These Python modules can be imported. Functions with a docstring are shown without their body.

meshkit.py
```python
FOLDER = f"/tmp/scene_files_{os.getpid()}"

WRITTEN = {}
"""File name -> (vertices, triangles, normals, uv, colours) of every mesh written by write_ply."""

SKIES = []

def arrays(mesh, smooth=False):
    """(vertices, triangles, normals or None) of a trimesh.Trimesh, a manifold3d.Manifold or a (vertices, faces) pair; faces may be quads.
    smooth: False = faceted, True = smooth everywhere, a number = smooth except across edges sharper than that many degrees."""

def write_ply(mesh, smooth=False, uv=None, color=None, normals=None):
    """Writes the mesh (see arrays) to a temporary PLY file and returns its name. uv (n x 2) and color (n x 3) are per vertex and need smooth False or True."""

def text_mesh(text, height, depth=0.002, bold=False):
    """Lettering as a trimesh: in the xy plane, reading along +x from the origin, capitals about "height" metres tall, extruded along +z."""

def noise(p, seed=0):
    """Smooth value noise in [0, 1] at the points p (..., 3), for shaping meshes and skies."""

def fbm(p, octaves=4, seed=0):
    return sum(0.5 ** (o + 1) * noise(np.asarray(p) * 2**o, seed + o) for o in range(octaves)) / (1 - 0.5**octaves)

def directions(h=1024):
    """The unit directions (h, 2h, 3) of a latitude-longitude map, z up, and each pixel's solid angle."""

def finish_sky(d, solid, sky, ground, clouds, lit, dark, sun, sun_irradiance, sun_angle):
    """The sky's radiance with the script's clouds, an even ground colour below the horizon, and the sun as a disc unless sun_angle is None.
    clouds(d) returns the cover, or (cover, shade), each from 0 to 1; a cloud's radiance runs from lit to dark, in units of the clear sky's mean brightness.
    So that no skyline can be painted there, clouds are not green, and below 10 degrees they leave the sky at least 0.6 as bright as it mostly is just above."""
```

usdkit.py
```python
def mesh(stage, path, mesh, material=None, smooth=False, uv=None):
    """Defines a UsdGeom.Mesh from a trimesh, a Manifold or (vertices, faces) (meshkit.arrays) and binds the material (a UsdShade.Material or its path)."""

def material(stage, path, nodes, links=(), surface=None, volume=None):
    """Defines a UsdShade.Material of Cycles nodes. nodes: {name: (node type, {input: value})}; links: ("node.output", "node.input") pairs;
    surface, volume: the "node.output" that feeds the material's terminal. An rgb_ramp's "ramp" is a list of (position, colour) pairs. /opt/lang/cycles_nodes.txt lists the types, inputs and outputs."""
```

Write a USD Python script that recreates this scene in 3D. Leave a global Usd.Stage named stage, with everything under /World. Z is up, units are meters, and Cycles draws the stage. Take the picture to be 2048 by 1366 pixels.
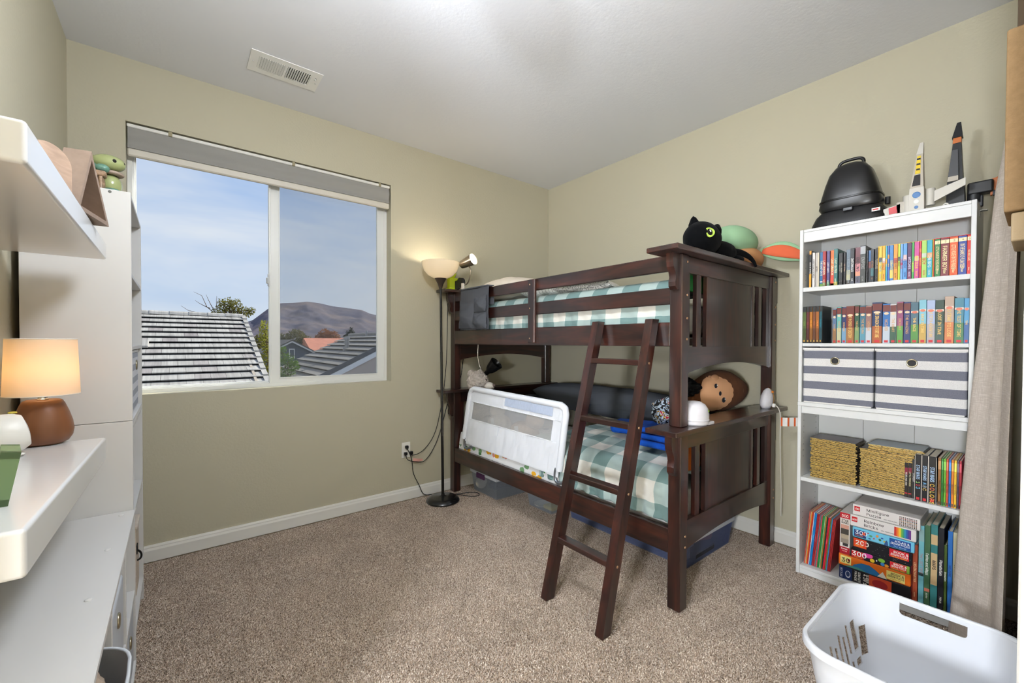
import math, random
import numpy as np
import trimesh
import manifold3d as m3
import shapely
from shapely import affinity
from shapely.geometry import Polygon, box as sbox, Point, LineString
import meshkit, usdkit
from pxr import Usd, UsdGeom, UsdLux, UsdShade, Gf, Sdf, Vt

stage = Usd.Stage.CreateInMemory()
UsdGeom.SetStageUpAxis(stage, 'Z')
UsdGeom.SetStageMetersPerUnit(stage, 1.0)
world = UsdGeom.Xform.Define(stage, '/World')
stage.SetDefaultPrim(world.GetPrim())
UsdGeom.Scope.Define(stage, '/World/Looks')
PI = math.pi

# ------------------------------------------------------------------ camera
F_PX, CY_PX = 846.29, 697.53
YAW, PITCH, ROLL = math.radians(51.5096), math.radians(-0.788), math.radians(0.2034)
CAM = np.array([-2.90495, -3.07779, 1.2204])
EXPOSURE = 0.0
fw = np.array([math.cos(YAW) * math.cos(PITCH), math.sin(YAW) * math.cos(PITCH), math.sin(PITCH)])
rt = np.array([math.sin(YAW), -math.cos(YAW), 0.0])
up = np.cross(rt, fw)
rt, up = math.cos(ROLL) * rt + math.sin(ROLL) * up, math.cos(ROLL) * up - math.sin(ROLL) * rt
cam = UsdGeom.Camera.Define(stage, '/World/camera')
cam.CreateHorizontalApertureAttr(36.0)
cam.CreateVerticalApertureAttr(36.0 * 1366 / 2048)
cam.CreateFocalLengthAttr(F_PX * 36.0 / 2048)
cam.CreateHorizontalApertureOffsetAttr(0.0)
cam.CreateVerticalApertureOffsetAttr((CY_PX - 683.0) * 36.0 / 2048)
cam.CreateClippingRangeAttr(Gf.Vec2f(0.02, 20000.0))
cam.CreateExposureAttr(EXPOSURE)
cam.CreateFStopAttr(0.0)
cam.AddTransformOp().Set(Gf.Matrix4d(*rt, 0, *up, 0, *(-fw), 0, *CAM, 1))

# ------------------------------------------------------------------ helpers: colour and materials
def lin(c):
    c = np.asarray(c, float) / 255.0
    return tuple(np.where(c <= 0.04045, c / 12.92, ((c + 0.055) / 1.055) ** 2.4))

_mats = {}
def mat(name, rgb, rough=0.5, spec=0.5, bump=None, var=None, metal=0.0, coat=0.0, sheen=0.0, trans=0.0, ior=1.5, stretch=None, sss=0.0, bdist=0.002, linear=False, emit=0.0, alpha=1.0):
    """A principled material with optional colour variation var=(scale, amount) and bump=(scale, strength), both noise over the world position."""
    if name in _mats:
        return _mats[name]
    col = tuple(rgb) if linear else lin(rgb)
    n = {'p': ('principled_bsdf', dict(base_color=col, roughness=rough, specular_ior_level=spec, metallic=metal, coat_weight=coat, coat_roughness=0.15,
                                       sheen_weight=sheen, transmission_weight=trans, ior=ior, alpha=alpha))}
    if emit:
        n['p'][1]['emission_color'] = col
        n['p'][1]['emission_strength'] = emit
    l = []
    if var or bump:
        n['g'] = ('geometry', {})
        src = 'g.position'
        if stretch:
            n['m'] = ('mapping', dict(scale=stretch))
            l.append(('g.position', 'm.vector'))
            src = 'm.vector'
    if var:
        sc, amt = var
        n['nv'] = ('noise_texture', dict(scale=sc, detail=4.0, roughness=0.6))
        n['rv'] = ('rgb_ramp', dict(ramp=[(0.3, tuple(np.clip(np.array(col) * (1 - amt), 0, 1))), (0.7, tuple(np.clip(np.array(col) * (1 + amt), 0, 1)))]))
        l += [(src, 'nv.vector'), ('nv.fac', 'rv.fac'), ('rv.color', 'p.base_color')]
    if bump:
        sc, st = bump
        n['nb'] = ('noise_texture', dict(scale=sc, detail=2.0, roughness=0.5))
        n['b'] = ('bump', dict(strength=st, distance=bdist))
        l += [(src, 'nb.vector'), ('nb.fac', 'b.height'), ('b.normal', 'p.normal')]
    _mats[name] = usdkit.material(stage, '/World/Looks/' + name, n, l, surface='p.BSDF')
    return _mats[name]

def nodes(name, n, l, surface='p.BSDF'):
    if name not in _mats:
        _mats[name] = usdkit.material(stage, '/World/Looks/' + name, n, l, surface=surface)
    return _mats[name]

_pal = {}
def paint(rgb, rough=0.45):
    """A plain printed or painted colour, shared between alike pieces."""
    key = (tuple(int(x) for x in rgb), round(rough, 2))
    if key not in _pal:
        _pal[key] = mat('paint_%d_%d_%d_%d' % (*key[0], int(key[1] * 100)), key[0], rough)
    return _pal[key]

# ------------------------------------------------------------------ helpers: shapes -> (vertices, faces)
def T(x=0, y=0, z=0):
    m = np.eye(4); m[:3, 3] = (x, y, z); return m
def Rx(a): return trimesh.transformations.rotation_matrix(a, [1, 0, 0])
def Ry(a): return trimesh.transformations.rotation_matrix(a, [0, 1, 0])
def Rz(a): return trimesh.transformations.rotation_matrix(a, [0, 0, 1])
def Sc(x, y, z): return np.diag([x, y, z, 1.0])
def axes(o, ex, ey, ez=None):
    ex = np.asarray(ex, float); ey = np.asarray(ey, float)
    ez = np.cross(ex, ey) if ez is None else np.asarray(ez, float)
    m = np.eye(4); m[:3, 0], m[:3, 1], m[:3, 2], m[:3, 3] = ex, ey, ez, o
    return m
def mv(mesh):
    if hasattr(mesh, 'to_mesh'):
        q = mesh.to_mesh(); return np.asarray(q.vert_properties[:, :3], float), np.asarray(q.tri_verts, int)
    if isinstance(mesh, trimesh.Trimesh):
        return np.asarray(mesh.vertices), np.asarray(mesh.faces)
    v, f = np.asarray(mesh[0], float), np.asarray(mesh[1], int)
    if f.shape[1] == 4:
        f = np.vstack([f[:, [0, 1, 2]], f[:, [0, 2, 3]]])
    return v, f
def ap(M, mesh):
    v, f = mv(mesh)
    w = v @ M[:3, :3].T + M[:3, 3]
    if np.linalg.det(M[:3, :3]) < 0: f = f[:, ::-1]
    return w, f
def cat(*ms):
    V, Fs, n = [], [], 0
    for m in ms:
        v, f = mv(m); V.append(v); Fs.append(f + n); n += len(v)
    return np.vstack(V), np.vstack(Fs)
def sub(a, b):
    """Boolean difference a - b of closed (v, f) meshes."""
    def man(m):
        v, f = mv(m)
        return m3.Manifold(m3.Mesh(vert_properties=np.asarray(v, np.float32), tri_verts=np.asarray(f, np.uint32)))
    return mv(man(a) - man(b))

_corner = np.array([[sx, sy, sz] for sx in (-1, 1) for sy in (-1, 1) for sz in (-1, 1)], float)
def _cpts(h, b):
    P = []
    for c in _corner:
        for k in range(3):
            q = c * (h - b); q[k] = c[k] * h[k]; P.append(q)
    return np.array(P)
_hull = trimesh.convex.convex_hull(trimesh.Trimesh(_cpts(np.array([3., 4., 5.]), 1.0), process=False))
_src = _cpts(np.array([3., 4., 5.]), 1.0)
_idx = np.array([int(np.argmin(((_src - v) ** 2).sum(1))) for v in _hull.vertices])
_cf = _idx[_hull.faces]
def bx(lo, hi, b=0.0):
    """A box between two corners, its edges chamfered by b."""
    lo, hi = np.minimum(lo, hi).astype(float), np.maximum(lo, hi).astype(float)
    c, h = (lo + hi) / 2, (hi - lo) / 2
    if b <= 0:
        m = trimesh.creation.box(h * 2); return np.asarray(m.vertices) + c, np.asarray(m.faces)
    b = min(b, h.min() * 0.49)
    return _cpts(h, b) + c, _cf
def rbox(lo, hi, r, seg=4):
    """A box with round edges of radius r."""
    lo, hi = np.array(lo, float), np.array(hi, float)
    s = trimesh.creation.icosphere(2, r).vertices
    P = np.vstack([s + np.where(c > 0, hi - r, lo + r) for c in _corner])
    return mv(m3.Manifold.hull_points(P))
def tube(pts, r, n=8, closed=False, caps=True):
    P = np.asarray(pts, float); k = len(P)
    r = np.broadcast_to(np.asarray(r, float), (k,))
    t = np.roll(P, -1, 0) - np.roll(P, 1, 0) if closed else np.gradient(P, axis=0)
    t /= np.linalg.norm(t, axis=1, keepdims=True) + 1e-12
    a = np.zeros_like(P); ref = np.array([0, 0, 1.0]) if abs(t[0, 2]) < 0.9 else np.array([1.0, 0, 0])
    for i in range(k):
        ref = ref - t[i] * (ref @ t[i]); ref /= np.linalg.norm(ref) + 1e-12; a[i] = ref
    b = np.cross(t, a); ang = np.arange(n) * 2 * PI / n
    V = P[:, None] + r[:, None, None] * (np.cos(ang)[None, :, None] * a[:, None] + np.sin(ang)[None, :, None] * b[:, None])
    V = V.reshape(-1, 3); Fq = []
    for i in range(k if closed else k - 1):
        j = (i + 1) % k
        for s in range(n):
            s2 = (s + 1) % n; Fq.append([i * n + s, i * n + s2, j * n + s2, j * n + s])
    Fq = np.array(Fq); Ft = np.vstack([Fq[:, [0, 1, 2]], Fq[:, [0, 2, 3]]])
    if caps and not closed:
        V = np.vstack([V, P[0], P[-1]]); c0, c1 = len(V) - 2, len(V) - 1
        Ft = np.vstack([Ft, [[c0, (s + 1) % n, s] for s in range(n)], [[c1, (k - 1) * n + s, (k - 1) * n + (s + 1) % n] for s in range(n)]])
    return V, Ft
def spline(pts, n=40):
    P = np.asarray(pts, float)
    from scipy.interpolate import PchipInterpolator, CubicSpline
    d = np.r_[0, np.cumsum(np.linalg.norm(np.diff(P, axis=0), axis=1))]
    return CubicSpline(d, P)(np.linspace(0, d[-1], n))
def lathe(prof, n=32, axis_at=(0, 0, 0)):
    """prof: (radius, z) pairs from bottom to top, closed on the axis when a radius is 0."""
    P = np.asarray(prof, float); k = len(P); ang = np.arange(n) * 2 * PI / n
    V = np.stack([P[:, None, 0] * np.cos(ang), P[:, None, 0] * np.sin(ang), np.broadcast_to(P[:, None, 1], (k, n))], -1).reshape(-1, 3)
    q = []
    for i in range(k - 1):
        for s in range(n):
            s2 = (s + 1) % n; q.append([i * n + s, i * n + s2, (i + 1) * n + s2, (i + 1) * n + s])
    q = np.array(q)
    return V + np.asarray(axis_at), np.vstack([q[:, [0, 1, 2]], q[:, [0, 2, 3]]])
def cyl(p0, p1, r, n=20, r1=None):
    return tube([p0, p1], [r, r if r1 is None else r1], n)
def ball(c, r, sub_=3, s=(1, 1, 1)):
    m = trimesh.creation.icosphere(sub_, 1.0)
    return np.asarray(m.vertices) * r * np.asarray(s, float) + np.asarray(c), np.asarray(m.faces)
def ext(poly, d, M=None):
    """A shapely polygon (x, y) extruded by d along z, then placed by M."""
    gs = [g for g in getattr(poly, 'geoms', [poly]) if g.area > 1e-10]
    m = trimesh.util.concatenate([trimesh.creation.extrude_polygon(g, d, engine='earcut') for g in gs])
    return ap(M if M is not None else np.eye(4), m)
def grid(fn, nu, nv, thick=0.0):
    """A sheet fn(u, v) -> xyz over the unit square; with thick, a closed slab along its normals."""
    u, v = np.meshgrid(np.linspace(0, 1, nu), np.linspace(0, 1, nv), indexing='ij')
    P = np.asarray(fn(u, v)); P = np.stack(P, -1) if P.shape[0] == 3 and P.ndim == 3 and P.shape[-1] != 3 else P
    i = np.arange(nu * nv).reshape(nu, nv)
    q = np.stack([i[:-1, :-1], i[1:, :-1], i[1:, 1:], i[:-1, 1:]], -1).reshape(-1, 4)
    V = P.reshape(-1, 3)
    Ft = np.vstack([q[:, [0, 1, 2]], q[:, [0, 2, 3]]])
    if thick:
        du, dv = np.gradient(P, axis=0), np.gradient(P, axis=1)
        nrm = np.cross(du, dv); nrm /= np.linalg.norm(nrm, axis=-1, keepdims=True) + 1e-12
        W = (P - nrm * thick).reshape(-1, 3); N = len(V)
        rim = np.r_[i[:, 0], i[-1, 1:], i[-2::-1, -1], i[0, -2:0:-1]]; r2 = np.roll(rim, -1)
        side = np.stack([rim, rim + N, r2 + N, r2], -1)
        Ft = np.vstack([Ft, Ft[:, ::-1] + N, side[:, [0, 1, 2]], side[:, [0, 2, 3]]])
        V = np.vstack([V, W])
    return V, Ft
def fbm(p, o=3, seed=0): return meshkit.fbm(np.asarray(p, float), o, seed) - 0.5

_txt = {}
def text(s, h, M, depth=0.0006, bold=False, maxw=None):
    """Lettering of capital height h (metres) in the xy plane of M, reading along its x; squeezed to maxw."""
    key = (s, bold)
    if key not in _txt:
        m = meshkit.text_mesh(s, 1.0, 1.0, bold); _txt[key] = mv(m)
    v, f = _txt[key]; v = v.copy()
    w = v[:, 0].max() * h
    kx = h if not maxw or w <= maxw else maxw / v[:, 0].max()
    v[:, 0] *= kx; v[:, 1] *= h; v[:, 2] *= depth
    return ap(M, (v, f))

# ------------------------------------------------------------------ helpers: prims
_names = {}
def numbered(parent, name):
    k = (parent, name); n = _names.get(k, 0); _names[k] = n + 1
    return name if n == 0 else '%s_%03d' % (name, n)
class Th:
    def __init__(s, path, Minv): s.path, s.Minv = path, Minv
    def prim(s): return stage.GetPrimAtPath(s.path)
def keys(prim, label=None, cat_=None, group=None, kind=None):
    for k, v in (('label', label), ('category', cat_), ('group', group), ('kind', kind)):
        if v: prim.SetCustomDataByKey(k, v)
def thing(name, label=None, cat_=None, at=(0, 0, 0), M=None, group=None, kind=None):
    path = '/World/' + numbered('/World', name)
    M = T(*at) if M is None else M
    x = UsdGeom.Xform.Define(stage, path)
    x.AddTransformOp().Set(Gf.Matrix4d(*M.T.ravel().tolist()))
    keys(x.GetPrim(), label, cat_, group, kind)
    return Th(path, np.linalg.inv(M))
def part(par, name, mesh, m, smooth=False, local=False, label=None, kind=None, uv=None):
    """A part of a thing (or a sub-part of a part); its mesh is given in world space unless local."""
    path = par.path + '/' + numbered(par.path, name)
    v, f = mv(mesh)
    if not local:
        v = v @ par.Minv[:3, :3].T + par.Minv[:3, 3]
    p = usdkit.mesh(stage, path, (v, f), m, smooth=smooth, uv=uv)
    keys(p.GetPrim(), label, None, None, kind)
    return Th(path, par.Minv)
def solo(name, mesh, m, label=None, cat_=None, group=None, kind=None, smooth=False, uv=None):
    """A thing, or a piece of the setting, that is one mesh."""
    path = '/World/' + numbered('/World', name)
    p = usdkit.mesh(stage, path, mv(mesh), m, smooth=smooth, uv=uv)
    keys(p.GetPrim(), label, cat_, group, kind)
    return Th(path, np.eye(4))
def copy(src, M, label, cat_, group=None, name=None):
    """Another thing like src (its parts by internal reference)."""
    nm = name or src.path.split('/')[-1]
    path = '/World/' + numbered('/World', nm)
    x = UsdGeom.Xform.Define(stage, path)
    x.GetPrim().GetReferences().AddInternalReference(src.path)
    x.ClearXformOpOrder()
    x.AddTransformOp(opSuffix='place').Set(Gf.Matrix4d(*M.T.ravel().tolist()))
    x.GetPrim().SetInstanceable(True)
    keys(x.GetPrim(), label, cat_, group)
    return Th(path, np.linalg.inv(M))
# ------------------------------------------------------------------ sky, sun, room lamps and added fill lamps
SKY = 1.0
sky_n = {
 'tc': ('texture_coordinate', {}),
 'sx': ('separate_xyz', {}),
 'gr': ('rgb_ramp', dict(ramp=[(0.0, lin((205, 218, 236))), (0.12, lin((196, 214, 240))), (0.35, lin((160, 190, 236))), (0.7, lin((120, 160, 222))), (1.0, lin((95, 140, 210)))])),
 'mp': ('mapping', dict(scale=(1.1, 1.6, 4.5), location=(3.1, 0.4, 1.7))),
 'nz': ('noise_texture', dict(scale=1.5, detail=6.0, roughness=0.52, distortion=0.4)),
 'cr': ('rgb_ramp', dict(ramp=[(0.36, (0, 0, 0)), (0.62, (1, 1, 1))])),
 'cm': ('math', dict(math_type='multiply', value2=0.88)),
 'mx': ('mix_color', dict(blend_type='mix', b=lin((232, 236, 244)))),
 'bg': ('background_shader', dict(strength=SKY)),
}
sky_l = [('tc.generated', 'sx.vector'), ('sx.z', 'gr.fac'), ('tc.generated', 'mp.vector'), ('mp.vector', 'nz.vector'), ('nz.fac', 'cr.fac'),
         ('cr.color', 'cm.value1'), ('cm.value', 'mx.fac'), ('gr.color', 'mx.a'), ('mx.result', 'bg.color')]
sky_m = usdkit.material(stage, '/World/Looks/sky', sky_n, sky_l, surface='bg.background')
dome = UsdLux.DomeLight.Define(stage, '/World/sky')
dome.CreateIntensityAttr(1.0)
UsdShade.MaterialBindingAPI.Apply(dome.GetPrim()).Bind(sky_m)
sun = UsdLux.DistantLight.Define(stage, '/World/sun')
SUN = np.array([0.78, 0.13, 0.60]); SUN /= np.linalg.norm(SUN)
sun.CreateNormalizeAttr(True); sun.CreateIntensityAttr(1.75); sun.CreateAngleAttr(0.53); sun.CreateColorAttr(Gf.Vec3f(1.0, 0.95, 0.87))
zx = SUN; xx = np.cross([0, 1, 0], zx); xx /= np.linalg.norm(xx); yx = np.cross(zx, xx)
sun.AddTransformOp().Set(Gf.Matrix4d(*xx, 0, *yx, 0, *zx, 0, 0, 0, 0, 1))

ROOM_FILL, HALL_FILL, TORCH, TABLE, CLIP = 84.0, 330.0, 130.0, 17.0, 10.0  # room and hall fill lamps are added; the rest belong to the room

# ------------------------------------------------------------------ the room shell
W, H, YB = 3.326, 2.74, -3.066
WX0, WX1, WZ0, WZ1 = -3.108, -1.628, 0.928, 2.405        # window opening
wall_m = mat('wall_paint', (188, 182, 160), 0.75, 0.3, bump=(75, 0.22), bdist=0.004)
ceil_m = mat('ceiling_paint', (221, 222, 226), 0.85, 0.2, bump=(60, 0.18), bdist=0.004)
trim_m = mat('trim_paint', (226, 224, 218), 0.35, 0.5)
backing_m = mat('carpet_backing', (190, 170, 150), .95, .05)
solo('floor', bx((-5.9, -4.5, -.12), (.1, .02, -.009)), backing_m, kind='structure')
solo('ceiling', bx((-5.9, -4.5, H), (.1, .16, H + .1)), ceil_m, kind='structure')
wb = sbox(-W - .15, -.12, .15, H + .02).difference(sbox(WX0, WZ0, WX1, WZ1))
solo('wall_window', ext(wb, .15, axes((0, .15, 0), (1, 0, 0), (0, 0, 1))), wall_m, kind='structure')
solo('wall_right', bx((0, -3.2, -.1), (.12, .0, H + .02)), wall_m, kind='structure')
solo('wall_left', bx((-W - .12, -2.32, -.1), (-W, .0, H + .02)), wall_m, kind='structure')  # stops short: added opening passes the fill lamp, its jamb shades the shelf ends
solo('wall_added_hall_left', bx((-5.9, -4.5, -.1), (-5.78, -2.2, H + .02)), wall_m, kind='structure')  # side wall of the hall added to hold the fill lamp
solo('wall_added_hall_front', bx((-5.9, -2.32, -.1), (-W - .1205, -2.2, H + .02)), wall_m, kind='structure')  # front wall of that added hall
solo('wall_back', bx((-1.45, YB - .12, -.1), (0, YB, H + .02)), wall_m, kind='structure')
solo('wall_hall', bx((-5.9, -4.62, -.1), (-1.0, -4.5, H + .02)), wall_m, kind='structure')
solo('wall_hall_side', bx((-1.30, -4.5, -.1), (-1.18, YB - .12, H + .02)), wall_m, kind='structure')
def base_prof(L):
    p = Polygon([(0, 0), (.014, 0), (.014, .062), (.010, .074), (.010, .080), (.006, .090), (0, .090)])
    return p
def baseboard(name, a, b, nrm):
    a, b = np.array(a, float), np.array(b, float); d = b - a; L = np.linalg.norm(d); d /= L
    solo(name, ext(base_prof(L), L, axes(a, nrm, (0, 0, 1), d)), trim_m, kind='structure')
baseboard('baseboard_window', (-W, 0, 0), (-.014, 0, 0), (0, -1, 0))
baseboard('baseboard_right', (0, -3.06, 0), (0, -.0, 0), (-1, 0, 0))
baseboard('baseboard_left', (-W, -2.32, 0), (-W, -.014, 0), (1, 0, 0))
solo('trim_1', bx((-1.475, YB - .14, 0), (-1.405, YB + .0165, H - .002), .004), trim_m, kind='structure')

# window: frame, two sashes, panes, latch
vinyl = mat('window_vinyl', (228, 229, 226), 0.35)
pane_m = nodes('window_glass', {'t': ('transparent_bsdf', dict(color=(0.97, 0.985, 0.985))), 'g': ('glossy_bsdf', dict(color=(1, 1, 1), roughness=0.02)), 'mx': ('mix_closure', dict(fac=0.00005))},
               [('t.BSDF', 'mx.closure1'), ('g.BSDF', 'mx.closure2')], surface='mx.closure')
screen_m = nodes('insect_screen', {'t': ('transparent_bsdf', dict(color=(0.90, 0.905, 0.91))), 'd': ('diffuse_bsdf', dict(color=(0.34, 0.34, 0.34))), 'mx': ('mix_closure', dict(fac=0.12))},
                 [('t.BSDF', 'mx.closure1'), ('d.BSDF', 'mx.closure2')], surface='mx.closure')
wd = thing('window_1', kind='structure', at=((WX0 + WX1) / 2, .1, WZ0))
YF = .085
def ring(x0, x1, z0, z1, w, wb, wt, y0, y1):
    p = sbox(x0, z0, x1, z1).difference(sbox(x0 + w, z0 + wb, x1 - w, z1 - wt))
    return ext(p, y1 - y0, axes((0, y1, 0), (1, 0, 0), (0, 0, 1)))
part(wd, 'window_frame', ring(WX0, WX1, WZ0, WZ1, .020, .022, .03, YF, .135), vinyl)
part(wd, 'frame_track', cat(ring(WX0 + .019, WX1 - .019, WZ0 + .02, WZ1 - .028, .009, .010, .012, YF + .012, .13)), vinyl)
sr = part(wd, 'sash', ring(-2.415, WX1 - .0195, WZ0 + .021, WZ1 - .028, .052, .034, .04, YF + .004, YF + .028), vinyl)
part(sr, 'glazing_bead', ring(-2.366, WX1 - .068, WZ0 + .052, WZ1 - .066, .006, .006, .006, YF + .000, YF + .012), vinyl)
part(sr, 'pane', bx((-2.362, YF + .015, WZ0 + .054), (WX1 - .07, YF + .018, WZ1 - .066)), pane_m)
part(wd, 'insect_screen', bx((-2.37, .128, WZ0 + .03), (WX1 - .03, .1285, WZ1 - .04)), screen_m)
sl = part(wd, 'sash', ring(WX0 + .0195, -2.40, WZ0 + .021, WZ1 - .028, .016, .016, .03, YF + .030, YF + .048), vinyl)
part(sl, 'pane', bx((WX0 + .032, YF + .036, WZ0 + .034), (-2.413, YF + .039, WZ1 - .056)), pane_m)
part(wd, 'meeting_rail', bx((-2.424, YF - .004, WZ0 + .021), (-2.412, YF + .03, WZ1 - .029), .002), vinyl)
part(wd, 'latch', cat(bx((-2.432, YF - .012, 1.585), (-2.421, YF + .006, 1.665), .003), bx((-2.442, YF - .020, 1.600), (-2.428, YF - .006, 1.640), .004)), mat('latch_grey', (176, 178, 178), .35))

# added globe lamps out of view that fill the room with light
room_fill_emit = nodes('room_fill_glass', {'e': ('emission', dict(color=lin((240, 246, 255)), strength=ROOM_FILL))}, [], surface='e.emission')
hall_fill_emit = nodes('hall_fill_glass', {'e': ('emission', dict(color=lin((240, 246, 255)), strength=HALL_FILL))}, [], surface='e.emission')
def fill_globe(x, y, z, r, em, label):
    t = thing('added_fill_lamp', label, 'added fill lamp', at=(x, y, H))
    nk = mat('brushed_nickel', (190, 186, 180), .3, metal=1.0)
    part(t, 'canopy', lathe([(0, H - .03), (.05, H - .028), (.065, H - .012), (.065, H - .001), (0, H - .001)], 32, (x, y, 0)), nk, smooth=30)
    part(t, 'stem', cyl((x, y, z + r * .97), (x, y, H - .025), .011, 16), nk, smooth=30)
    part(t, 'light_shield', lathe([(.012, z + r + .014), (.175, z + r - .014), (.177, z + r - .010), (.014, z + r + .020), (.012, z + r + .014)], 48, (x, y, 0)), mat('enamel_white', (236, 236, 234), .4), smooth=30)  # disc added to keep direct lamp light off the ceiling
    part(t, 'glass_globe', ball((x, y, z), r, 4), em, smooth=True)
fill_globe(-2.42, -2.06, 2.30, .15, room_fill_emit, 'added fill lamp, a white glass globe hanging from the bedroom ceiling')
fill_globe(-4.5, -3.3, 1.15, .16, hall_fill_emit, 'added fill lamp, a low hanging white glass globe in an added hall out of view')

# ------------------------------------------------------------------ carpet pile: yarn ends on small patches, laid side by side
pile_n = {'g': ('geometry', {}), 'w': ('noise_texture', dict(scale=170.0, detail=2.0, roughness=.6)), 'r': ('rgb_ramp', dict(ramp=[(.34, lin((104, 84, 66))), (.45, lin((184, 164, 146))), (.55, lin((220, 203, 187))), (.66, lin((246, 235, 222)))])),
    'n': ('noise_texture', dict(scale=5.0, detail=4.0, roughness=.6)), 'r2': ('rgb_ramp', dict(ramp=[(.35, (.84,) * 3), (.65, (1.0,) * 3)])), 'm': ('mix_color', dict(blend_type='multiply', fac=1.0)), 'p': ('principled_bsdf', dict(roughness=.9, specular_ior_level=.12, sheen_weight=.2))}
pile_m = nodes('carpet_yarn', pile_n, [('g.position', 'w.vector'), ('w.fac', 'r.fac'), ('g.position', 'n.vector'), ('n.fac', 'r2.fac'), ('r.color', 'm.a'), ('r2.color', 'm.b'), ('m.result', 'p.base_color')])
def yarn_patch(size, step, seed):
    g = np.random.default_rng(seed); k = int(size / step)
    c = (np.stack(np.meshgrid(np.arange(k), np.arange(k), indexing='ij'), -1).reshape(-1, 2) + .5) * step + g.uniform(-.42, .42, (k * k, 2)) * step
    n = len(c); h = g.uniform(.0065, .0105, n); lean = g.normal(size=(n, 2)) * .0030
    big = meshkit.noise(np.c_[c * 55, np.zeros(n)], seed) - .5; lean += np.stack([np.cos(big * 9), np.sin(big * 9)], -1) * .0022
    r0, r1 = g.uniform(.0016, .0023, n), g.uniform(.0011, .0018, n); ph = g.uniform(0, 2 * PI, n)
    a = ph[:, None] + np.arange(3) * 2 * PI / 3
    lo = np.stack([c[:, :1] + r0[:, None] * np.cos(a), c[:, 1:] + r0[:, None] * np.sin(a), np.full((n, 3), -.0005)], -1)
    hi = np.stack([c[:, :1] + lean[:, :1] + r1[:, None] * np.cos(a + .6), c[:, 1:] + lean[:, 1:] + r1[:, None] * np.sin(a + .6), np.broadcast_to(h[:, None] * .82, (n, 3))], -1)
    tip = np.c_[c + lean * 1.3, h][:, None]
    V = np.concatenate([lo, hi, tip], 1).reshape(-1, 3); i = (np.arange(n) * 7)[:, None]
    Fc = [i + [0, 1, 4], i + [0, 4, 3], i + [1, 2, 5], i + [1, 5, 4], i + [2, 0, 3], i + [2, 3, 5], i + [3, 4, 6], i + [4, 5, 6], i + [5, 3, 6]]
    return V - [size / 2, size / 2, 0], np.vstack(Fc)
PS = .42
pile = UsdGeom.PointInstancer.Define(stage, '/World/carpet_pile')
keys(pile.GetPrim(), 'beige and brown cut pile carpet covering the bedroom floor', 'carpet', None, 'stuff')
pp = usdkit.mesh(stage, '/World/carpet_pile/yarn', yarn_patch(PS, .0046, 1), pile_m)
pile.CreatePrototypesRel().SetTargets([pp.GetPath()])
gx = [(-W + .02 + PS / 2 + i * PS, -.02 - PS / 2 - j * PS) for i in range(8) for j in range(8)]
gx = [(min(x, -.02 - PS / 2), y) for x, y in gx]
pile.CreatePositionsAttr(Vt.Vec3fArray([Gf.Vec3f(x, y, -.009) for x, y in gx]))
pile.CreateProtoIndicesAttr(Vt.IntArray([0] * len(gx)))
rq = random.Random(2)
pile.CreateOrientationsAttr(Vt.QuathArray([Gf.Quath(math.cos(a), 0, 0, math.sin(a)) for a in [rq.choice((0, PI / 4, PI / 2, 3 * PI / 4)) for _ in gx]]))

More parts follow.
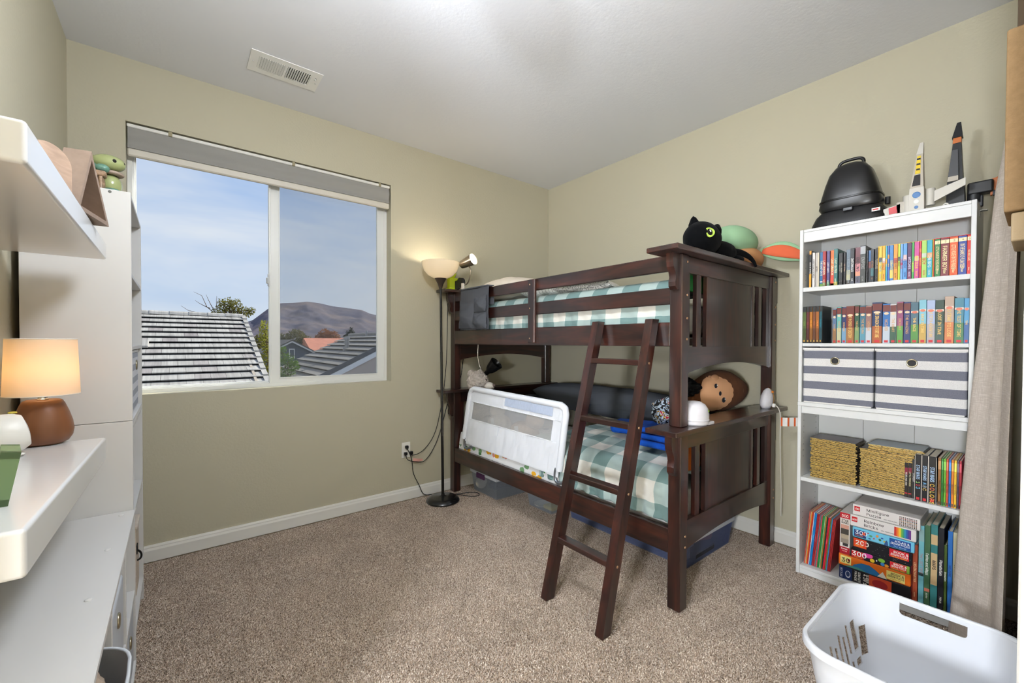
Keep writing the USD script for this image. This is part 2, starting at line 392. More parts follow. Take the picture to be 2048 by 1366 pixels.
# ------------------------------------------------------------------ roller blind, ceiling vent
bl = thing('roller_blind', 'light grey rolled-up fabric blind with white rails at the top of the window', 'window blind', at=((WX0 + WX1) / 2, .03, 2.31))
fab_grey = mat('blind_fabric', (150, 148, 144), .9, .1, bump=(300, .25))
part(bl, 'head_rail', bx((WX0 + .004, .004, 2.379), (WX1 - .006, .058, 2.397), .003), trim_m)
part(bl, 'fabric', cat(grid(lambda u, v: (WX0 + .007 + u * (WX1 - WX0 - .018), .012 + .010 * np.sin(v * PI) ** .7 * 0 + .004 * np.cos(v * 9), 2.379 - v * .113), 2, 14, .004),
                     bx((WX0 + .007, .02, 2.27), (WX1 - .011, .052, 2.379), .006)), fab_grey, smooth=40)
part(bl, 'bottom_rail', bx((WX0 + .005, .006, 2.226), (WX1 - .009, .034, 2.268), .006), mat('rail_beige', (206, 200, 188), .4))
for x in (-2.93, -2.3, -1.72):
    part(bl, 'bracket', bx((x, .002, 2.378), (x + .018, .03, 2.4045), .002), paint((150, 140, 110)))

vt = thing('ceiling_vent', 'white metal air vent with angled louvres set in the ceiling', 'air vent', at=(-2.413, -.41, H))
vm = mat('vent_white', (232, 231, 228), .4)
dark = mat('duct_dark', (44, 42, 40), .9)
vx0, vx1, vy0, vy1 = -2.588, -2.238, -.513, -.312
fr = sbox(vx0, vy0, vx1, vy1)
hole1, hole2 = sbox(-2.548, -.472, -2.423, -.353), sbox(-2.411, -.472, -2.288, -.353)
part(vt, 'face_plate', ext(fr.difference(hole1).difference(hole2).difference(sbox(-2.270, -.455, -2.262, -.425)), .004, T(0, 0, H - .006)), vm)
part(vt, 'duct', bx((-2.552, -.477, H - .0018), (-2.255, -.348, H - .0006)), dark)
for k in range(11):
    for x0, sgn in ((-2.548, 1), (-2.411, -1)):
        x = x0 + .0056 + k * .0113
        part(vt, 'louvre', ap(T(x, 0, H - .0062) @ Ry(sgn * .62), bx((-.0052, -.472, -.0009), (.0052, -.353, .0009))), vm)
part(vt, 'lever', bx((-2.269, -.447, H - .014), (-2.264, -.438, H - .002), .001), vm)
for x, y in ((-2.570, -.41), (-2.256, -.40)):
    part(vt, 'screw', lathe([(0, H - .0085), (.003, H - .0085), (.004, H - .006), (0, H - .006)], 12, (x, y, 0)), paint((190, 188, 184), .3))

# ------------------------------------------------------------------ cube shelves on the left wall
lam = mat('white_laminate', (204, 203, 201), .42)
XB, XF = -W + .021, -3.03
ts = thing('storage_shelf', 'tall narrow white cube shelf in the corner beside the window', 'shelf', at=(-3.17, -.705, 0))
ya, yb, tt = -.99, -.42, .015
for y in (ya, yb - tt):
    part(ts, 'side_panel', bx((XB, y, .0), (XF, y + tt, .928), .0012), lam)
    part(ts, 'side_panel', bx((XB, y, .9295), (XF, y + tt, 1.766), .0012), lam)
for z in (.105, .572, .915, .930, 1.204, 1.475, 1.766):
    part(ts, 'shelf_board', bx((XB, ya + tt, z - tt), (XF - .001, yb - tt, z), .0012), lam)
part(ts, 'kick_board', bx((XF - .03, ya + tt, .0), (XF - .018, yb - tt, .089)), lam)
part(ts, 'back_panel', bx((XB, ya + .002, .01), (XB + .004, yb - .002, 1.764)), lam)
scm = mat('screw_steel', (120, 122, 124), .3, metal=1.0)
part(ts, 'screw', ap(T(-3.086, ya - .0002, 1.757) @ Rx(PI / 2), lathe([(0, 0), (.005, 0), (.004, .0014), (0, .0014)], 14)), scm)

ls = thing('storage_shelf', 'low white cube shelf under the floating shelves on the left wall', 'shelf', at=(-3.17, -1.52, 0))
XL = -3.025
part(ls, 'top_board', bx((XB, -2.062, .585), (XL, -.992, .600), .0012), lam)
part(ls, 'bottom_board', bx((XB, -2.062, .030), (XL, -.992, .045), .0012), lam)
part(ls, 'kick_board', bx((XL - .03, -2.05, 0), (XL - .018, -1.0, .03)), lam)
ydiv = (-2.062, -1.720, -1.363, -1.007)
for y in ydiv:
    part(ls, 'upright', bx((XB, y, 0 if y in (ydiv[0], ydiv[-1]) else .045), (XL - .001, y + tt, .585), .0012), lam)
for k in range(3):
    part(ls, 'middle_board', bx((XB, ydiv[k] + tt, .292), (XL - .002, ydiv[k + 1], .307), .0012), lam)
part(ls, 'back_panel', bx((XB, -2.06, .03), (XB + .004, -.994, .598)), lam)
for x, y in ((-3.060, -1.037), (-3.066, -1.352), (-3.072, -1.66), (-3.075, -1.99)):
    part(ls, 'dowel_cap', lathe([(.0075, .600), (.007, .6022), (.004, .6036), (0, .604)], 16, (x, y, 0)), lam, smooth=True)

# fabric bins in the cubes
def bin_mat(name, c0, c1, period, z0):
    return nodes(name, {'g': ('geometry', {}), 's': ('separate_xyz', {}), 'a': ('math', dict(math_type='subtract', value2=z0)), 'd': ('math', dict(math_type='divide', value2=period)),
        'f': ('math', dict(math_type='fraction')), 'l': ('math', dict(math_type='less_than', value2=.5)), 'nz': ('noise_texture', dict(scale=420.0, detail=2.0)),
        'm': ('mix_color', dict(a=lin(c0), b=lin(c1))), 'w': ('rgb_ramp', dict(ramp=[(.3, (.82, .82, .82)), (.7, (1, 1, 1))])), 'm2': ('mix_color', dict(blend_type='multiply', fac=1.0)),
        'b': ('bump', dict(strength=.3, distance=.001)), 'p': ('principled_bsdf', dict(roughness=.9, specular_ior_level=.15))},
        [('g.position', 's.vector'), ('s.z', 'a.value1'), ('a.value', 'd.value1'), ('d.value', 'f.value1'), ('f.value', 'l.value1'), ('l.value', 'm.fac'), ('g.position', 'nz.vector'),
         ('nz.fac', 'w.fac'), ('m.result', 'm2.a'), ('w.color', 'm2.b'), ('m2.result', 'p.base_color'), ('nz.fac', 'b.height'), ('b.normal', 'p.normal')])
grom = mat('grommet_brass', (186, 176, 150), .25, metal=1.0)
black = mat('matte_black', (18, 18, 19), .6)
def grommet(par, c, nx, r=.019):
    """A ring set into a face that looks along nx."""
    ez = np.array(nx, float); ex = np.array([0, 0, 1.0]); M = axes(c, ex, np.cross(ez, ex), ez)
    k = 28; a = np.arange(k) * 2 * PI / k
    g = part(par, 'grommet', ap(M, tube(np.stack([r * np.cos(a), r * np.sin(a), 0 * a + .001], -1), .0034, 8, closed=True)), grom, smooth=True, label='metal ring finger hole')
    part(g, 'hole', ap(M, lathe([(0, .0006), (r, .0006), (r, -.002), (0, -.002)], 24)), black)
# striped bin in the tall shelf (front face leans back at the top-right as in the photo)
sm = bin_mat('stripe_pale', (222, 224, 230), (170, 174, 184), .052, .945)
b1 = thing('storage_bin', 'grey and white striped fabric bin in the tall corner shelf', 'storage bin', at=(-3.16, -.7, .93))
part(b1, 'body', sub(rbox((XB + .02, -.955, .931), (-3.040, -.50, 1.180), .012), bx((XB + .027, -.948, .94), (-3.047, -.507, 1.3))), sm, smooth=35)
part(b1, 'rim', ap(T(0, 0, 1.176), ext(sbox(XB + .018, -.957, -3.038, -.498).difference(sbox(XB + .027, -.948, -3.047, -.507)), .009)), paint((224, 226, 230), .8))
grommet(b1, (-3.0395, -.62, 1.12), (1, 0, 0))
gb = mat('bin_grey_canvas', (182, 186, 192), .9, .1, bump=(350, .3))
for (y0, y1, z0, lab) in ((ydiv[2] + tt + .012, ydiv[3] - .012, .046, 'pale grey fabric bin in the lower cube next to the tall shelf'),
                          (ydiv[1] + tt + .012, ydiv[2] - .012, .308, 'pale grey fabric bin in the middle upper cube of the low shelf')):
    b = thing('storage_bin', lab, 'storage bin', at=(-3.16, (y0 + y1) / 2, z0))
    part(b, 'body', sub(rbox((XB + .03, y0, z0), (XL - .006, y1, z0 + .225), .012), bx((XB + .036, y0 + .006, z0 + .008), (XL - .012, y1 - .006, z0 + .4))), gb, smooth=35)
    grommet(b, (XL - .0055, (y0 + y1) / 2, z0 + .16), (1, 0, 0), .017)
b3 = thing('storage_bin', 'bulging grey canvas bin full of clothes in the low shelf', 'storage bin', at=(-3.16, -1.88, .308))
y0, y1, z0, z1 = ydiv[0] + tt + .01, ydiv[1] - .008, .309, .515
def bulge(out, inset=0):
    k = 48; P = []
    a = np.linspace(0, 2 * PI, k, endpoint=False)
    cx_, cy_ = (XB + .03 + XL + .010) / 2, (y0 + y1) / 2; hx, hy = (XL + .010 - XB - .03) / 2 - inset, (y1 - y0) / 2 - inset
    c, s = np.cos(a), np.sin(a); e = .42
    return np.stack([cx_ + hx * np.sign(c) * np.abs(c) ** e + (c > .3) * out * np.cos((a)) ** 4, cy_ + hy * np.sign(s) * np.abs(s) ** e], -1)
rows = []
for (z, o, i) in ((z0, 0, .012), (z0 + .04, .012, .002), (z0 + .11, .026, 0), (z1, .030, 0), (z1, .030, .005), (z0 + .05, .012, .008), (z0 + .01, .0, .016)):
    rows.append(np.c_[bulge(o, i), np.full(48, z)])
k = 48; V = np.vstack(rows); q = np.array([[i * k + s, i * k + (s + 1) % k, (i + 1) * k + (s + 1) % k, (i + 1) * k + s] for i in range(6) for s in range(k)])
part(b3, 'body', (np.vstack([V, V[:k].mean(0), V[-k:].mean(0)]), np.vstack([q[:, [0, 1, 2]], q[:, [0, 2, 3]], [[7 * k, (s + 1) % k, s] for s in range(k)], [[7 * k + 1, 6 * k + s, 6 * k + (s + 1) % k] for s in range(k)]])), gb, smooth=50)
part(b3, 'rim', tube(np.c_[bulge(.030, .0022), np.full(48, z1)], .0036, 6, closed=True), mat('bin_binding', (196, 200, 205), .9), smooth=True)
def crumple(c, r, s, seed, amp=.35, sub_=4):
    m = trimesh.creation.icosphere(sub_, 1.0); v = np.asarray(m.vertices)
    d = 1 + amp * (fbm(v * 1.7 + seed * 7.3, 3, seed) * 1.6)
    return v * d[:, None] * r * np.asarray(s) + np.asarray(c), np.asarray(m.faces)
solo('folded_cloth', crumple((-3.10, -1.83, .455), .07, (1.1, 1.0, .9), 3, .6), mat('cloth_tan', (176, 158, 140), .9, .1, bump=(150, .2)), 'crumpled tan cloth inside the bulging grey bin', 'clothes', smooth=True)
solo('folded_cloth', crumple((-3.075, -1.95, .455), .05, (1, 1, .8), 5, .5), mat('cloth_red', (190, 46, 44), .9, .1), 'crumpled red cloth inside the bulging grey bin', 'clothes', smooth=True)

# pale wooden box standing in the bottom of the tall shelf, with a black hook on its face
wc = mat('pale_wood', (196, 182, 166), .6, var=(30, .12), stretch=(1, 1, 8))
wbx = thing('wooden_box', 'pale wooden board box with black metal clasp at the foot of the tall shelf', 'box', at=(-3.1, -.55, .105))
part(wbx, 'body', bx((-3.26, -.62, .106), (-3.045, -.45, .40), .004), wc)
part(wbx, 'lid', bx((-3.265, -.625, .4005), (-3.04, -.445, .415), .004), mat('pale_wood_top', (214, 202, 188), .5, var=(25, .1)))
part(wbx, 'clasp', cat(tube(spline([(-3.041, -.60, .30), (-3.030, -.59, .28), (-3.036, -.575, .25), (-3.043, -.57, .245)], 14), .004, 6), bx((-3.0455, -.61, .285), (-3.041, -.575, .325), .002)), black)

# ------------------------------------------------------------------ floating shelves
shm = mat('shelf_lacquer', (212, 212, 211), .25, .5, coat=.3)
def tilt_box(x0, x1, yn, yf, zn0, zn1, zf0, zf1, r):
    """Rounded box whose near end (yn) and far end (yf) sit at slightly different heights."""
    v, f = rbox((x0, yn, 0), (x1, yf, zn1 - zn0), r); v = v.copy()
    t = (v[:, 1] - yn) / (yf - yn)
    v[:, 2] = v[:, 2] / (zn1 - zn0) * ((zn1 - zn0) * (1 - t) + (zf1 - zf0) * t) + zn0 * (1 - t) + zf0 * t
    return v, f
lo_sh = solo('floating_shelf', tilt_box(-W + .001, -3.085, -2.115, -1.165, .858, .934, .832, .906, .007), shm, 'thick white floating shelf carrying the wooden table lamp', 'shelf', smooth=40)
up_sh = solo('floating_shelf', tilt_box(-W + .001, -3.085, -2.085, -1.115, 1.497, 1.566, 1.494, 1.549, .007), shm, 'thick white floating shelf on the left wall, above the table lamp', 'shelf', smooth=40)
def z_lo(y): t = (y + 2.115) / .95; return .934 + (.906 - .934) * t
def z_up(y): t = (y + 2.085) / .97; return 1.566 + (1.549 - 1.566) * t

# wooden decoration on the upper shelf: a round-topped block and a tilted open frame
wd1 = mat('decor_wood', (168, 142, 122), .6, var=(18, .15), stretch=(1, 1, 5), bump=(80, .1))
zt = z_up(-1.5)
solo('wooden_block', ext(Polygon([(-.055, 0), (.055, 0), (.055, .085)] + [(.055 * math.cos(a), .085 + .04 * math.sin(a)) for a in np.linspace(0, PI, 16)] + [(-.055, .085)]), .03, axes((-3.155, -1.62, zt + .0005), (.5, .866, 0), (0, 0, 1))), wd1,
     'brown wooden block with rounded top on the upper floating shelf', 'decoration', smooth=30)
hs = thing('wooden_display', 'brown open triangular wooden display box leaning on the upper floating shelf', 'decoration', at=(-3.15, -1.44, z_up(-1.44)))
tri = Polygon([(0, 0), (.20, 0), (.085, .175)]); inn = tri.buffer(-.011, join_style=2)
Mh = axes((-3.150, -1.545, z_up(-1.545) + .0012), (.20, .98, 0), (0, 0, 1)) 
part(hs, 'frame', ext(tri.difference(inn), .055, Mh), mat('decor_wood_dark', (142, 122, 108), .6, var=(22, .15)))
part(hs, 'back_board', ext(tri.buffer(-.004, join_style=2), .004, Mh @ T(0, 0, .002)), mat('decor_wood_back', (120, 104, 94), .7))

# ------------------------------------------------------------------ table lamp, orb speaker, green frame on the lower shelf
lx, ly = -3.222, -1.185; lz = z_lo(ly) + .0025
tl = thing('table_lamp', 'small lit table lamp with rounded wooden base and white drum shade', 'lamp', at=(lx, ly, lz))
tw = mat('lamp_walnut', (116, 72, 42), .38, var=(9, .22), stretch=(1, 1, .35), bump=(120, .05))
part(tl, 'base', lathe([(0, lz), (.044, lz), (.055, lz + .006), (.064, lz + .022), (.067, lz + .042), (.064, lz + .066), (.056, lz + .096), (.047, lz + .122), (.042, lz + .131), (.036, lz + .134), (0, lz + .134)], 48, (lx, ly, 0)), tw, smooth=40)
part(tl, 'neck', lathe([(.013, lz + .133), (.013, lz + .136), (.0105, lz + .138), (.0105, lz + .158), (0, lz + .158)], 24, (lx, ly, 0)), mat('chrome', (200, 198, 194), .15, metal=1.0), smooth=30)
shade_m = nodes('lamp_shade_cloth', {'d': ('diffuse_bsdf', dict(color=lin((240, 230, 214)))), 't': ('translucent_bsdf', dict(color=lin((250, 234, 210)))), 'm': ('mix_closure', dict(fac=.55)),
    'g': ('geometry', {}), 'w': ('wave_texture', dict(bands_direction='z', scale=210.0, distortion=1.0)), 'b': ('bump', dict(strength=.08, distance=.0006))},
    [('d.BSDF', 'm.closure1'), ('t.BSDF', 'm.closure2'), ('g.position', 'w.vector'), ('w.fac', 'b.height'), ('b.normal', 'd.normal')], surface='m.closure')
sz0, sz1 = lz + .150, lz + .318
part(tl, 'shade', lathe([(.0815, sz0), (.0755, sz1), (.0745, sz1), (.0805, sz0), (.0815, sz0)], 64, (lx, ly, 0)), shade_m, smooth=30)
for z, r in ((sz0, .0812), (sz1, .0752)):
    a = np.arange(64) * 2 * PI / 64
    part(tl, 'shade_rim', tube(np.stack([lx + r * np.cos(a), ly + r * np.sin(a), 0 * a + z], -1), .0013, 6, closed=True), paint((236, 230, 218), .7), smooth=True)
bulb_m = nodes('warm_bulb', {'e': ('emission', dict(color=lin((255, 218, 165)), strength=TABLE))}, [], surface='e.emission')
bl_ = part(tl, 'bulb', ball((lx, ly, lz + .225), .026, 3), bulb_m, smooth=True)
part(bl_, 'socket', cyl((lx, ly, lz + .155), (lx, ly, lz + .203), .011, 16), paint((220, 216, 206)))

ox, oy = -3.262, -1.37; oz = z_lo(oy) + .0022
orb = thing('baby_monitor', 'white egg-shaped speaker with round perforated grille beside the table lamp', 'speaker', at=(ox, oy, oz))
wp = mat('white_plastic', (226, 223, 216), .4)
dv = np.array([.93, .30, .2]); dv /= np.linalg.norm(dv)
M = axes((ox, oy, oz + .058), np.cross([0, 0, 1], dv) / np.linalg.norm(np.cross([0, 0, 1], dv)), np.cross(dv, np.cross([0, 0, 1], dv) / np.linalg.norm(np.cross([0, 0, 1], dv))), dv)
part(orb, 'body', ap(M, lathe([(0, -.056), (.022, -.053), (.042, -.040), (.053, -.018), (.055, .004), (.050, .026), (.043, .038), (.041, .040), (.038, .036), (0, .034)], 48)), wp, smooth=35)
part(orb, 'grille', ap(M, lathe([(.037, .0365), (.034, .041), (.018, .044), (0, .045)], 40)), mat('grille_white', (214, 212, 206), .6), smooth=True)
dots = [ball((r * math.cos(a), r * math.sin(a), .0448 - .0042 * (r / .034) ** 2), .0009, 0) for r in np.linspace(.004, .031, 7) for a in np.arange(max(5, int(r / .0007))) * 2 * PI / max(5, int(r / .0007))]
part(orb, 'perforation', ap(M, cat(*dots)), paint((120, 118, 112), .8), kind='stuff')
part(orb, 'foot', lathe([(0, oz + .0006), (.036, oz + .0006), (.038, oz + .004), (.030, oz + .009), (0, oz + .010)], 32, (ox, oy, 0)), wp, smooth=30)
part(orb, 'button', ball((ox + .012, oy + .02, oz + .1135), .009, 2, (1, 1, .35)), paint((206, 186, 70)), smooth=True)
gf = thing('framed_picture', 'small green box frame standing near the front of the lower floating shelf', 'picture frame', at=(-3.17, -1.93, z_lo(-1.93)))
Mg = T(-3.150, -1.945, z_lo(-1.945) + .001) @ Rz(math.radians(-78)) @ Rx(math.radians(-10)) 
part(gf, 'frame', ap(Mg, cat(bx((-.09, -.012, 0), (.0, .012, .012)), bx((-.09, -.012, .083), (.0, .012, .095)), bx((-.012, -.012, .0), (0, .012, .095)), bx((-.09, -.012, 0), (-.078, .012, .095)))), mat('frame_green', (106, 132, 92), .45))
part(gf, 'picture', ap(Mg, bx((-.08, -.004, .01), (-.010, .002, .085))), mat('frame_picture', (186, 178, 160), .5, var=(60, .3)))

# ------------------------------------------------------------------ on the tall shelf: a green and brown animal figurine (plain stand-in)
fz = 1.7668
fg = thing('figurine', 'glazed green and brown animal figurine on a carved log, on top of the tall shelf', 'figurine', at=(-3.13, -.9, fz))
logm = mat('log_brown', (142, 116, 92), .45, var=(70, .45), bump=(110, .6), bdist=.006)
grn = mat('glaze_green', (150, 158, 106), .22, coat=.5, var=(14, .12))
tea = mat('glaze_teal', (84, 124, 108), .25, coat=.4, var=(45, .35), bump=(90, .4), bdist=.004)
part(fg, 'log', cat(rbox((-3.195, -.93, fz), (-3.105, -.86, fz + .055), .010), rbox((-3.200, -.935, fz + .056), (-3.100, -.855, fz + .078), .008), *[cyl((x, -.933, fz), (x, -.933, fz + .055), .006, 8) for x in np.linspace(-3.185, -3.115, 6)]), logm, smooth=40)
part(fg, 'turtle', cat(ball((-3.160, -.90, fz + .092), .034, 3, (1.25, .9, .62)), ball((-3.112, -.915, fz + .090), .019, 3, (1.1, .9, .85))), tea, smooth=True)
part(fg, 'pebble', ball((-3.085, -.93, fz + .010), .018, 2, (1.4, 1, .5)), tea, smooth=True)
part(fg, 'pebble', ball((-3.195, -.945, fz + .012), .014, 2, (1.5, 1, .7)), tea, smooth=True)
bd = part(fg, 'bird', cat(ball((-3.095, -.87, fz + .045), .036, 3, (.95, 1, 1.2)), ball((-3.098, -.875, fz + .125), .036, 3, (1.35, 1.0, .85)), tube(spline([(-3.12, -.86, fz + .13), (-3.16, -.845, fz + .142), (-3.205, -.83, fz + .158)], 14), np.linspace(.022, .003, 14), 10)), grn, smooth=True)
part(bd, 'scarf', ap(T(-3.092, -.880, fz + .085) @ Sc(1, 1, .55), tube(np.stack([.026 * np.cos(np.arange(24) * PI / 12), .026 * np.sin(np.arange(24) * PI / 12), np.zeros(24)], -1), .013, 8, closed=True)), mat('scarf_taupe', (158, 140, 126), .6), smooth=True)
for dx in (.018, .040):
    part(bd, 'eye', ball((-3.098 + dx, -.905 + .5 * dx * (dx > .03), fz + .128), .008, 2, (.8, .8, .9)), mat('gloss_black', (12, 12, 14), .08))
# ------------------------------------------------------------------ floor lamp, socket and cords
fx, fy = -1.297, -.205
fl = thing('floor_lamp', 'black torchiere floor lamp with lit white glass bowl between window and bunk bed', 'floor lamp', at=(fx, fy, 0))
gblk = mat('gloss_black_metal', (20, 20, 21), .22, .5, coat=.4)
part(fl, 'base', lathe([(0, .002), (.126, .002), (.128, .008), (.122, .020), (.105, .031), (.085, .036), (.035, .038), (.014, .046), (.012, .06), (0, .06)], 56, (fx, fy, 0)), gblk, smooth=35)
tipx, tipy = fx - .022, fy
for (z0, z1, r) in ((.05, .60, .0105), (.6, 1.15, .0098), (1.15, 1.645, .009)):
    p = lambda z: (fx + (tipx - fx) * z / 1.7, fy, z)
    s_ = part(fl, 'pole', cyl(p(z0), p(z1), r, 16), gblk, smooth=30)
tx = tipx
part(fl, 'cup', lathe([(.010, 1.632), (.012, 1.636), (.022, 1.668), (.043, 1.706), (.046, 1.712), (.044, 1.714), (0, 1.710)], 40, (tx, fy, 0)), mat('bronze_cup', (96, 84, 76), .3, metal=.8), smooth=35)
bowl_m = nodes('torch_glass', {'d': ('diffuse_bsdf', dict(color=lin((250, 242, 226)))), 't': ('translucent_bsdf', dict(color=lin((255, 246, 230)))), 'm': ('mix_closure', dict(fac=.6)),
    'g': ('glossy_bsdf', dict(color=(1, 1, 1), roughness=.12)), 'f': ('fresnel', {}), 'm2': ('mix_closure', {})},
    [('d.BSDF', 'm.closure1'), ('t.BSDF', 'm.closure2'), ('m.closure', 'm2.closure1'), ('g.BSDF', 'm2.closure2'), ('f.fac', 'm2.fac')], surface='m2.closure')
part(fl, 'bowl', lathe([(.018, 1.705), (.055, 1.712), (.095, 1.733), (.124, 1.765), (.138, 1.800), (.143, 1.832), (.141, 1.834), (.1385, 1.832), (.134, 1.80), (.120, 1.768), (.092, 1.737), (.054, 1.716), (.018, 1.709)], 64, (tx, fy, 0)), bowl_m, smooth=40)
torch_m = nodes('torch_bulb', {'e': ('emission', dict(color=lin((255, 240, 215)), strength=TORCH))}, [], surface='e.emission')
tb = part(fl, 'bulb', ball((tx, fy, 1.785), .028, 3), torch_m, smooth=True)
part(tb, 'socket', cyl((tx, fy, 1.71), (tx, fy, 1.762), .015, 16), paint((230, 226, 216)))

plate = paint((232, 230, 224), .35)
ol = thing('wall_outlet', 'white double power outlet on the window wall behind the floor lamp', 'power outlet', at=(-1.509, 0, .387))
part(ol, 'face_plate', bx((-1.544, -.0062, .327), (-1.474, -.0004, .447), .002), plate)
for z in (.412, .362):
    r_ = part(ol, 'receptacle', ext(Point(0, 0).buffer(.0165, 16).intersection(sbox(-.02, -.0135, .02, .0135)), .003, axes((-1.509, -.006, z), (1, 0, 0), (0, 0, 1), (0, -1, 0))), paint((222, 220, 214), .3))
cordm = mat('cord_black', (16, 16, 17), .45)
def plug(x, z, lab):
    t = thing('power_plug', lab, 'plug', at=(x, -.02, z))
    part(t, 'body', rbox((x - .012, -.030, z - .011), (x + .012, -.0095, z + .011), .004), cordm, smooth=40)
    part(t, 'relief', cyl((x, -.022, z - .018), (x, -.022, z - .008), .005, 10), cordm)
plug(-1.509, .412, 'black plug in the upper socket of the wall outlet')
plug(-1.519, .362, 'black plug in the left of the lower wall socket')
plug(-1.472, .362, 'black plug hanging at the right edge of the wall outlet')
def cord(pts, lab, r=.0028, name='power_cable', m=None, cat_='cord'):
    solo(name, tube(spline(pts, 60), r, 7), m or cordm, lab, cat_, smooth=True)
cord([(-1.509, -.026, .400), (-1.49, -.03, .36), (-1.47, -.025, .30), (-1.455, -.022, .20), (-1.40, -.022, .08), (-1.36, -.026, .012), (-1.30, -.05, .006), (-1.29, -.075, .006)], 'black cord running from the outlet down to the floor lamp')
cord([(-1.472, -.026, .345), (-1.42, -.022, .345), (-1.34, -.012, .385), (-1.27, -.007, .47), (-1.22, -.0065, .62), (-1.185, -.0065, .80), (-1.16, -.0065, 1.0), (-1.148, -.0065, 1.25), (-1.143, -.0065, 1.48), (-1.14, -.0065, 1.655)], 'thin black cord climbing from the outlet to the upper bunk lamp')
cord([(-1.519, -.026, .345), (-1.50, -.03, .31), (-1.44, -.03, .29), (-1.38, -.022, .275), (-1.30, -.012, .33), (-1.21, -.0075, .50), (-1.155, -.0065, .68), (-1.13, -.0065, .74), (-1.08, -.0065, .80), (-1.02, -.0065, .92), (-1.0, -.0065, 1.02), (-.99, -.0065, 1.10)], 'thin black cord drooping from the outlet behind the bed post')
cord([(-1.215, -.13, .006), (-1.13, -.16, .006), (-1.05, -.19, .006), (-1.00, -.235, .006), (-1.02, -.29, .006), (-1.08, -.275, .006), (-1.13, -.21, .010), (-1.19, -.15, .006), (-1.245, -.075, .006)], 'loop of black cord lying on the carpet beside the lamp base')
solo('paper_tag', ap(axes((-1.455, -.012, .285), (.95, -.1, -.05), (.05, -.1, .98)), grid(lambda u, v: (u * .085, v * .032 * (1 - .5 * u), .006 * np.sin(u * 5)), 10, 4, .0012)), mat('tag_pink', (222, 164, 152), .7), 'small pink paper tag on the cord beside the wall outlet', 'tag', smooth=True)

# ------------------------------------------------------------------ bunk bed
def wood(name, stretch):
    return nodes(name, {'g': ('geometry', {}), 'm': ('mapping', dict(scale=stretch)), 'n': ('noise_texture', dict(scale=9.0, detail=6.0, roughness=.62, distortion=.6)),
        'n2': ('noise_texture', dict(scale=3.0, detail=3.0)), 'r': ('rgb_ramp', dict(ramp=[(.28, lin((18, 8, 6))), (.48, lin((40, 18, 13))), (.64, lin((66, 30, 20))), (.80, lin((94, 46, 30)))])),
        'rr': ('rgb_ramp', dict(ramp=[(.3, (.30,) * 3), (.7, (.46,) * 3)])), 'b': ('bump', dict(strength=.12, distance=.002)),
        'p': ('principled_bsdf', dict(roughness=.34, specular_ior_level=.5, coat_weight=.8, coat_roughness=.22))},
        [('g.position', 'm.vector'), ('m.vector', 'n.vector'), ('g.position', 'n2.vector'), ('n.fac', 'r.fac'), ('r.color', 'p.base_color'), ('n2.fac', 'rr.fac'), ('rr.color', 'p.roughness'), ('n.fac', 'b.height'), ('b.normal', 'p.normal')])
wx_, wy_, wz_ = wood('stained_wood_x', (.25, 2.2, 2.2)), wood('stained_wood_y', (2.2, .25, 2.2)), wood('stained_wood_z', (2.2, 2.2, .25))
bolt_m = mat('bolt_brass', (196, 160, 126), .35, metal=.8)
bed = thing('bunk_bed', 'dark brown stained wooden bunk bed along the right wall', 'bunk bed', at=(-.6, -1.05, 0))
FX0, FX1, BX0, BX1 = -1.135, -1.072, -.127, -.064
PY = ((-.100, -.037), (-2.070, -2.007))
ZM0, ZM1, ZT0, ZT1 = .818, .841, 1.623, 1.646
for (x0, x1) in ((FX0, FX1), (BX0, BX1)):
    for (y0, y1) in PY:
        part(bed, 'post', bx((x0, y0, .002), (x1, y1, ZM0 - .0004), .004), wz_)
        part(bed, 'post', bx((x0 + .001, y0 + .001, ZM1 + .0004), (x1 - .001, y1 - .001, ZT0 - .0004), .004), wz_)
def corbel(xa, sgn, yc, ztop, zbot):
    d, h = .05, ztop - zbot
    pts = [(0, 0), (d, 0), (d, -.25 * h), (d * .92, -.38 * h), (d * .62, -.52 * h), (d * .50, -.66 * h), (d * .62, -.80 * h), (d * .60, -.92 * h), (d * .36, -h), (0, -h)]
    return ext(Polygon(pts).buffer(.002), .034, axes((xa, yc + .017 * sgn * 1.0, ztop), (sgn, 0, 0), (0, 0, 1), (0, -sgn, 0)))
for (y0, y1), yo in ((PY[0], (-.147, -.0108)), (PY[1], (-2.116, -1.962))):
    for za, zb in ((ZM0, ZM1), (ZT0, ZT1)):
        part(bed, 'cap_rail', bx((-1.252, yo[0], za), (-.004, yo[1], zb), .003), wx_)
    yc = (y0 + y1) / 2
    for zt, zb in ((ZT0 - .001, 1.465), (ZM0 - .001, .625)):
        part(bed, 'corbel', corbel(FX0 + .001, -1, yc, zt, zb), wz_, smooth=30)
        part(bed, 'corbel', ap(T(0, 0, 0), bx((BX1 - .001, yc - .017, zb), (-.006, yc + .017, zt), .006)), wz_)
def arch_rail(z0, z1, rise, yc, t):
    n = 24; xs = np.linspace(FX1 - .001, BX0 + .001, n); s = (xs - xs[0]) / (xs[-1] - xs[0])
    zb = z0 + rise * np.clip(np.sin(s * PI), 0, 1) ** .8
    P = Polygon([(x, z) for x, z in zip(xs, zb)] + [(xs[-1], z1), (xs[0], z1)])
    return ext(P, t, axes((0, yc + t / 2, 0), (1, 0, 0), (0, 0, 1)))
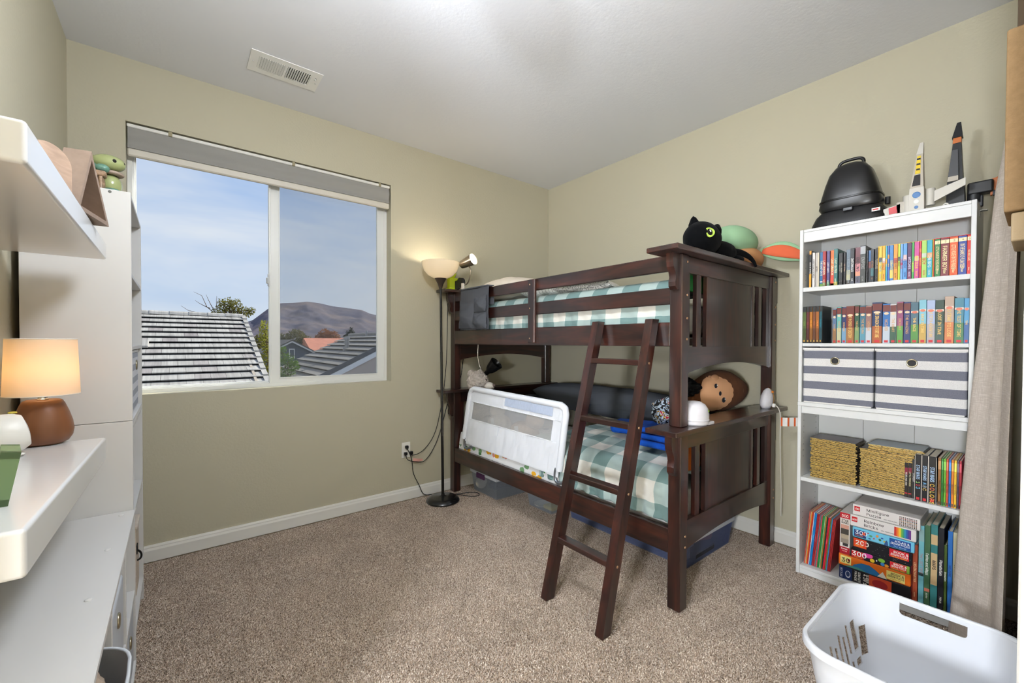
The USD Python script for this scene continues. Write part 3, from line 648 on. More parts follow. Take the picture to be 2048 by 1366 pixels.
for (y0, y1) in PY:
    yc = (y0 + y1) / 2
    for (zb, za0, zo0, zo1, zt) in ((1.078, .045, 1.206, 1.546, ZT0), (.258, .035, .398, .733, ZM0)):
        part(bed, 'end_rail', arch_rail(zb, zo0, za0, yc, .030), wx_)
        part(bed, 'end_rail', bx((FX1 - .001, yc - .015, zo1), (BX0 + .001, yc + .015, zt - .0005), .002), wx_)
        part(bed, 'end_panel', bx((-.845, yc - .006, zo0 - .004), (-.352, yc + .006, zo1 + .004)), wz_)
        for xa, xb in ((FX1, -1.030), (-.967, -.926), (-.872, -.842), (-.355, -.325), (-.270, -.229), (-.165, BX0)):
            part(bed, 'slat', bx((xa, yc - .011, zo0 - .003), (xb, yc + .011, zo1 + .003), .002), wz_)
for (z0, z1, x0, x1) in ((1.207, 1.318, FX0 + .002, FX0 + .027), (1.400, 1.476, FX0 + .006, FX0 + .026), (1.552, 1.626, FX0 + .006, FX0 + .026), (.252, .366, FX0 + .004, FX0 + .030)):
    part(bed, 'side_rail', bx((x0, PY[1][1] - .0005, z0), (x1, PY[0][0] + .0005, z1), .003), wy_)
for (z0, z1) in ((1.207, 1.318), (1.40, 1.476), (.252, .366)):
    part(bed, 'side_rail', bx((BX1 - .028, PY[1][1] - .0005, z0), (BX1 - .004, PY[0][0] + .0005, z1), .003), wy_)
part(bed, 'guard_batten', bx((FX0 - .015, -1.092, 1.222), (FX0 + .0055, -1.030, 1.622), .003), wz_)
for za in (1.225, .285):
    for xx in (FX0 + .0275 if za > 1 else FX0 + .0305, BX1 - .0485):
        part(bed, 'ledge', bx((xx, PY[1][1], za), (xx + .02, PY[0][0], za + .025)), wy_)
for k in range(12):
    y = -.18 - k * .16
    for za in (1.2505, .3105):
        part(bed, 'bed_slat', bx((FX0 + .031, y - .035, za), (BX1 - .03, y + .035, za + .014)), wx_)
for z in (1.59, 1.44, 1.335, 1.24, .34, .29):
    for xc in ((FX0 + FX1) / 2 + .012, (BX0 + BX1) / 2 + .012):
        part(bed, 'bolt', ap(axes((xc, PY[1][0] - .0002, z), (1, 0, 0), (0, 0, 1), (0, -1, 0)), lathe([(0, 0), (.0058, 0), (.005, .0016), (.0028, .0018), (.0026, .0006), (0, .0006)], 14)), bolt_m)
for z in (1.59, 1.44, 1.25):
    part(bed, 'bolt', ap(axes((FX0 - .0152, -1.048, z), (0, 1, 0), (0, 0, 1), (-1, 0, 0)), lathe([(0, 0), (.005, 0), (.004, .0014), (0, .0014)], 12)), bolt_m)

# the ladder leaning on the front rails
lad = thing('bed_ladder', 'dark wooden four-rung ladder leaning against the front of the bunk bed', 'ladder', at=(-1.5, -1.78, 0))
lb, lt = np.array([-1.545, 0, .003]), np.array([-1.186, 0, 1.345])
ld = (lt - lb) / np.linalg.norm(lt - lb); ln = np.array([ld[2], 0, -ld[0]])   # along the rail; across it, away from the front
def rail_mesh(yb0, yt0, w):
    out = []
    P = []
    for k, (p, yy) in enumerate(((lb, yb0), (lt, yt0))):
        for a in (0, .049):
            q = p + ln * a
            if k == 0: q = q + ld * ((.003 - q[2]) / ld[2])           # feet cut level with the floor
            elif a == 0: q = q - ld * .012
            for s in (0, -w):
                P.append((q[0], yy + s, q[2]))
    m = trimesh.convex.convex_hull(np.array(P)); return mv(m)
RW = .040
part(lad, 'rail', rail_mesh(-1.594, -1.598, RW), wz_)
part(lad, 'rail', rail_mesh(-1.928, -1.918, RW), wz_)
for z in (.262, .553, .832, 1.118):
    t = (z - lb[2]) / (lt[2] - lb[2]); c = lb + (lt - lb) * t
    ya, yb_ = -1.594 - .004 * t - RW + .002, -1.928 + .010 * t - .002
    part(lad, 'rung', cat(bx((c[0] + .004, yb_, z), (c[0] + .052, ya, z + .026), .003)), wy_)
    for yy in (yb_ - RW + .0020,):
        part(lad, 'bolt', ap(axes((c[0] + .028, yy - .0004, z + .012), (1, 0, 0), (0, 0, 1), (0, -1, 0)), lathe([(0, 0), (.0062, 0), (.005, .0016), (0, .0018)], 14)), bolt_m)

# ------------------------------------------------------------------ mattresses, sheets and quilts
ging_n = {'a': ('attribute', dict(attribute='st')), 's': ('separate_xyz', {}), 'nz': ('noise_texture', dict(scale=900.0, detail=2.0)), 'g': ('geometry', {}),
    'u': ('math', dict(math_type='divide', value2=.20)), 'v': ('math', dict(math_type='divide', value2=.20)), 'fu': ('math', dict(math_type='fraction')), 'fv': ('math', dict(math_type='fraction')),
    'lu': ('math', dict(math_type='less_than', value2=.5)), 'lv': ('math', dict(math_type='less_than', value2=.5)), 'sum': ('math', dict(math_type='add')), 'h': ('math', dict(math_type='divide', value2=2.0)),
    'r': ('rgb_ramp', dict(ramp=[(0, lin((222, 219, 210))), (.5, lin((165, 182, 178))), (1, lin((112, 138, 136)))])), 'w': ('rgb_ramp', dict(ramp=[(.3, (.90,) * 3), (.7, (1,) * 3)])),
    'm2': ('mix_color', dict(blend_type='multiply', fac=1.0)), 'b': ('bump', dict(strength=.2, distance=.001)), 'p': ('principled_bsdf', dict(roughness=.9, specular_ior_level=.12, sheen_weight=.1))}
ging_l = [('a.vector', 's.vector'), ('s.x', 'u.value1'), ('s.y', 'v.value1'), ('u.value', 'fu.value1'), ('v.value', 'fv.value1'), ('fu.value', 'lu.value1'), ('fv.value', 'lv.value1'), ('lu.value', 'sum.value1'), ('lv.value', 'sum.value2'),
    ('sum.value', 'h.value1'), ('h.value', 'r.fac'), ('g.position', 'nz.vector'), ('nz.fac', 'w.fac'), ('r.color', 'm2.a'), ('w.color', 'm2.b'), ('m2.result', 'p.base_color'), ('nz.fac', 'b.height'), ('b.normal', 'p.normal')]
gingham = nodes('gingham_sage', ging_n, ging_l)
white_cloth = mat('white_cotton', (226, 224, 220), .9, .12, bump=(260, .2))
for zz, lab in ((1.266, 'white mattress of the upper bunk under the checked quilt'), (.326, 'white mattress of the lower bunk under the printed sheet')):
    solo('mattress', rbox((FX0 + .085, -1.975, zz), (BX1 - .055, -.120, zz + .15), .03), white_cloth, lab, 'mattress', smooth=40)
def quilt(name, x_edge, x_back, y0, y1, ztop, zlow, seed, amp, lab, foot=.10):
    """A checked quilt: flat over the mattress, hanging at the front (towards -x) and tucked at the foot; uv are cloth lengths."""
    nu, nv = 150, 120; Lx = x_back - x_edge; drop = ztop - zlow; Ls = Lx + drop; Ly = y1 - y0
    u = np.linspace(0, 1, nu)[:, None] * Ls; v = np.linspace(0, 1, nv)[None, :] * Ly
    u, v = np.broadcast_arrays(u, v)
    R = .055 if ztop > 1 else .10
    x = np.where(u < drop - R, x_edge - .0, 0.0); z = np.where(u < drop - R, zlow + u, 0.0)
    a = np.clip((u - (drop - R)) / (R * PI / 2), 0, 1) * PI / 2
    x = x_edge + R * (1 - np.cos(a)); z = np.where(u < drop - R, zlow + u, ztop - R + R * np.sin(a))
    over = np.maximum(u - (drop - R) - R * PI / 2, 0); x = x + over
    n3 = np.stack([x * 5, (y0 + v) * 5, z * 5 + seed], -1)
    w1 = fbm(n3 * 1.1, 4, seed); w2 = fbm(n3 * np.array([2.2, 1.0, 2.2]) * 1.6 + 9, 3, seed + 5)
    top = np.clip(over / .1, 0, 1)
    z = z + top * (amp * 2.0 * w1 + .014 * np.sin(over / Lx * PI) + .008 + (0.04 * over if ztop < 1 else 0))
    hang = np.clip(1 - u / drop, 0, 1)
    fold = np.sin((y0 + v) * 62 + 4 * w2) * .010 + w2 * .03
    x = x - (hang ** .7) * fold * (amp / .02) * .7 - .004 * hang
    y = y0 + v + .010 * w1
    e = np.clip((v) / foot, 0, 1); z = z - (1 - np.sqrt(np.clip(1 - (1 - e) ** 2, 0, 1))) * .05 * top     # rounded over the foot edge
    P = np.stack([x, y, z], -1)
    i = np.arange(nu * nv).reshape(nu, nv); q = np.stack([i[:-1, :-1], i[:-1, 1:], i[1:, 1:], i[1:, :-1]], -1).reshape(-1, 4)
    Ft = np.vstack([q[:, [0, 1, 2]], q[:, [0, 2, 3]]]); V = P.reshape(-1, 3)
    nrm = trimesh.Trimesh(V, Ft, process=False).vertex_normals
    N = len(V); W = V - nrm * .008
    rim = np.r_[i[:, 0], i[-1, 1:], i[-2::-1, -1], i[0, -2:0:-1]]; r2 = np.roll(rim, -1)
    side = np.stack([rim, r2, r2 + N, rim + N], -1)
    F2 = np.vstack([Ft, Ft[:, ::-1] + N, side[:, [0, 1, 2]], side[:, [0, 2, 3]]])
    uv = np.stack([u, v], -1).reshape(-1, 2) + np.array([.03, .02]); uv = np.vstack([uv, uv])
    return solo(name, (np.vstack([V, W]), F2), gingham, lab, 'quilt', smooth=True, uv=uv)
quilt('quilt', FX0 + .050, BX1 - .05, -1.990, -.36, 1.520, 1.280, 3, .014, 'sage green and white checked quilt on the upper bunk behind the guard rails')
quilt('quilt', FX0 + .050, BX1 - .05, -1.990, -1.10, .600, .378, 11, .024, 'rumpled sage green and white checked quilt on the lower bunk')
# printed sheet on the lower mattress: scattered motifs as flat print on white
print_m = nodes('dino_sheet', {'g': ('geometry', {}), 'mp': ('mapping', dict(scale=(1, 1, 1.6))), 'v': ('voronoi_texture', dict(scale=13.0, randomness=.9)), 'n': ('noise_texture', dict(scale=60.0, detail=2.0)),
    'nn': ('math', dict(math_type='multiply_add', value2=.42, value3=-.21)), 'ds': ('math', dict(math_type='add')), 'c': ('math', dict(math_type='less_than', value2=.34)),
    'sc': ('separate_color', {}), 'r': ('rgb_ramp', dict(interpolate=False, ramp=[(0, lin((224, 152, 30))), (.22, lin((44, 74, 132))), (.42, lin((70, 120, 70))), (.6, lin((214, 140, 124))), (.74, lin((118, 158, 112))), (.88, lin((232, 172, 48)))])),
    'm': ('mix_color', dict(a=lin((226, 226, 226)))), 'p': ('principled_bsdf', dict(roughness=.9, specular_ior_level=.1))},
    [('g.position', 'mp.vector'), ('mp.vector', 'v.vector'), ('g.position', 'n.vector'), ('n.fac', 'nn.value1'), ('v.distance', 'ds.value1'), ('nn.value', 'ds.value2'), ('ds.value', 'c.value1'), ('v.color', 'sc.color'), ('sc.r', 'r.fac'), ('r.color', 'm.b'), ('c.value', 'm.fac'), ('m.result', 'p.base_color')])
def sheet_fn(u, v):
    y = -1.34 + u * (1.225); w = fbm(np.stack([y * 9, v * 3, 0 * y], -1), 3, 2)
    a = np.clip(v / .45, 0, 1) * PI / 2
    x = FX0 + .036 + .03 * (1 - np.cos(a)) + np.maximum(v - .45, 0) * 1.2 - .006 * w * (1 - v); z = .340 + np.clip(v / .35, 0, 1) * .115 + .036 * np.sin(a) + .008 * w
    return np.stack([x, y, z], -1)
solo('fitted_sheet', grid(sheet_fn, 90, 30, -.004), print_m, 'white sheet printed with small coloured animals on the lower mattress', 'bed sheet', smooth=True)

# ------------------------------------------------------------------ upper bunk: pillows, pocket organiser, clip lamp, toys
def pillow(c, h, M=None, seed=0, p=2.6, wr=.10):
    """A stuffed pillow: half sizes h, seams at its edge."""
    n = 40; s = np.linspace(-1, 1, n); X, Y = np.meshgrid(s, s, indexing='ij')
    r = np.clip((1 - np.abs(X) ** p) * (1 - np.abs(Y) ** p), 0, 1) ** .5
    w = fbm(np.stack([X * 2.2 + seed, Y * 2.2, 0 * X], -1), 4, seed)
    pin = 1 - .07 * (1 - np.abs(Y) ** 2) * 0 - .06 * np.abs(X * Y)
    top = np.stack([X * h[0] * pin, Y * h[1] * pin, h[2] * r * (1 + wr * 4 * w)], -1).reshape(-1, 3); bot = top * [1, 1, -1]
    i = np.arange(n * n).reshape(n, n); q = np.stack([i[:-1, :-1], i[1:, :-1], i[1:, 1:], i[:-1, 1:]], -1).reshape(-1, 4)
    Ft = np.vstack([q[:, [0, 1, 2]], q[:, [0, 2, 3]]])
    m = trimesh.Trimesh(np.vstack([top, bot]), np.vstack([Ft, Ft[:, ::-1] + n * n]), process=True); m.merge_vertices()
    return ap(T(*c) @ (M if M is not None else np.eye(4)), m)
cream = mat('pillow_cream', (228, 216, 200), .9, .12, bump=(200, .2))
stripe_m = nodes('pillow_ticking', {'g': ('geometry', {}), 'w': ('wave_texture', dict(bands_direction='diagonal', scale=22.0, distortion=1.5)), 'r': ('rgb_ramp', dict(ramp=[(.86, lin((226, 222, 214))), (.94, lin((176, 170, 162)))])), 'p': ('principled_bsdf', dict(roughness=.9, specular_ior_level=.1))},
    [('g.position', 'w.vector'), ('w.fac', 'r.fac'), ('r.color', 'p.base_color')])
solo('pillow', pillow((-.80, -.42, 1.645), (.24, .27, .085), Rx(-.05) @ Ry(-.06), 1), cream, 'plump cream pillow at the head of the upper bunk beside the clip lamp', 'pillow', smooth=True)
solo('pillow', pillow((-.55, -.80, 1.64), (.36, .26, .09), Ry(-.10) @ Rx(.06), 2), stripe_m, 'large off-white striped pillow in the middle of the upper bunk', 'pillow', smooth=True)
solo('blanket', crumple((-.93, -1.30, 1.575), .12, (1.0, 1.75, .42), 9, .5), nodes('dot_blanket', {'g': ('geometry', {}), 'v': ('voronoi_texture', dict(scale=110.0)), 'r': ('rgb_ramp', dict(ramp=[(.25, lin((110, 108, 104))), (.5, lin((206, 204, 198)))])), 'p': ('principled_bsdf', dict(roughness=.92))}, [('g.position', 'v.vector'), ('v.distance', 'r.fac'), ('r.color', 'p.base_color')]), 'small grey speckled blanket bunched on the upper quilt', 'blanket', smooth=True)
gbx = thing('green_box', 'bright green flat box standing at the foot of the upper bunk', 'box', at=(-.85, -1.9, 1.47))
part(gbx, 'body', bx((-1.06, -2.002, 1.475), (-.70, -1.992, 1.625), .003), paint((46, 178, 84), .5))
part(gbx, 'lid_seam', bx((-.98, -2.0025, 1.4755), (-.974, -1.9915, 1.6255)), paint((22, 110, 52), .6))

org = thing('pocket_organiser', 'charcoal grey fabric pocket organiser hanging over the upper bunk rail', 'organiser', at=(-1.15, -.41, 1.47))
ogm = mat('organiser_charcoal', (84, 86, 92), .85, .2, bump=(240, .25))
def cloth_panel(y0, y1, z0, z1, x, out, seed, th=.004, sag=0.0, belly=.018):
    def fn(u, v):
        w = fbm(np.stack([u * 2.6 + seed, v * 2.6, 0 * u], -1), 3, seed)
        return np.stack([x - out - belly * np.sin(u * PI) * np.sin(np.clip(v * 1.1, 0, 1) * PI) - .016 * w - .006 * (1 - v), y0 + (y1 - y0) * u, z0 + (z1 - z0) * v - sag * np.sin(u * PI) * v], -1)
    return grid(fn, 26, 26, -th)
X0 = FX0 - .013
part(org, 'back_panel', cloth_panel(-.605, -.228, 1.318, 1.632, X0, .006, 1, .005, .010, .006), ogm, smooth=40)
part(org, 'hem', cat(bx((X0 - .012, -.600, 1.6268), (FX0 + .035, -.232, 1.638), .004), bx((FX0 + .029, -.600, 1.50), (FX0 + .035, -.232, 1.630), .002)), ogm)
part(org, 'pocket', cloth_panel(-.437, -.236, 1.330, 1.548, X0, .020, 4, .004, .016, .034), ogm, smooth=40)
part(org, 'pocket', cloth_panel(-.598, -.444, 1.448, 1.566, X0, .020, 6, .004, .008, .026), ogm, smooth=40)
part(org, 'pocket', cloth_panel(-.602, -.425, 1.326, 1.444, X0, .022, 8, .004, .006, .030), ogm, smooth=40)
solo('tissue_card', bx((-1.136, -.225, 1.63), (-1.118, -.205, 1.69), .001), paint((224, 216, 206), .7), 'small white card standing between the clip lamp and the organiser', 'card')

cl = thing('clip_lamp', 'lit silver gooseneck clip lamp on the upper bunk headboard', 'lamp', at=(-1.09, -.16, 1.66))
nick = mat('satin_nickel', (150, 140, 128), .32, metal=1.0)
hd = np.array([.28, -.90, .26]); hd /= np.linalg.norm(hd)
hc = np.array([-1.115, -.275, 1.853])
ex_ = np.cross([0, 0, 1], hd); ex_ /= np.linalg.norm(ex_)
Mc = axes(hc, ex_, np.cross(hd, ex_), hd)
part(cl, 'head', ap(Mc, lathe([(0, -.075), (.026, -.074), (.031, -.068), (.046, .055), (.0445, .055), (.043, .050), (0, .048)], 40)), nick, smooth=30)
clip_m = nodes('clip_bulb', {'e': ('emission', dict(color=lin((255, 236, 205)), strength=CLIP))}, [], surface='e.emission')
part(cl, 'bulb', ap(Mc, lathe([(0, .054), (.0425, .0505), (.0425, .0500), (0, .049)], 36)), clip_m)
part(cl, 'gooseneck', tube(spline([hc + hd * .0 - np.array([0, 0, .034]), hc + np.array([.0, -.035, -.085]), (-1.115, -.30, 1.735), (-1.113, -.255, 1.685), (-1.11, -.20, 1.682), (-1.10, -.155, 1.692)], 50), .0055, 10), mat('gooseneck_metal', (176, 166, 152), .3, metal=1.0), smooth=True)
cp = part(cl, 'clamp', cat(cyl((-1.128, -.165, 1.700), (-1.098, -.165, 1.700), .040, 28), bx((-1.125, -.135, 1.650), (-1.10, -.085, 1.725), .006)), black, smooth=30)
part(cp, 'jaw', bx((-1.132, -.115, 1.6475), (-1.108, -.06, 1.655), .002), nick)
tq = np.array([-1.118, -.055, ZT1 + .0008])
solo('toy_castle', cat(rbox(tq + [-.058, -.036, 0], tq + [.03, .036, .020], .004), ap(T(*(tq + [-.018, 0, .018])) , lathe([(.034, 0), (.034, .075), (.028, .082), (.040, .10), (.048, .125), (.036, .145), (.016, .185), (0, .192)], 5)), rbox(tq + [-.012, -.032, .02], tq + [.034, -.004, .10], .006)), mat('lime_plastic', (190, 214, 20), .45), 'lime green angular plastic toy tower on the headboard behind the floor lamp', 'toy')

# ------------------------------------------------------------------ lower bunk
lo = thing('clip_lamp', 'unlit black gooseneck lamp bent down over the lower bunk pillow', 'lamp', at=(-.95, -.13, 1.1))
bd_ = np.array([.30, -.62, .62]); bd_ /= np.linalg.norm(bd_); ex_ = np.cross([0, 0, 1], bd_); ex_ /= np.linalg.norm(ex_)
hb = np.array([-.90, -.205, .962])
Mb = axes(hb, ex_, np.cross(bd_, ex_), bd_)
part(lo, 'head', ap(Mb, lathe([(0, -.022), (.014, -.022), (.017, .0), (.020, .02), (.022, .035), (.034, .05), (.044, .075), (.052, .115), (.058, .140), (.056, .141), (.050, .115), (.040, .078), (.030, .056), (0, .05)], 40)), gblk, smooth=35)
part(lo, 'gooseneck', tube(spline([(-.915, -.118, 1.245), (-.917, -.118, 1.16), (-.915, -.125, 1.06), (-.905, -.150, .995), hb + bd_ * .0 + np.array([-.012, .012, .004])], 40), .0062, 10), mat('gooseneck_steel', (196, 192, 184), .28, metal=1.0), smooth=True)
part(lo, 'clamp', bx((-.94, -.125, 1.215), (-.895, -.105, 1.265), .005), black)
dgm = mat('charcoal_cotton', (92, 96, 104), .92, .12, bump=(180, .25))
solo('pillow', pillow((-.28, -1.02, .765), (.18, .80, .112), Ry(.25), 7, 3.2, .08), dgm, 'long charcoal grey body pillow along the wall of the lower bunk', 'pillow', smooth=True)
solo('pillow', pillow((-.60, -.36, .64), (.34, .19, .10), Rx(.45), 8), mat('pillow_slate', (84, 91, 102), .9, .1, bump=(180, .2)), 'dark slate pillow against the headboard of the lower bunk', 'pillow', smooth=True)
# grey teddy behind the guard
fur = mat('teddy_fur', (186, 176, 166), .95, .05, var=(60, .25), bump=(130, .9), bdist=.012, sheen=.03)
def fluffy(m, amp, seed, f=60):
    v, fc = mv(m); n = trimesh.Trimesh(v, fc, process=False).vertex_normals
    return v + n * (amp * (fbm(v * f, 2, seed)))[:, None], fc
te = thing('teddy_bear', 'fluffy grey teddy bear sitting at the head of the lower bunk', 'teddy bear', at=(-1.02, -.24, .48))
hc2 = np.array([-1.015, -.262, .905])
part(te, 'body', fluffy(cat(ball((-1.015, -.262, .69), .10, 4, (1, .85, 1.35)), ball((-1.050, -.215, .66), .05, 3, (.8, .8, 1.9)), ball((-.98, -.36, .60), .05, 3, (1, 1.2, 1))), .02, 3), fur, smooth=True)
part(te, 'head', fluffy(ball(hc2, .088, 5, (1, .95, 1.02)), .022, 4), fur, smooth=True)
for s in (-1, 1):
    part(te, 'ear', fluffy(ball(hc2 + [-.05 + .062 * (s > 0), .015 - .03 * (s > 0), .070], .034, 4, (1, .6, 1)), .012, 5), fur, smooth=True)
mz = hc2 + np.array([.055, -.082, -.030])
mu = part(te, 'muzzle', ball(mz, .040, 4, (1.05, 1.0, .85)), mat('teddy_muzzle', (222, 214, 202), .9, .1, bump=(220, .3)), smooth=True)
part(mu, 'nose', ball(mz + [.020, -.035, .010], .014, 3, (1, .8, .9)), mat('teddy_nose', (112, 94, 84), .7), smooth=True)
part(mu, 'mouth', tube(spline([mz + [-.004, -.038, -.014], mz + [.018, -.038, -.018], mz + [.036, -.020, -.014]], 12), .0016, 6), paint((60, 48, 44), .7), smooth=True)
part(te, 'eye', ball(hc2 + [.030, -.074, .022], .007, 2), mat('gloss_black', (12, 12, 14), .08), smooth=True)
# plush toys lying behind the mesh guard
for k, (c, r, s, col, lab) in enumerate(((( -.99, -.52, .60), .085, (1, 1.25, 1), (208, 196, 182), 'cream plush toy lying behind the mesh of the bed guard, near the teddy'),
                                         ((-.98, -.80, .585), .095, (1, 1.3, .9), (190, 158, 130), 'tan plush toy lying behind the middle of the bed guard'))):
    p = thing('plush_toy', lab, 'plush toy', at=c)
    pm = mat('plush_%d' % k, col, .95, .05, var=(40, .12), bump=(140, .5), bdist=.006)
    part(p, 'body', ball(c, r, 4, s), pm, smooth=True)
    part(p, 'head', ball(np.array(c) + [.02, .05 if k == 0 else -.09, .10], r * .68, 4), pm, smooth=True)
    for q in (-1, 1):
        part(p, 'ear', ball(np.array(c) + [.02 + .012 * q, (.05 if k == 0 else -.09) + .045 * q, .165], r * .32, 3, (.6, 1, 1.1)), pm, smooth=True)
    part(p, 'sewn_label', ap(axes(np.array(c) + [-r - .006, -.02, .02], (0, -1, .25), (0, .25, 1), (-1, 0, 0)), bx((0, 0, 0), (.040, .040, .0012))), paint((232, 232, 230), .8))
solo('folded_blanket', crumple((-.97, -1.10, .560), .12, (.9, 1.5, .6), 14, .4), mat('blanket_mint', (196, 212, 206), .92, .1, bump=(120, .2)), 'pale mint folded blanket behind the right end of the bed guard', 'blanket', smooth=True)

# white mesh bed guard
gd = thing('bed_guard', 'white fabric toddler bed guard with mesh window along the lower bunk', 'bed guard', at=(-1.11, -.8, .38))
gw = mat('guard_fabric', (234, 237, 243), .8, .2, bump=(260, .2))
XG = -1.112
def gpt(s, t):
    """Point of the guard's face: s along its length (0 head end .. 1 foot end), t up; its outline leans as in the photo."""
    yb, yt = -.205 - s * 1.070, -.318 - s * 1.025
    zb, zt = .418 - .005 * s, .872 - .018 * s
    return np.stack([XG - .012 * t * 0 + 0 * s + 0 * t, yb * (1 - t) + yt * t, zb * (1 - t) + zt * t], -1)
def strip(s0, s1, t0, t1, th, seed, amp, nu=40, nv=14, puff=.0):
    def fn(u, v):
        s, t = s0 + (s1 - s0) * u, t0 + (t1 - t0) * v
        P = gpt(s, t); w = fbm(np.stack([s * 26, t * 5, 0 * s + seed], -1), 3, seed)
        P[..., 0] += -amp * w * 2 - puff * np.sqrt(np.clip(np.sin(u * PI) * np.sin(v * PI), 0, 1)); return P
    return grid(fn, nu, nv, -th)
tub_pts = [gpt(0., .10), gpt(.0, .88), gpt(.012, .955), gpt(.045, .99), gpt(.955, .99), gpt(.988, .955), gpt(1., .88), gpt(1., .10)]
tp = np.array([np.asarray(p) for p in tub_pts]); 
part(gd, 'sleeve', ap(T(0, 0, 0), tube(np.vstack([np.linspace(tp[i], tp[i + 1], 8, endpoint=False) for i in range(len(tp) - 1)] + [tp[-1:]]), .021, 10)), gw, smooth=40)
part(gd, 'top_band', strip(.03, .97, .765, .975, .003, 1, .006, 70, 12), gw, smooth=True)
part(gd, 'lower_panel', strip(.03, .97, .015, .475, .003, 2, .006, 80, 20), gw, smooth=True)
part(gd, 'side_band', strip(.0, .062, .06, .97, .003, 3, .004, 10, 30), gw, smooth=True)
part(gd, 'side_band', strip(.905, 1.0, .0, .97, .003, 4, .006, 12, 30), gw, smooth=True)
mesh_m = nodes('guard_mesh', {'t': ('transparent_bsdf', {'color': (1, 1, 1)}), 'd': ('diffuse_bsdf', dict(color=lin((214, 214, 214)))), 'mx': ('mix_closure', dict(fac=.34))}, [('t.BSDF', 'mx.closure1'), ('d.BSDF', 'mx.closure2')], surface='mx.closure')
part(gd, 'mesh_window', strip(.055, .91, .465, .775, .0006, 5, .002, 40, 8), mesh_m, smooth=True)
for t in (.47, .77):
    pts = np.array([gpt(s, t) for s in np.linspace(.05, .92, 40)]) + [-.004, 0, 0]
    part(gd, 'piping', tube(pts, .0032, 6), mat('guard_piping', (240, 242, 246), .7), smooth=True)
part(gd, 'warning_label', ap(T(-.0075, 0, 0), strip(.44, .90, .82, .955, .0008, 1, .006, 40, 8)), mat('label_blue', (188, 200, 222), .7, var=(120, .12), stretch=(1, 3, .4)), smooth=True)
part(gd, 'seam', tube(np.array([gpt(.40, t) for t in np.linspace(.02, .47, 12)]) + [-.0045, 0, 0], .002, 5), gw, smooth=True)
alu = mat('guard_tube', (150, 156, 164), .35, metal=.9)
for s, sg in ((.015, -1), (.975, 1)):
    p0 = gpt(s, .12)
    part(gd, 'tube_foot', tube(spline([p0, gpt(s, -.01), gpt(s, -.06) + np.array([.0, -.012, 0]), gpt(s, -.05) + np.array([0, -.065 * 1, .0]), gpt(s, .0) + np.array([.03, -.10, -.005])], 24), .0095, 10), alu, smooth=True)

# foot of the lower bunk: blankets, clothes, plush bear, white toy, night light
bm = mat('fleece_blue', (22, 74, 168), .95, .1, var=(30, .15), bump=(160, .3), sheen=.03)
blk = thing('folded_blanket', 'royal blue fleece blanket folded at the foot of the lower bunk', 'blanket', at=(-.75, -1.82, .6))
for k, (z0, z1, d) in enumerate(((.662, .694, 0), (.699, .730, .012), (.735, .766, .004))):
    def lay(u, v, z0=z0, z1=z1, d=d):
        pass
    part(blk, 'fold', fluffy(rbox((-.93 + d, -1.950, z0), (-.52 - d, -1.69 + d, z1), .014), .004, k, 14), bm, smooth=True)
part(blk, 'fold', fluffy(ap(T(-.73, -1.53, .715) @ Rz(.4), rbox((-.10, -.12, -.03), (.10, .12, .03), .025)), .012, 8, 16), bm, smooth=True)
def cloth_lump(c, r, s, seed, m, name, lab):
    solo(name, crumple(c, r, s, seed, .62, 5), m, lab, 'clothes', smooth=True)
pj = nodes('pyjama_print', {'g': ('geometry', {}), 'v': ('noise_texture', dict(scale=16.0, detail=1.0, distortion=2.2)), 'r': ('rgb_ramp', dict(interpolate=False, ramp=[(0, lin((24, 24, 28))), (.44, lin((176, 192, 208))), (.54, lin((24, 26, 30))), (.60, lin((212, 160, 40))), (.635, lin((170, 188, 204))), (.70, lin((176, 28, 38)))])), 'p': ('principled_bsdf', dict(roughness=.9))},
    [('g.position', 'v.vector'), ('v.fac', 'r.fac'), ('r.color', 'p.base_color')])
cloth_lump((-.80, -1.82, .852), .100, (1.0, .95, .85), 21, pj, 'pyjamas', 'crumpled black and pale blue printed pyjamas on the blue blanket')
cloth_lump((-.70, -1.84, .975), .070, (1.25, 1.1, .7), 23, mat('cloth_black', (30, 31, 33), .92, .1, bump=(140, .3)), 'folded_shirt', 'bunched black shirt on top of the printed pyjamas')
cloth_lump((-.61, -1.83, .835), .075, (1.0, .8, .9), 25, mat('cloth_crimson', (150, 24, 34), .92, .1), 'folded_shirt', 'crumpled crimson shirt behind the printed pyjamas')
solo('orange_pouch', rbox((-1.00, -1.99, .58), (-.80, -1.965, .72), .008), paint((226, 120, 40), .6), 'orange fabric pouch showing between the foot slats of the lower bunk', 'pouch', smooth=30)

brn = mat('plush_brown', (112, 72, 48), .9, .1, var=(14, .14), bump=(220, .2), sheen=.03)
tanm = mat('plush_tan', (232, 178, 136), .9, .1, sheen=.03)
pb = thing('plush_bear', 'large brown plush bear with tan face lying on the foot of the lower bunk', 'plush toy', at=(-.45, -1.93, ZM1))
bc = np.array([-.345, -1.865, .935])
def bear_fn():
    m = trimesh.creation.icosphere(5, 1.0); v = np.asarray(m.vertices).copy()
    e = np.sign(v) * np.abs(v) ** .86
    sx = np.where(v[:, 0] < 0, .33, .31)
    P = np.stack([e[:, 0] * sx, e[:, 1] * .088, e[:, 2] * .118 * (1 - .25 * np.clip(v[:, 0], 0, 1))], -1)
    P[:, 2] += .010 * np.cos(v[:, 0] * 5) * (v[:, 2] > 0)
    return P + bc, np.asarray(m.faces)
part(pb, 'body', bear_fn(), brn, smooth=True)
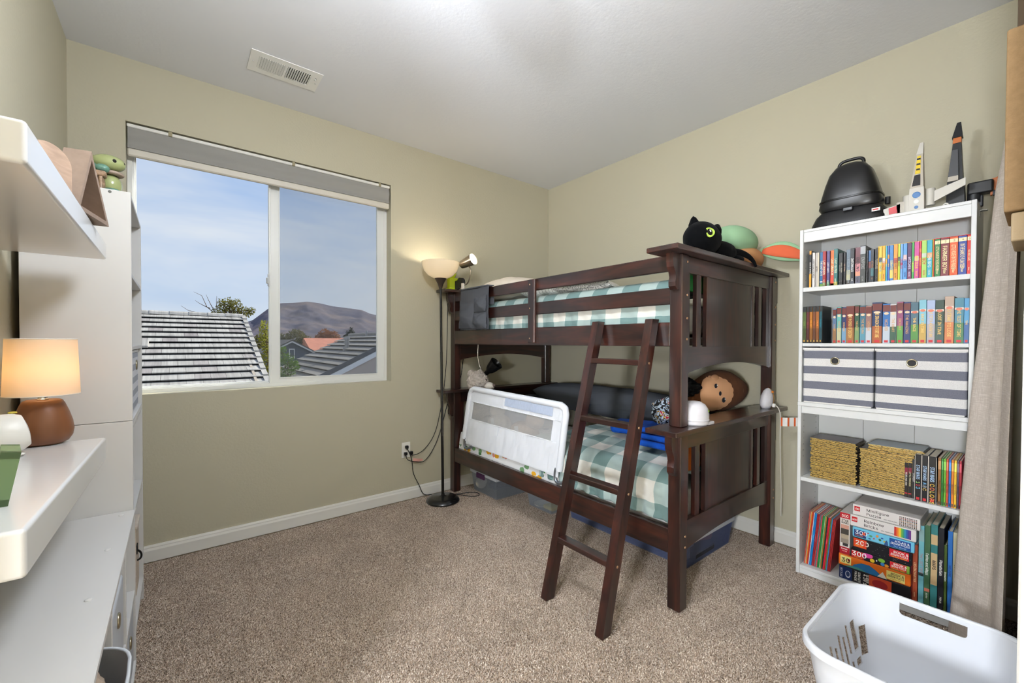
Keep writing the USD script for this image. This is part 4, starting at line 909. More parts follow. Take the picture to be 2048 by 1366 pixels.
def on_bear(sx, sz, lift):
    """A point on the bear's -y side at (x, z) fractions."""
    x, z = sx, sz; r = np.sqrt(np.clip(1 - np.abs(x) ** 2.2 - np.abs(z) ** 2.2, 0, 1))
    return bc + np.stack([x * (.33 if np.all(np.asarray(x) < 0) else .32), -.088 * r ** .86 - lift, z * .118], -1)
def face_fn(u, v):
    a, r = u * 2 * PI, v
    jag = 1 + .07 * np.abs(np.sin(a * 9)) * (np.cos(a) > -.3) * (r > .92)
    x = -.52 + .42 * r * np.cos(a) * jag; z = .02 + .80 * r * np.sin(a) * jag
    rr = np.sqrt(np.clip(1 - np.abs(x) ** 2.2 - np.abs(z) ** 2.2, 0.02, 1))
    return bc + np.stack([x * .33, -.088 * rr ** .86 - .0065, z * .118], -1)
part(pb, 'face', grid(face_fn, 90, 12), tanm, smooth=True)
gk = mat('gloss_black', (12, 12, 14), .08)
for (x, z, s) in ((-.60, .42, .013), (-.40, -.28, .015)):
    p = on_bear(np.array(x), np.array(z), .008); e_ = part(pb, 'eye', ball(p, s, 3, (1.25, .35, 1)), mat('plush_eye', (24, 28, 38), .35), smooth=True)
    part(e_, 'glint', ball(p + [.004, -.005, .004], s * .3, 2, (1, .4, 1)), paint((240, 240, 240), .4))
part(pb, 'nose', ball(on_bear(np.array(-.52), np.array(.05), .008), .012, 3, (1, .4, 1.05)), mat('plush_eye', (24, 28, 38), .35), smooth=True)
part(pb, 'ear', ball(bc + [-.155, -.045, .085], .036, 3, (1.1, .5, .7)), mat('plush_ear', (196, 146, 110), .9, .1), smooth=True)
part(pb, 'seam', tube(np.array([bc + np.array([.13, -.080 * math.sin(a) ** 1.0 - .001, .098 * math.cos(a)]) for a in np.linspace(.15, 2.6, 24)]), .0022, 6), tanm, smooth=True)

wt = thing('toy_dome', 'white domed plastic toy with a small green window on the foot board', 'toy', at=(-.99, -2.05, ZM1))
wpl = mat('toy_white', (214, 212, 218), .4)
dc = np.array([-.992, -2.052, ZM1 + .0008])
part(wt, 'dome', lathe([(0, 0), (.060, 0), (.066, .006), (.067, .05), (.062, .075), (.050, .094), (.030, .106), (0, .110)], 48, dc), wpl, smooth=30)
part(wt, 'band', lathe([(.0665, .020), (.0685, .022), (.0685, .026), (.0665, .028)], 48, dc), wpl, smooth=30)
part(wt, 'window', ap(T(*dc) @ Rz(-1.05) , bx((.055, -.018, .060), (.0665, .018, .070), .002)), paint((120, 148, 30), .3))
part(wt, 'foot', bx(dc + [.02, -.063, 0], dc + [.075, -.02, .014], .003), wpl)

nl = thing('night_light', 'white and orange egg-shaped night light with cord at the end of the foot board', 'night light', at=(-.19, -2.075, ZM1))
nc = np.array([-.185, -2.062, ZM1 + .0008])
def egg(c, r, h, lean):
    v, f = lathe([(0, 0), (r * .62, .0), (r * .92, h * .16), (r, h * .36), (r * .9, h * .62), (r * .6, h * .86), (r * .28, h * .97), (0, h)], 40)
    v = v * np.array([1, .72, 1]); v[:, 0] += lean * v[:, 2]; return v + c, f
part(nl, 'body', egg(nc, .047, .118, .22), wpl, smooth=True)
ov, of = egg(nc + [.004, -.0012, 0], .0485, .1185, .22)
keep = (ov[of].mean(1)[:, 0] - nc[0] - .22 * (ov[of].mean(1)[:, 2] - nc[2])) > .006 + .1 * 0
part(nl, 'shell', (ov, of[keep]), mat('night_orange', (226, 164, 60), .4), smooth=True)
part(nl, 'button', ball(nc + [.004, -.034, .098], .010, 2, (1.3, .6, .7)), paint((226, 130, 40), .4), smooth=True)
part(nl, 'jack', bx(nc + [.006, -.046, .008], nc + [.022, -.030, .03], .003), paint((232, 230, 224), .4))
wcm = mat('cord_white', (214, 210, 202), .5)
cord([(nc[0] + .014, -2.112, ZM1 + .02), (-.165, -2.124, .84), (-.155, -2.128, .80), (-.148, -2.126, .70), (-.140, -2.126, .55), (-.135, -2.128, .42), (-.120, -2.126, .33), (-.118, -2.124, .27), (-.113, -2.124, .205)], 'white cord hanging from the night light down the foot of the bunk bed', .0026, 'night_light_cable', wcm)
tg = thing('care_tag', 'white fabric tag with orange bands hanging on the night light cord', 'tag', at=(-.15, -2.13, .79))
Mt = axes((-.148, -2.128, .742), (.36, -.93, .0), (0, 0, 1))
part(tg, 'cloth', ap(Mt, grid(lambda u, v: (u * .098, v * .050 + .006 * u, .006 * np.sin(u * 6)), 20, 6, .001)), paint((228, 226, 220), .8), smooth=True)
for u0 in (.0, .34, .66):
    part(tg, 'band', ap(Mt @ T(0, 0, .0008), grid(lambda u, v, u0=u0: ((u0 + u * .09) * .098, v * .050 + .006 * (u0 + u * .09), .006 * np.sin((u0 + u * .09) * 6) + .0006), 5, 4, .0008)), paint((206, 92, 40), .8))

# ------------------------------------------------------------------ plush toys on the top of the foot board (plain stand-ins)
pk = mat('plush_black', (11, 12, 14), .95, .06, bump=(200, .4), sheen=.03)
pc = thing('plush_cat', 'black plush animal with a green eye lying on top of the bunk bed', 'plush toy', at=(-.85, -2.04, ZT1))
hc3 = np.array([-.895, -2.035, ZT1 + .082])
part(pc, 'head', fluffy(ball(hc3, .105, 4, (1.12, .72, .80)), .008, 31, 18), pk, smooth=True)
part(pc, 'body', fluffy(cat(ball((-.70, -2.03, ZT1 + .048), .085, 4, (1.5, .75, .6))), .010, 33, 18), pk, smooth=True)
for c, r in (((-.905, -2.00, ZT1 + .150), .26), ((-.815, -2.06, ZT1 + .125), -.5)):
    part(pc, 'ear', fluffy(ap(T(*c) @ Ry(-r), lathe([(0, -.01), (.030, -.006), (.026, .014), (.012, .040), (0, .050)], 14)), .003, 35, 20), pk, smooth=True)
part(pc, 'paw', ball((-.60, -2.075, ZT1 + .018), .034, 3, (1.5, .7, .5)), pk, smooth=True)
part(pc, 'tail', tube(spline([(-.63, -2.06, ZT1 + .05), (-.56, -2.09, ZT1 + .045), (-.52, -2.112, ZT1 + .018), (-.505, -2.126, ZT1 - .02)], 24), np.linspace(.022, .006, 24), 10), pk, smooth=True)
ep = hc3 + np.array([-.060, -.062, .010])
def almond(s): return Polygon([(s * math.cos(a) * (1 + .25 * math.cos(a)), s * 1.15 * math.sin(a)) for a in np.linspace(0, 2 * PI, 28, endpoint=False)])
Me = axes(ep, (.80, -.55, .25), np.cross((-.5, -.83, .25), (.80, -.55, .25)) / np.linalg.norm(np.cross((-.5, -.83, .25), (.80, -.55, .25))))
Me[:3, 2] = np.array([-.5, -.83, .25]) / np.linalg.norm([-.5, -.83, .25])
ey = part(pc, 'eye', ext(almond(.021), .004, Me @ T(0, 0, .001)), paint((178, 206, 84), .4))
part(ey, 'pupil', ext(affinity.scale(Point(0, 0).buffer(.012), 1, 1.35), .0015, Me @ T(.002, 0, .005)), mat('gloss_black', (12, 12, 14), .08))
part(ey, 'glint', ext(affinity.scale(Point(0, 0).buffer(.004), .7, 1.6), .0008, Me @ T(.006, .005, .0066)), paint((245, 245, 245), .4))

mint = mat('plush_mint', (158, 198, 158), .9, .1, sheen=.03, bump=(240, .15))
peach = mat('plush_peach', (206, 152, 104), .9, .1, sheen=.03, bump=(240, .15))
coral = mat('plush_coral', (222, 108, 74), .85, .1, sheen=.03)
pg = thing('plush_rabbit', 'mint green plush animal with long coral-lined ear on top of the foot board', 'plush toy', at=(-.3, -1.95, ZT1))
gc = np.array([-.30, -1.985, ZT1 + .002])
part(pg, 'body', ball(gc + [0.02, .03, .075], .125, 4, (1.55, .80, .60)), peach, smooth=True)
part(pg, 'head', ball(gc + [-.05, .04, .165], .135, 4, (1.45, .78, .66)), mint, smooth=True)
e0, e1 = np.array([-.175, -2.015, ZT1 + .125]), np.array([-.10, -2.235, ZT1 + .068])
def ear_ring(s, k, inset=0.0, lift=0.0):
    c = e0 + (e1 - e0) * s + np.array([0, 0, .018 * math.sin(s * PI)])
    wdt = (.012 + .046 * math.sin(min(1, s * 1.25) * PI * .62) * (1 - s) ** .42 * 1.35) * (1 - inset)
    a = np.arange(k) * 2 * PI / k
    d = (e1 - e0) / np.linalg.norm(e1 - e0); n1 = np.array([0, 0, 1.0]); n1 -= d * (n1 @ d); n1 /= np.linalg.norm(n1); n2 = np.cross(d, n1)
    return c + np.outer(np.cos(a), n1) * wdt + np.outer(np.sin(a), n2) * wdt * .36 + lift
def ear_mesh(inset, lift, s0, s1, k=24, n=30):
    R = np.array([ear_ring(s, k, inset, lift) for s in np.linspace(s0, s1, n)]); V = R.reshape(-1, 3)
    q = np.array([[i * k + s, i * k + (s + 1) % k, (i + 1) * k + (s + 1) % k, (i + 1) * k + s] for i in range(n - 1) for s in range(k)])
    c0, c1 = R[0].mean(0), R[-1].mean(0); N = len(V)
    return np.vstack([V, c0, c1]), np.vstack([q[:, [0, 1, 2]], q[:, [0, 2, 3]], [[N, (s + 1) % k, s] for s in range(k)], [[N + 1, (n - 1) * k + s, (n - 1) * k + (s + 1) % k] for s in range(k)]])
ea = part(pg, 'ear', ear_mesh(0, 0, .0, .995), mint, smooth=True)
part(ea, 'ear_lining', ear_mesh(.36, np.array([-.019, -.006, -.004]), .06, .88), coral, smooth=True)

# ------------------------------------------------------------------ clear storage bins under the bed
clearp = nodes('clear_plastic', {'t': ('transparent_bsdf', dict(color=(.90, .92, .95))), 'd': ('diffuse_bsdf', dict(color=lin((190, 196, 204)))), 'mx': ('mix_closure', dict(fac=.22)), 'g': ('glossy_bsdf', dict(color=(1, 1, 1), roughness=.12)), 'm2': ('mix_closure', dict(fac=.06))},
    [('t.BSDF', 'mx.closure1'), ('d.BSDF', 'mx.closure2'), ('mx.closure', 'm2.closure1'), ('g.BSDF', 'm2.closure2')], surface='m2.closure')
bluep = nodes('blue_clear_plastic', {'t': ('transparent_bsdf', dict(color=(.66, .72, .86))), 'd': ('diffuse_bsdf', dict(color=lin((140, 152, 190)))), 'mx': ('mix_closure', dict(fac=.26)), 'g': ('glossy_bsdf', dict(color=(1, 1, 1), roughness=.12)), 'm2': ('mix_closure', dict(fac=.06))},
    [('t.BSDF', 'mx.closure1'), ('d.BSDF', 'mx.closure2'), ('mx.closure', 'm2.closure1'), ('g.BSDF', 'm2.closure2')], surface='m2.closure')
lidm = mat('lid_frosted', (206, 210, 216), .4)
def tub(x0, x1, y0, y1, h, pm, lab, latch=None):
    t = thing('storage_tub', lab, 'storage tub', at=((x0 + x1) / 2, (y0 + y1) / 2, .003))
    tp_ = .018
    def shell(i, z0):
        lo_ = [(x0 + tp_ + i, y0 + tp_ + i), (x1 - tp_ - i, y0 + tp_ + i), (x1 - tp_ - i, y1 - tp_ - i), (x0 + tp_ + i, y1 - tp_ - i)]
        hi_ = [(x0 + i, y0 + i), (x1 - i, y0 + i), (x1 - i, y1 - i), (x0 + i, y1 - i)]
        return mv(trimesh.convex.convex_hull(np.array([(a, b, z0) for a, b in lo_] + [(a, b, h) for a, b in hi_])))
    part(t, 'body', sub(shell(0, .004), ap(T(0, 0, .0), cat(shell(.0035, .008)))), pm)
    part(t, 'lid', bx((x0 - .008, y0 - .008, h - .012), (x1 + .008, y1 + .008, h + .010), .003), lidm)
    if latch: part(t, 'latch', bx((x0 - .016, latch[0], h - .035), (x0 - .004, latch[1], h + .006), .003), paint(latch[2], .35), label='purple latch')
    return t
tub(-.985, -.55, -.475, -.125, .165, clearp, 'clear storage tub with purple latch under the head of the bed', (-.33, -.22, (92, 48, 92)))
tub(-.845, -.45, -.935, -.665, .150, clearp, 'small clear storage tub under the middle of the bed', None)
tub(-.765, -.25, -1.91, -1.02, .155, bluep, 'long blue-tinted under-bed storage tub near the foot of the bed', None)
def stuff_in(name, mesh, m, lab, cat_): solo(name, mesh, m, lab, cat_, smooth=True)
stuff_in('stuffed_sheep', cat(ball((-.93, -.19, .062), .045, 3, (1, 1.1, 1)), ball((-.925, -.225, .085), .028, 3)), mat('plush_ivory', (232, 226, 214), .95, .05, bump=(160, .4)), 'ivory plush toy in the tub under the head of the bed', 'plush toy')
stuff_in('folded_cloth', crumple((-.78, -.33, .075), .10, (1.5, .95, .5), 41, .3), mat('cloth_navy', (58, 70, 92), .9, .1), 'navy cloth filling the tub with the purple latch', 'clothes')
stuff_in('toy_plate', lathe([(0, .0), (.05, 0), (.062, .012), (.06, .014), (.048, .004), (0, .004)], 32, (-.77, -.76, .012)), paint((232, 228, 214), .3), 'cream toy plate in the small clear tub under the bed', 'toy')
stuff_in('toy_tray', rbox((-.80, -.90, .010), (-.62, -.80, .036), .008), paint((236, 206, 86), .4), 'yellow toy tray in the small clear tub under the bed', 'toy')
stuff_in('toy_cup', rbox((-.72, -.85, .045), (-.56, -.70, .11), .012), paint((150, 206, 186), .4), 'mint green toy cup in the small clear tub under the bed', 'toy')
for k, (c, s, col, nm, lab) in enumerate((((-.64, -1.12, .07), (.08, .09, .055), (196, 190, 186), 'toy_box', 'grey toy box at the near end of the long under-bed tub'),
    ((-.68, -1.32, .06), (.035, .07, .045), (40, 120, 118), 'toy_block', 'teal toy block in the long under-bed tub'),
    ((-.67, -1.50, .085), (.05, .075, .03), (214, 62, 60), 'toy_block', 'red toy block in the middle of the long under-bed tub'),
    ((-.69, -1.62, .045), (.03, .08, .03), (70, 140, 196), 'toy_block', 'blue toy block in the long under-bed tub'),
    ((-.70, -1.70, .075), (.022, .05, .018), (226, 196, 60), 'toy_block', 'yellow toy block in the long under-bed tub'),
    ((-.66, -1.80, .06), (.05, .06, .045), (226, 226, 232), 'toy_block', 'white toy block at the foot end of the long under-bed tub'))):
    stuff_in(nm, rbox(np.array(c) - s, np.array(c) + s, .012), paint(col, .4), lab, 'toy')
stuff_in('toy_pumpkin', ball((-.46, -1.80, .088), .075, 3, (1.15, 1, .72)), mat('felt_orange', (232, 116, 58), .8), 'orange soft ball toy in the long tub, seen under the foot board', 'toy')
stuff_in('toy_tube', cyl((-.66, -1.865, .045), (-.46, -1.865, .045), .034, 24), mat('felt_charcoal', (52, 54, 64), .8), 'charcoal foam tube in the long tub, seen under the foot board', 'toy')
# ------------------------------------------------------------------ white bookcase on the right wall
bk = thing('bookcase', 'tall white two-part bookcase full of books on the right wall', 'bookcase', at=(-.16, -2.58, 0))
KX0, KX1, KY0, KY1, KT = -.31, -.018, -2.264, -2.898, .016
bw = mat('bookcase_white', (222, 223, 222), .4)
for (z0, z1) in ((.0, .893), (.9135, 1.822)):
    part(bk, 'side_panel', bx((KX0, KY0 - KT, z0), (KX1, KY0, z1), .0015), bw)
    part(bk, 'side_panel', bx((KX0, KY1, z0), (KX1, KY1 + KT, z1), .0015), bw)
yi0, yi1 = KY0 - KT - .0003, KY1 + KT + .0003
part(bk, 'joint_board', bx((KX0 - .001, KY1 - .001, .8932), (KX1, KY0 + .001, .9133), .002), bw)
for z, t in ((1.822, .014), (1.517, .022), (1.225, .017), (.515, .020), (.045, .015)):
    part(bk, 'shelf_board', bx((KX0 + .004, yi1, z - t), (KX1 - .008, yi0, z), .0015), bw)
for z0, z1 in ((1.756, 1.8075), (.855, .8928), (.0, .0295)):
    part(bk, 'front_rail', bx((KX0 + .006, yi1, z0), (KX0 + .021, yi0, z1), .0012), bw)
for k in range(3):
    a, b = yi0 + (yi1 - yi0) * k / 3, yi0 + (yi1 - yi0) * (k + 1) / 3
    for (z0, z1) in ((.03, .892), (.914, 1.808)):
        part(bk, 'back_panel', bx((KX1 - .006, b + .0008, z0), (KX1 - .001, a - .0008, z1)), bw)
for yy, s in ((yi0, -1), (yi1, 1)):
    for zz in list(np.arange(.62, .86, .032)) + list(np.arange(.16, .44, .032)) + list(np.arange(1.02, 1.2, .032)) + list(np.arange(1.56, 1.74, .032)):
        for xx in (-.27, -.075):
            part(bk, 'pin_hole', ap(T(xx, yy + s * .0006, zz) @ Rx(PI / 2), lathe([(0, -.0004), (.0028, -.0004), (.0028, .0004), (0, .0004)], 8)), paint((150, 150, 148), .8))
part(bk, 'bracket', cat(bx((-.20, KY1 - .022, 1.795), (-.17, KY1, 1.7975)), bx((-.20, KY1 - .001, 1.77), (-.17, KY1 + .0, 1.797))), mat('zinc', (150, 150, 150), .35, metal=.9))

PG = mat('book_pages', (216, 206, 186), .8, .1, var=(900, .12), stretch=(.1, 1, 1))
def ypx(px, xs=-.265):
    """Where a column of the shelf front lies along the wall."""
    return -2.276 - (px - 1608) * (.611 / 338.0)
def book(y0, y1, z0, h, rgb, label, title=None, tc=(235, 230, 215), author=None, ac=None, xs=-.268, depth=.135, band=None, blocks=(), group=None, hard=False, ths=.55, name='book', tpos=.52, up_=False, logo=None, lean=0.0, rough=.38):
    """A book standing with its spine towards the room: cover, page block, printed spine."""
    w = abs(y1 - y0) - .0008; yc = (y0 + y1) / 2
    M = T(xs, yc, z0 + .0006) @ Rx(lean)
    t = thing(name, label, 'book', M=M, group=group)
    cov = paint(rgb, rough); b = min(.0022, w * .2)
    P = lambda nm, m, mt, **k: part(t, nm, m, mt, local=True, **k)
    P('cover', cat(bx((0, -w / 2, 0), (.0028, w / 2, h), b * .5), bx((.0005, -w / 2, 0), (depth, -w / 2 + .0018, h)), bx((.0005, w / 2 - .0018, 0), (depth, w / 2, h))), cov)
    ins = .003 if hard else .0004
    P('pages', bx((.0028, -w / 2 + .0019, ins), (depth - ins, w / 2 - .0019, h - ins)), PG)
    # spine frame: x reads downwards, y across the spine
    S = axes((-.00012, 0, 0), (0, 0, -1), (0, -1, 0), (-1, 0, 0))
    for (a, c, col) in blocks:
        P('spine_band', ap(S, bx((-h * c, -w / 2 + .0004, -.00005), (-h * a, w / 2 - .0004, .00025))), paint(col, rough))
    def put(s, frac0, frac1, th, col, nm):
        L = h * (frac1 - frac0); hh = w * th
        m = text(s, hh, np.eye(4), .0003, True, L); v, f = m; tw_ = v[:, 0].max()
        P(nm, ap(S @ T(-h * frac1 + (L - tw_) / 2, -hh / 2, .0002), m), paint(col, .5))
    if title: put(title, tpos - .30, tpos + .34, ths, tc, 'spine_title')
    if author: put(author, .06, .20, ths * .62, ac or tc, 'spine_author')
    if logo: P('publisher_mark', ap(S, bx((-h * .075, -w * .26, .0), (-h * .02, w * .26, .0004))), paint(logo, .5))
    return t
# ---- top shelf
zs = 1.517
row1 = [ # px0, px1, height, colour, label, title, title colour, author, bands
 (1619, 1625, .196, (30, 26, 24), 'thin black and gold book at the left end of the top bookcase shelf', 'DOGS IN SPACE', (230, 226, 216), None, ((.0, .38, (222, 160, 36)), (.90, 1.0, (222, 150, 40)))),
 (1625.5, 1632, .186, (226, 222, 218), 'white paperback second from the left on the top bookcase shelf', 'EVERYTHING YOU NEED', (60, 60, 60), None, ()),
 (1632.3, 1638.5, .184, (196, 188, 180), 'pale grey paperback beside the white one on the top bookcase shelf', 'NOTES', (50, 46, 44), None, ()),
 (1639, 1643, .182, (214, 202, 176), 'thin cream paperback beside the blue one on the top bookcase shelf', None, None, None, ()),
 (1643.5, 1651.4, .183, (22, 104, 158), 'blue paperback with green drawing at the foot of its spine, top shelf', 'THE LAST GATE', (226, 226, 200), None, ((.02, .10, (96, 150, 60)), (.14, .17, (226, 226, 226)))),
 (1652, 1660, .184, (168, 38, 40), 'red paperback between the blue and violet ones on the top shelf', 'LAST DRAGON', (232, 224, 190), 'book two', ((.02, .12, (110, 130, 70)),)),
 (1660.4, 1668, .184, (88, 80, 132), 'violet paperback between the red and orange ones on the top shelf', 'LAST GATE', (226, 224, 226), 'book 3', ((.02, .14, (90, 140, 100)),)),
 (1668.3, 1677.4, .186, (224, 116, 36), 'orange and red paperback left of the teal one on the top shelf', 'LAST DRAGON', (240, 230, 190), None, ((.0, .42, (222, 70, 40)), (.02, .08, (214, 190, 110)))),
 (1677.8, 1687, .189, (54, 116, 112), 'teal paperback right of the orange one on the top shelf', 'LAST GATES', (216, 226, 190), 'summer', ((.02, .11, (170, 160, 60)),)),
 (1688.3, 1693, .165, (26, 22, 24), 'first of three thin black paperbacks on the top shelf, beside the teal one', 'BLACK ICE', (150, 146, 140), 'ka', ()),
 (1693.6, 1699, .165, (26, 24, 24), 'second of three thin black paperbacks on the top shelf', 'CRUEL CROWN', (176, 170, 150), 'la', ()),
 (1699.5, 1704.6, .166, (30, 24, 24), 'third of three thin black paperbacks, beside the grey-blue book', 'WAR STORM', (196, 160, 140), 'va', ()),
 (1705, 1714.7, .178, (104, 120, 134), 'grey-blue and straw book left of the black INFERNALS book', 'FROZEN LAND', (150, 160, 168), 'A.B. Smith', ((.14, .42, (190, 186, 150)), (.0, .13, (70, 62, 52)))),
 (1715.2, 1724.4, .180, (28, 28, 32), 'black book titled INFERNALS on the top shelf', 'INFERNALS', (226, 226, 224), 'A.B.', ((.0, .10, (66, 70, 82)),)),
 (1725, 1736.7, .182, (110, 50, 60), 'maroon and pink book titled ENDLING on the top shelf', 'ENDLING', (36, 26, 30), 'A.B. Smith', ((.34, .56, (220, 140, 146)), (.22, .34, (222, 150, 120)), (.0, .22, (96, 96, 112)))),
 (1737.2, 1749, .185, (64, 66, 62), 'dark grey book titled EMPIRE right of the pink one', 'EMPIRE', (150, 150, 146), 'A.B. Smith', ((.78, .98, (166, 168, 172)),)),
 (1749.6, 1752.6, .160, (84, 82, 84), 'thin grey paperback right of the book titled EMPIRE', None, None, None, ()),
 (1753, 1758.7, .162, (30, 32, 40), 'dark paperback with blue and red glow on its spine', 'EAGLE', (70, 74, 90), 'P. Lee', ((.66, .98, (40, 100, 158)), (.46, .64, (150, 70, 62)))),
 (1759.2, 1766, .163, (30, 38, 46), 'dark paperback with teal band on its spine', 'ATHENA', (160, 110, 70), 'Lee', ((.20, .44, (60, 110, 116)),)),
 (1766.5, 1770.5, .163, (28, 26, 26), 'thin black paperback with beige lettering left of the yellow box set', 'THE WINTER KING', (170, 160, 130), 'a', ()),
 (1771, 1774.8, .165, (26, 22, 22), 'thin black paperback touching the yellow box set', 'THE SUMMER QUEEN', (200, 186, 170), 'b', ()),
]
for i, (a, b, h, c, lab, ti, tc, au, bl_) in enumerate(row1):
    book(ypx(a), ypx(b), zs, h, c, lab, ti, tc or (230, 230, 220), au, blocks=bl_, xs=-.262 + .004 * ((i * 7) % 5 - 2), depth=.13 + .01 * (i % 3))
def slipcase(p0, p1, z0, h, rgb, label, xs, depth, wall=.0022):
    y0, y1 = ypx(p0), ypx(p1)
    t = thing('slipcase', label, 'slipcase', at=(xs, (y0 + y1) / 2, z0))
    outer = bx((xs, y1, z0 + .0005), (xs + depth, y0, z0 + h)); inner = bx((xs - .01, y1 + wall, z0 + .0005 + wall), (xs + depth - wall, y0 - wall, z0 + h - wall))
    part(t, 'case', sub(outer, inner), paint(rgb, .45))
    return t
slipcase(1775.2, 1879.4, zs, .1705, (236, 186, 30), 'yellow cardboard slipcase holding a row of bright paperbacks', -.272, .15)
rb = [(1776.8, 1783.3, (238, 196, 60), 'yellow', 'THE TWITS', (120, 170, 170), (.55, .68, (60, 60, 70))), (1783.6, 1790, (240, 180, 50), 'golden yellow', 'CHARLIE', (170, 40, 60), (.52, .66, (210, 200, 190))),
      (1790.3, 1793.8, (60, 168, 190), 'thin turquoise', 'ESIO', (220, 214, 150), (.48, .62, (230, 170, 50))), (1794.1, 1798.2, (66, 104, 190), 'thin royal blue', 'GFOX', (236, 210, 80), (.62, .74, (230, 150, 60))),
      (1798.5, 1805.8, (66, 130, 196), 'blue and yellow', 'GIRAFFE', (232, 214, 90), (.06, .30, (222, 206, 110))), (1806.1, 1814.2, (240, 150, 50), 'orange', 'DANNY', (90, 80, 40), (.48, .62, (190, 70, 50))),
      (1814.5, 1818.8, (196, 214, 60), 'lime green', 'MAGIC', (60, 80, 40), (.52, .64, (60, 70, 66))), (1819.1, 1824, (120, 170, 226), 'pale blue', 'GREAT GLASS', (190, 60, 90), (.40, .47, (170, 60, 110))),
      (1824.3, 1832, (90, 156, 214), 'sky blue', 'PEACH', (50, 70, 150), (.52, .68, (220, 190, 190))), (1832.3, 1840.5, (86, 36, 86), 'dark purple', 'WITCHES', (210, 200, 226), (.0, .18, (120, 36, 84))),
      (1840.8, 1845, (70, 172, 84), 'thin green', 'TOM', (230, 220, 110), (.18, .42, (150, 206, 80))), (1845.3, 1854, (206, 78, 150), 'magenta', 'MATILDA', (246, 190, 60), (.48, .60, (214, 190, 160))),
      (1854.3, 1858.3, (212, 46, 72), 'thin red', 'GOING SOLO', (246, 190, 60), (.7, .8, (230, 120, 60))), (1858.6, 1867.9, (168, 210, 98), 'light green', 'BOY', (206, 54, 50), (.55, .66, (196, 206, 186))),
      (1868.2, 1877.6, (42, 168, 190), 'turquoise', 'THE BFG', (206, 220, 214), (.52, .66, (214, 160, 110)))]
for a, b, c, cn, ti, tc, bd2 in rb:
    book(ypx(a), ypx(b), zs + .0027, .1655, c, '%s paperback in the yellow slipcase, lettered %s' % (cn, ti), ti, tc, 'ROALD DAHL' if b - a > 6 else None, xs=-.2735, depth=.125, blocks=(bd2,), ths=.62, tpos=.42)
slipcase(1879.8, 1944.0, zs, .171, (206, 30, 30), 'red cardboard slipcase at the right end of the top bookcase shelf', -.272, .15)
lh = [(1881.6, 1891.8, (34, 120, 56), 'dark green', 'LITTLE HOUSE IN THE BIG WOODS'), (1892.1, 1906.8, (124, 42, 50), 'maroon', 'FARMER BOY'), (1907.1, 1921.2, (222, 88, 26), 'orange', 'LITTLE HOUSE ON THE PRAIRIE'), (1921.5, 1935.6, (40, 66, 150), 'blue', 'ON THE BANKS OF PLUM CREEK'), (1935.9, 1942.4, (214, 40, 34), 'bright red', 'SILVER LAKE')]
for n_, (a, b, c, cn, ti) in enumerate(lh):
    t = book(ypx(a), ypx(b), zs + .0027, .1645, c, '%s paperback in the red slipcase, lettered %s' % (cn, ti), ti, (240, 222, 170), 'Wilder', xs=-.2735, depth=.125, blocks=((.86, .955, (240, 226, 180)),), ths=.50, tpos=.46)
    part(t, 'volume_number', ap(axes((-.0006, 0, .1645 * .885), (0, -1, 0), (0, 0, 1), (-1, 0, 0)) @ T(-.0022, 0, 0), text(str(n_ + 1), .0075, np.eye(4), .0002, True)), paint((150, 120, 80)), local=True)
# ---- second shelf
zs = 1.225
slipcase(1609, 1657.6, zs, .192, (32, 36, 34), 'dark green slipcase with six fantasy paperbacks at the left of the second shelf', -.300, .145, .0015)
bs = [(1609.8, 1618.6, (98, 120, 50), 'olive green'), (1619, 1626.4, (120, 44, 44), 'dark red'), (1626.8, 1634.2, (224, 138, 36), 'amber'), (1634.6, 1642, (150, 84, 46), 'rust brown'), (1642.4, 1650, (212, 124, 48), 'light orange'), (1650.4, 1657, (20, 104, 120), 'teal')]
for k, (a, b, c, cn) in enumerate(bs):
    book(ypx(a), ypx(b), zs + .0018, .187, tuple(int(x * .8) for x in c), '%s paperback in the dark slipcase of the second shelf' % cn, ('KANE', 'RED', 'THE LOST', 'TITAN', 'THRONE', 'THE SERPENT')[k], tuple(min(255, int(x * 1.25)) for x in c), None, xs=-.3015, depth=.13,
         blocks=((.86, 1.0, (34, 36, 34)), (.0, .08, (36, 34, 32)), (.08, .40, tuple(int(x * .62) for x in c))), logo=(180, 140, 60), ths=.42)
g2 = [(1675, 1683.6, (92, 118, 152), (150, 110, 70), 'slate blue and brown'), (1684, 1695, (100, 170, 166), (190, 190, 150), 'sea green'), (1695.4, 1705.8, (36, 48, 100), (120, 160, 190), 'navy and white swirled'), (1706.2, 1724, (122, 46, 30), (160, 110, 60), 'thick rust red'),
      (1724.4, 1735, (40, 84, 60), (120, 150, 100), 'forest green'), (1735.4, 1748.4, (60, 110, 130), (90, 150, 170), 'blue and yellow'), (1748.8, 1761.6, (150, 112, 104), (190, 196, 204), 'dusty pink and white'), (1762, 1782.8, (16, 48, 96), (170, 92, 44), 'thick dark blue and flame'),
      (1783.4, 1798.4, (40, 110, 180), (190, 200, 210), 'bright blue'), (1798.8, 1811.6, (206, 204, 204), (50, 90, 70), 'white and green'), (1812, 1824.4, (150, 76, 116), (92, 160, 70), 'pink and green'), (1824.8, 1838.4, (26, 46, 110), (40, 60, 110), 'midnight blue'),
      (1838.8, 1853.4, (70, 104, 120), (80, 140, 60), 'meadow green'), (1853.8, 1867.4, (130, 190, 206), (196, 160, 74), 'pale sky and gold'), (1867.8, 1882.8, (170, 184, 214), (180, 170, 170), 'pale lilac'), (1883.2, 1898.8, (30, 60, 44), (50, 80, 70), 'dark green and yellow'),
      (1899.2, 1915.4, (186, 160, 140), (210, 120, 60), 'tan and orange'), (1915.8, 1931.6, (60, 130, 150), (60, 120, 66), 'leafy green and blue'), (1932, 1940.6, (70, 150, 196), (40, 90, 150), 'clear blue')]
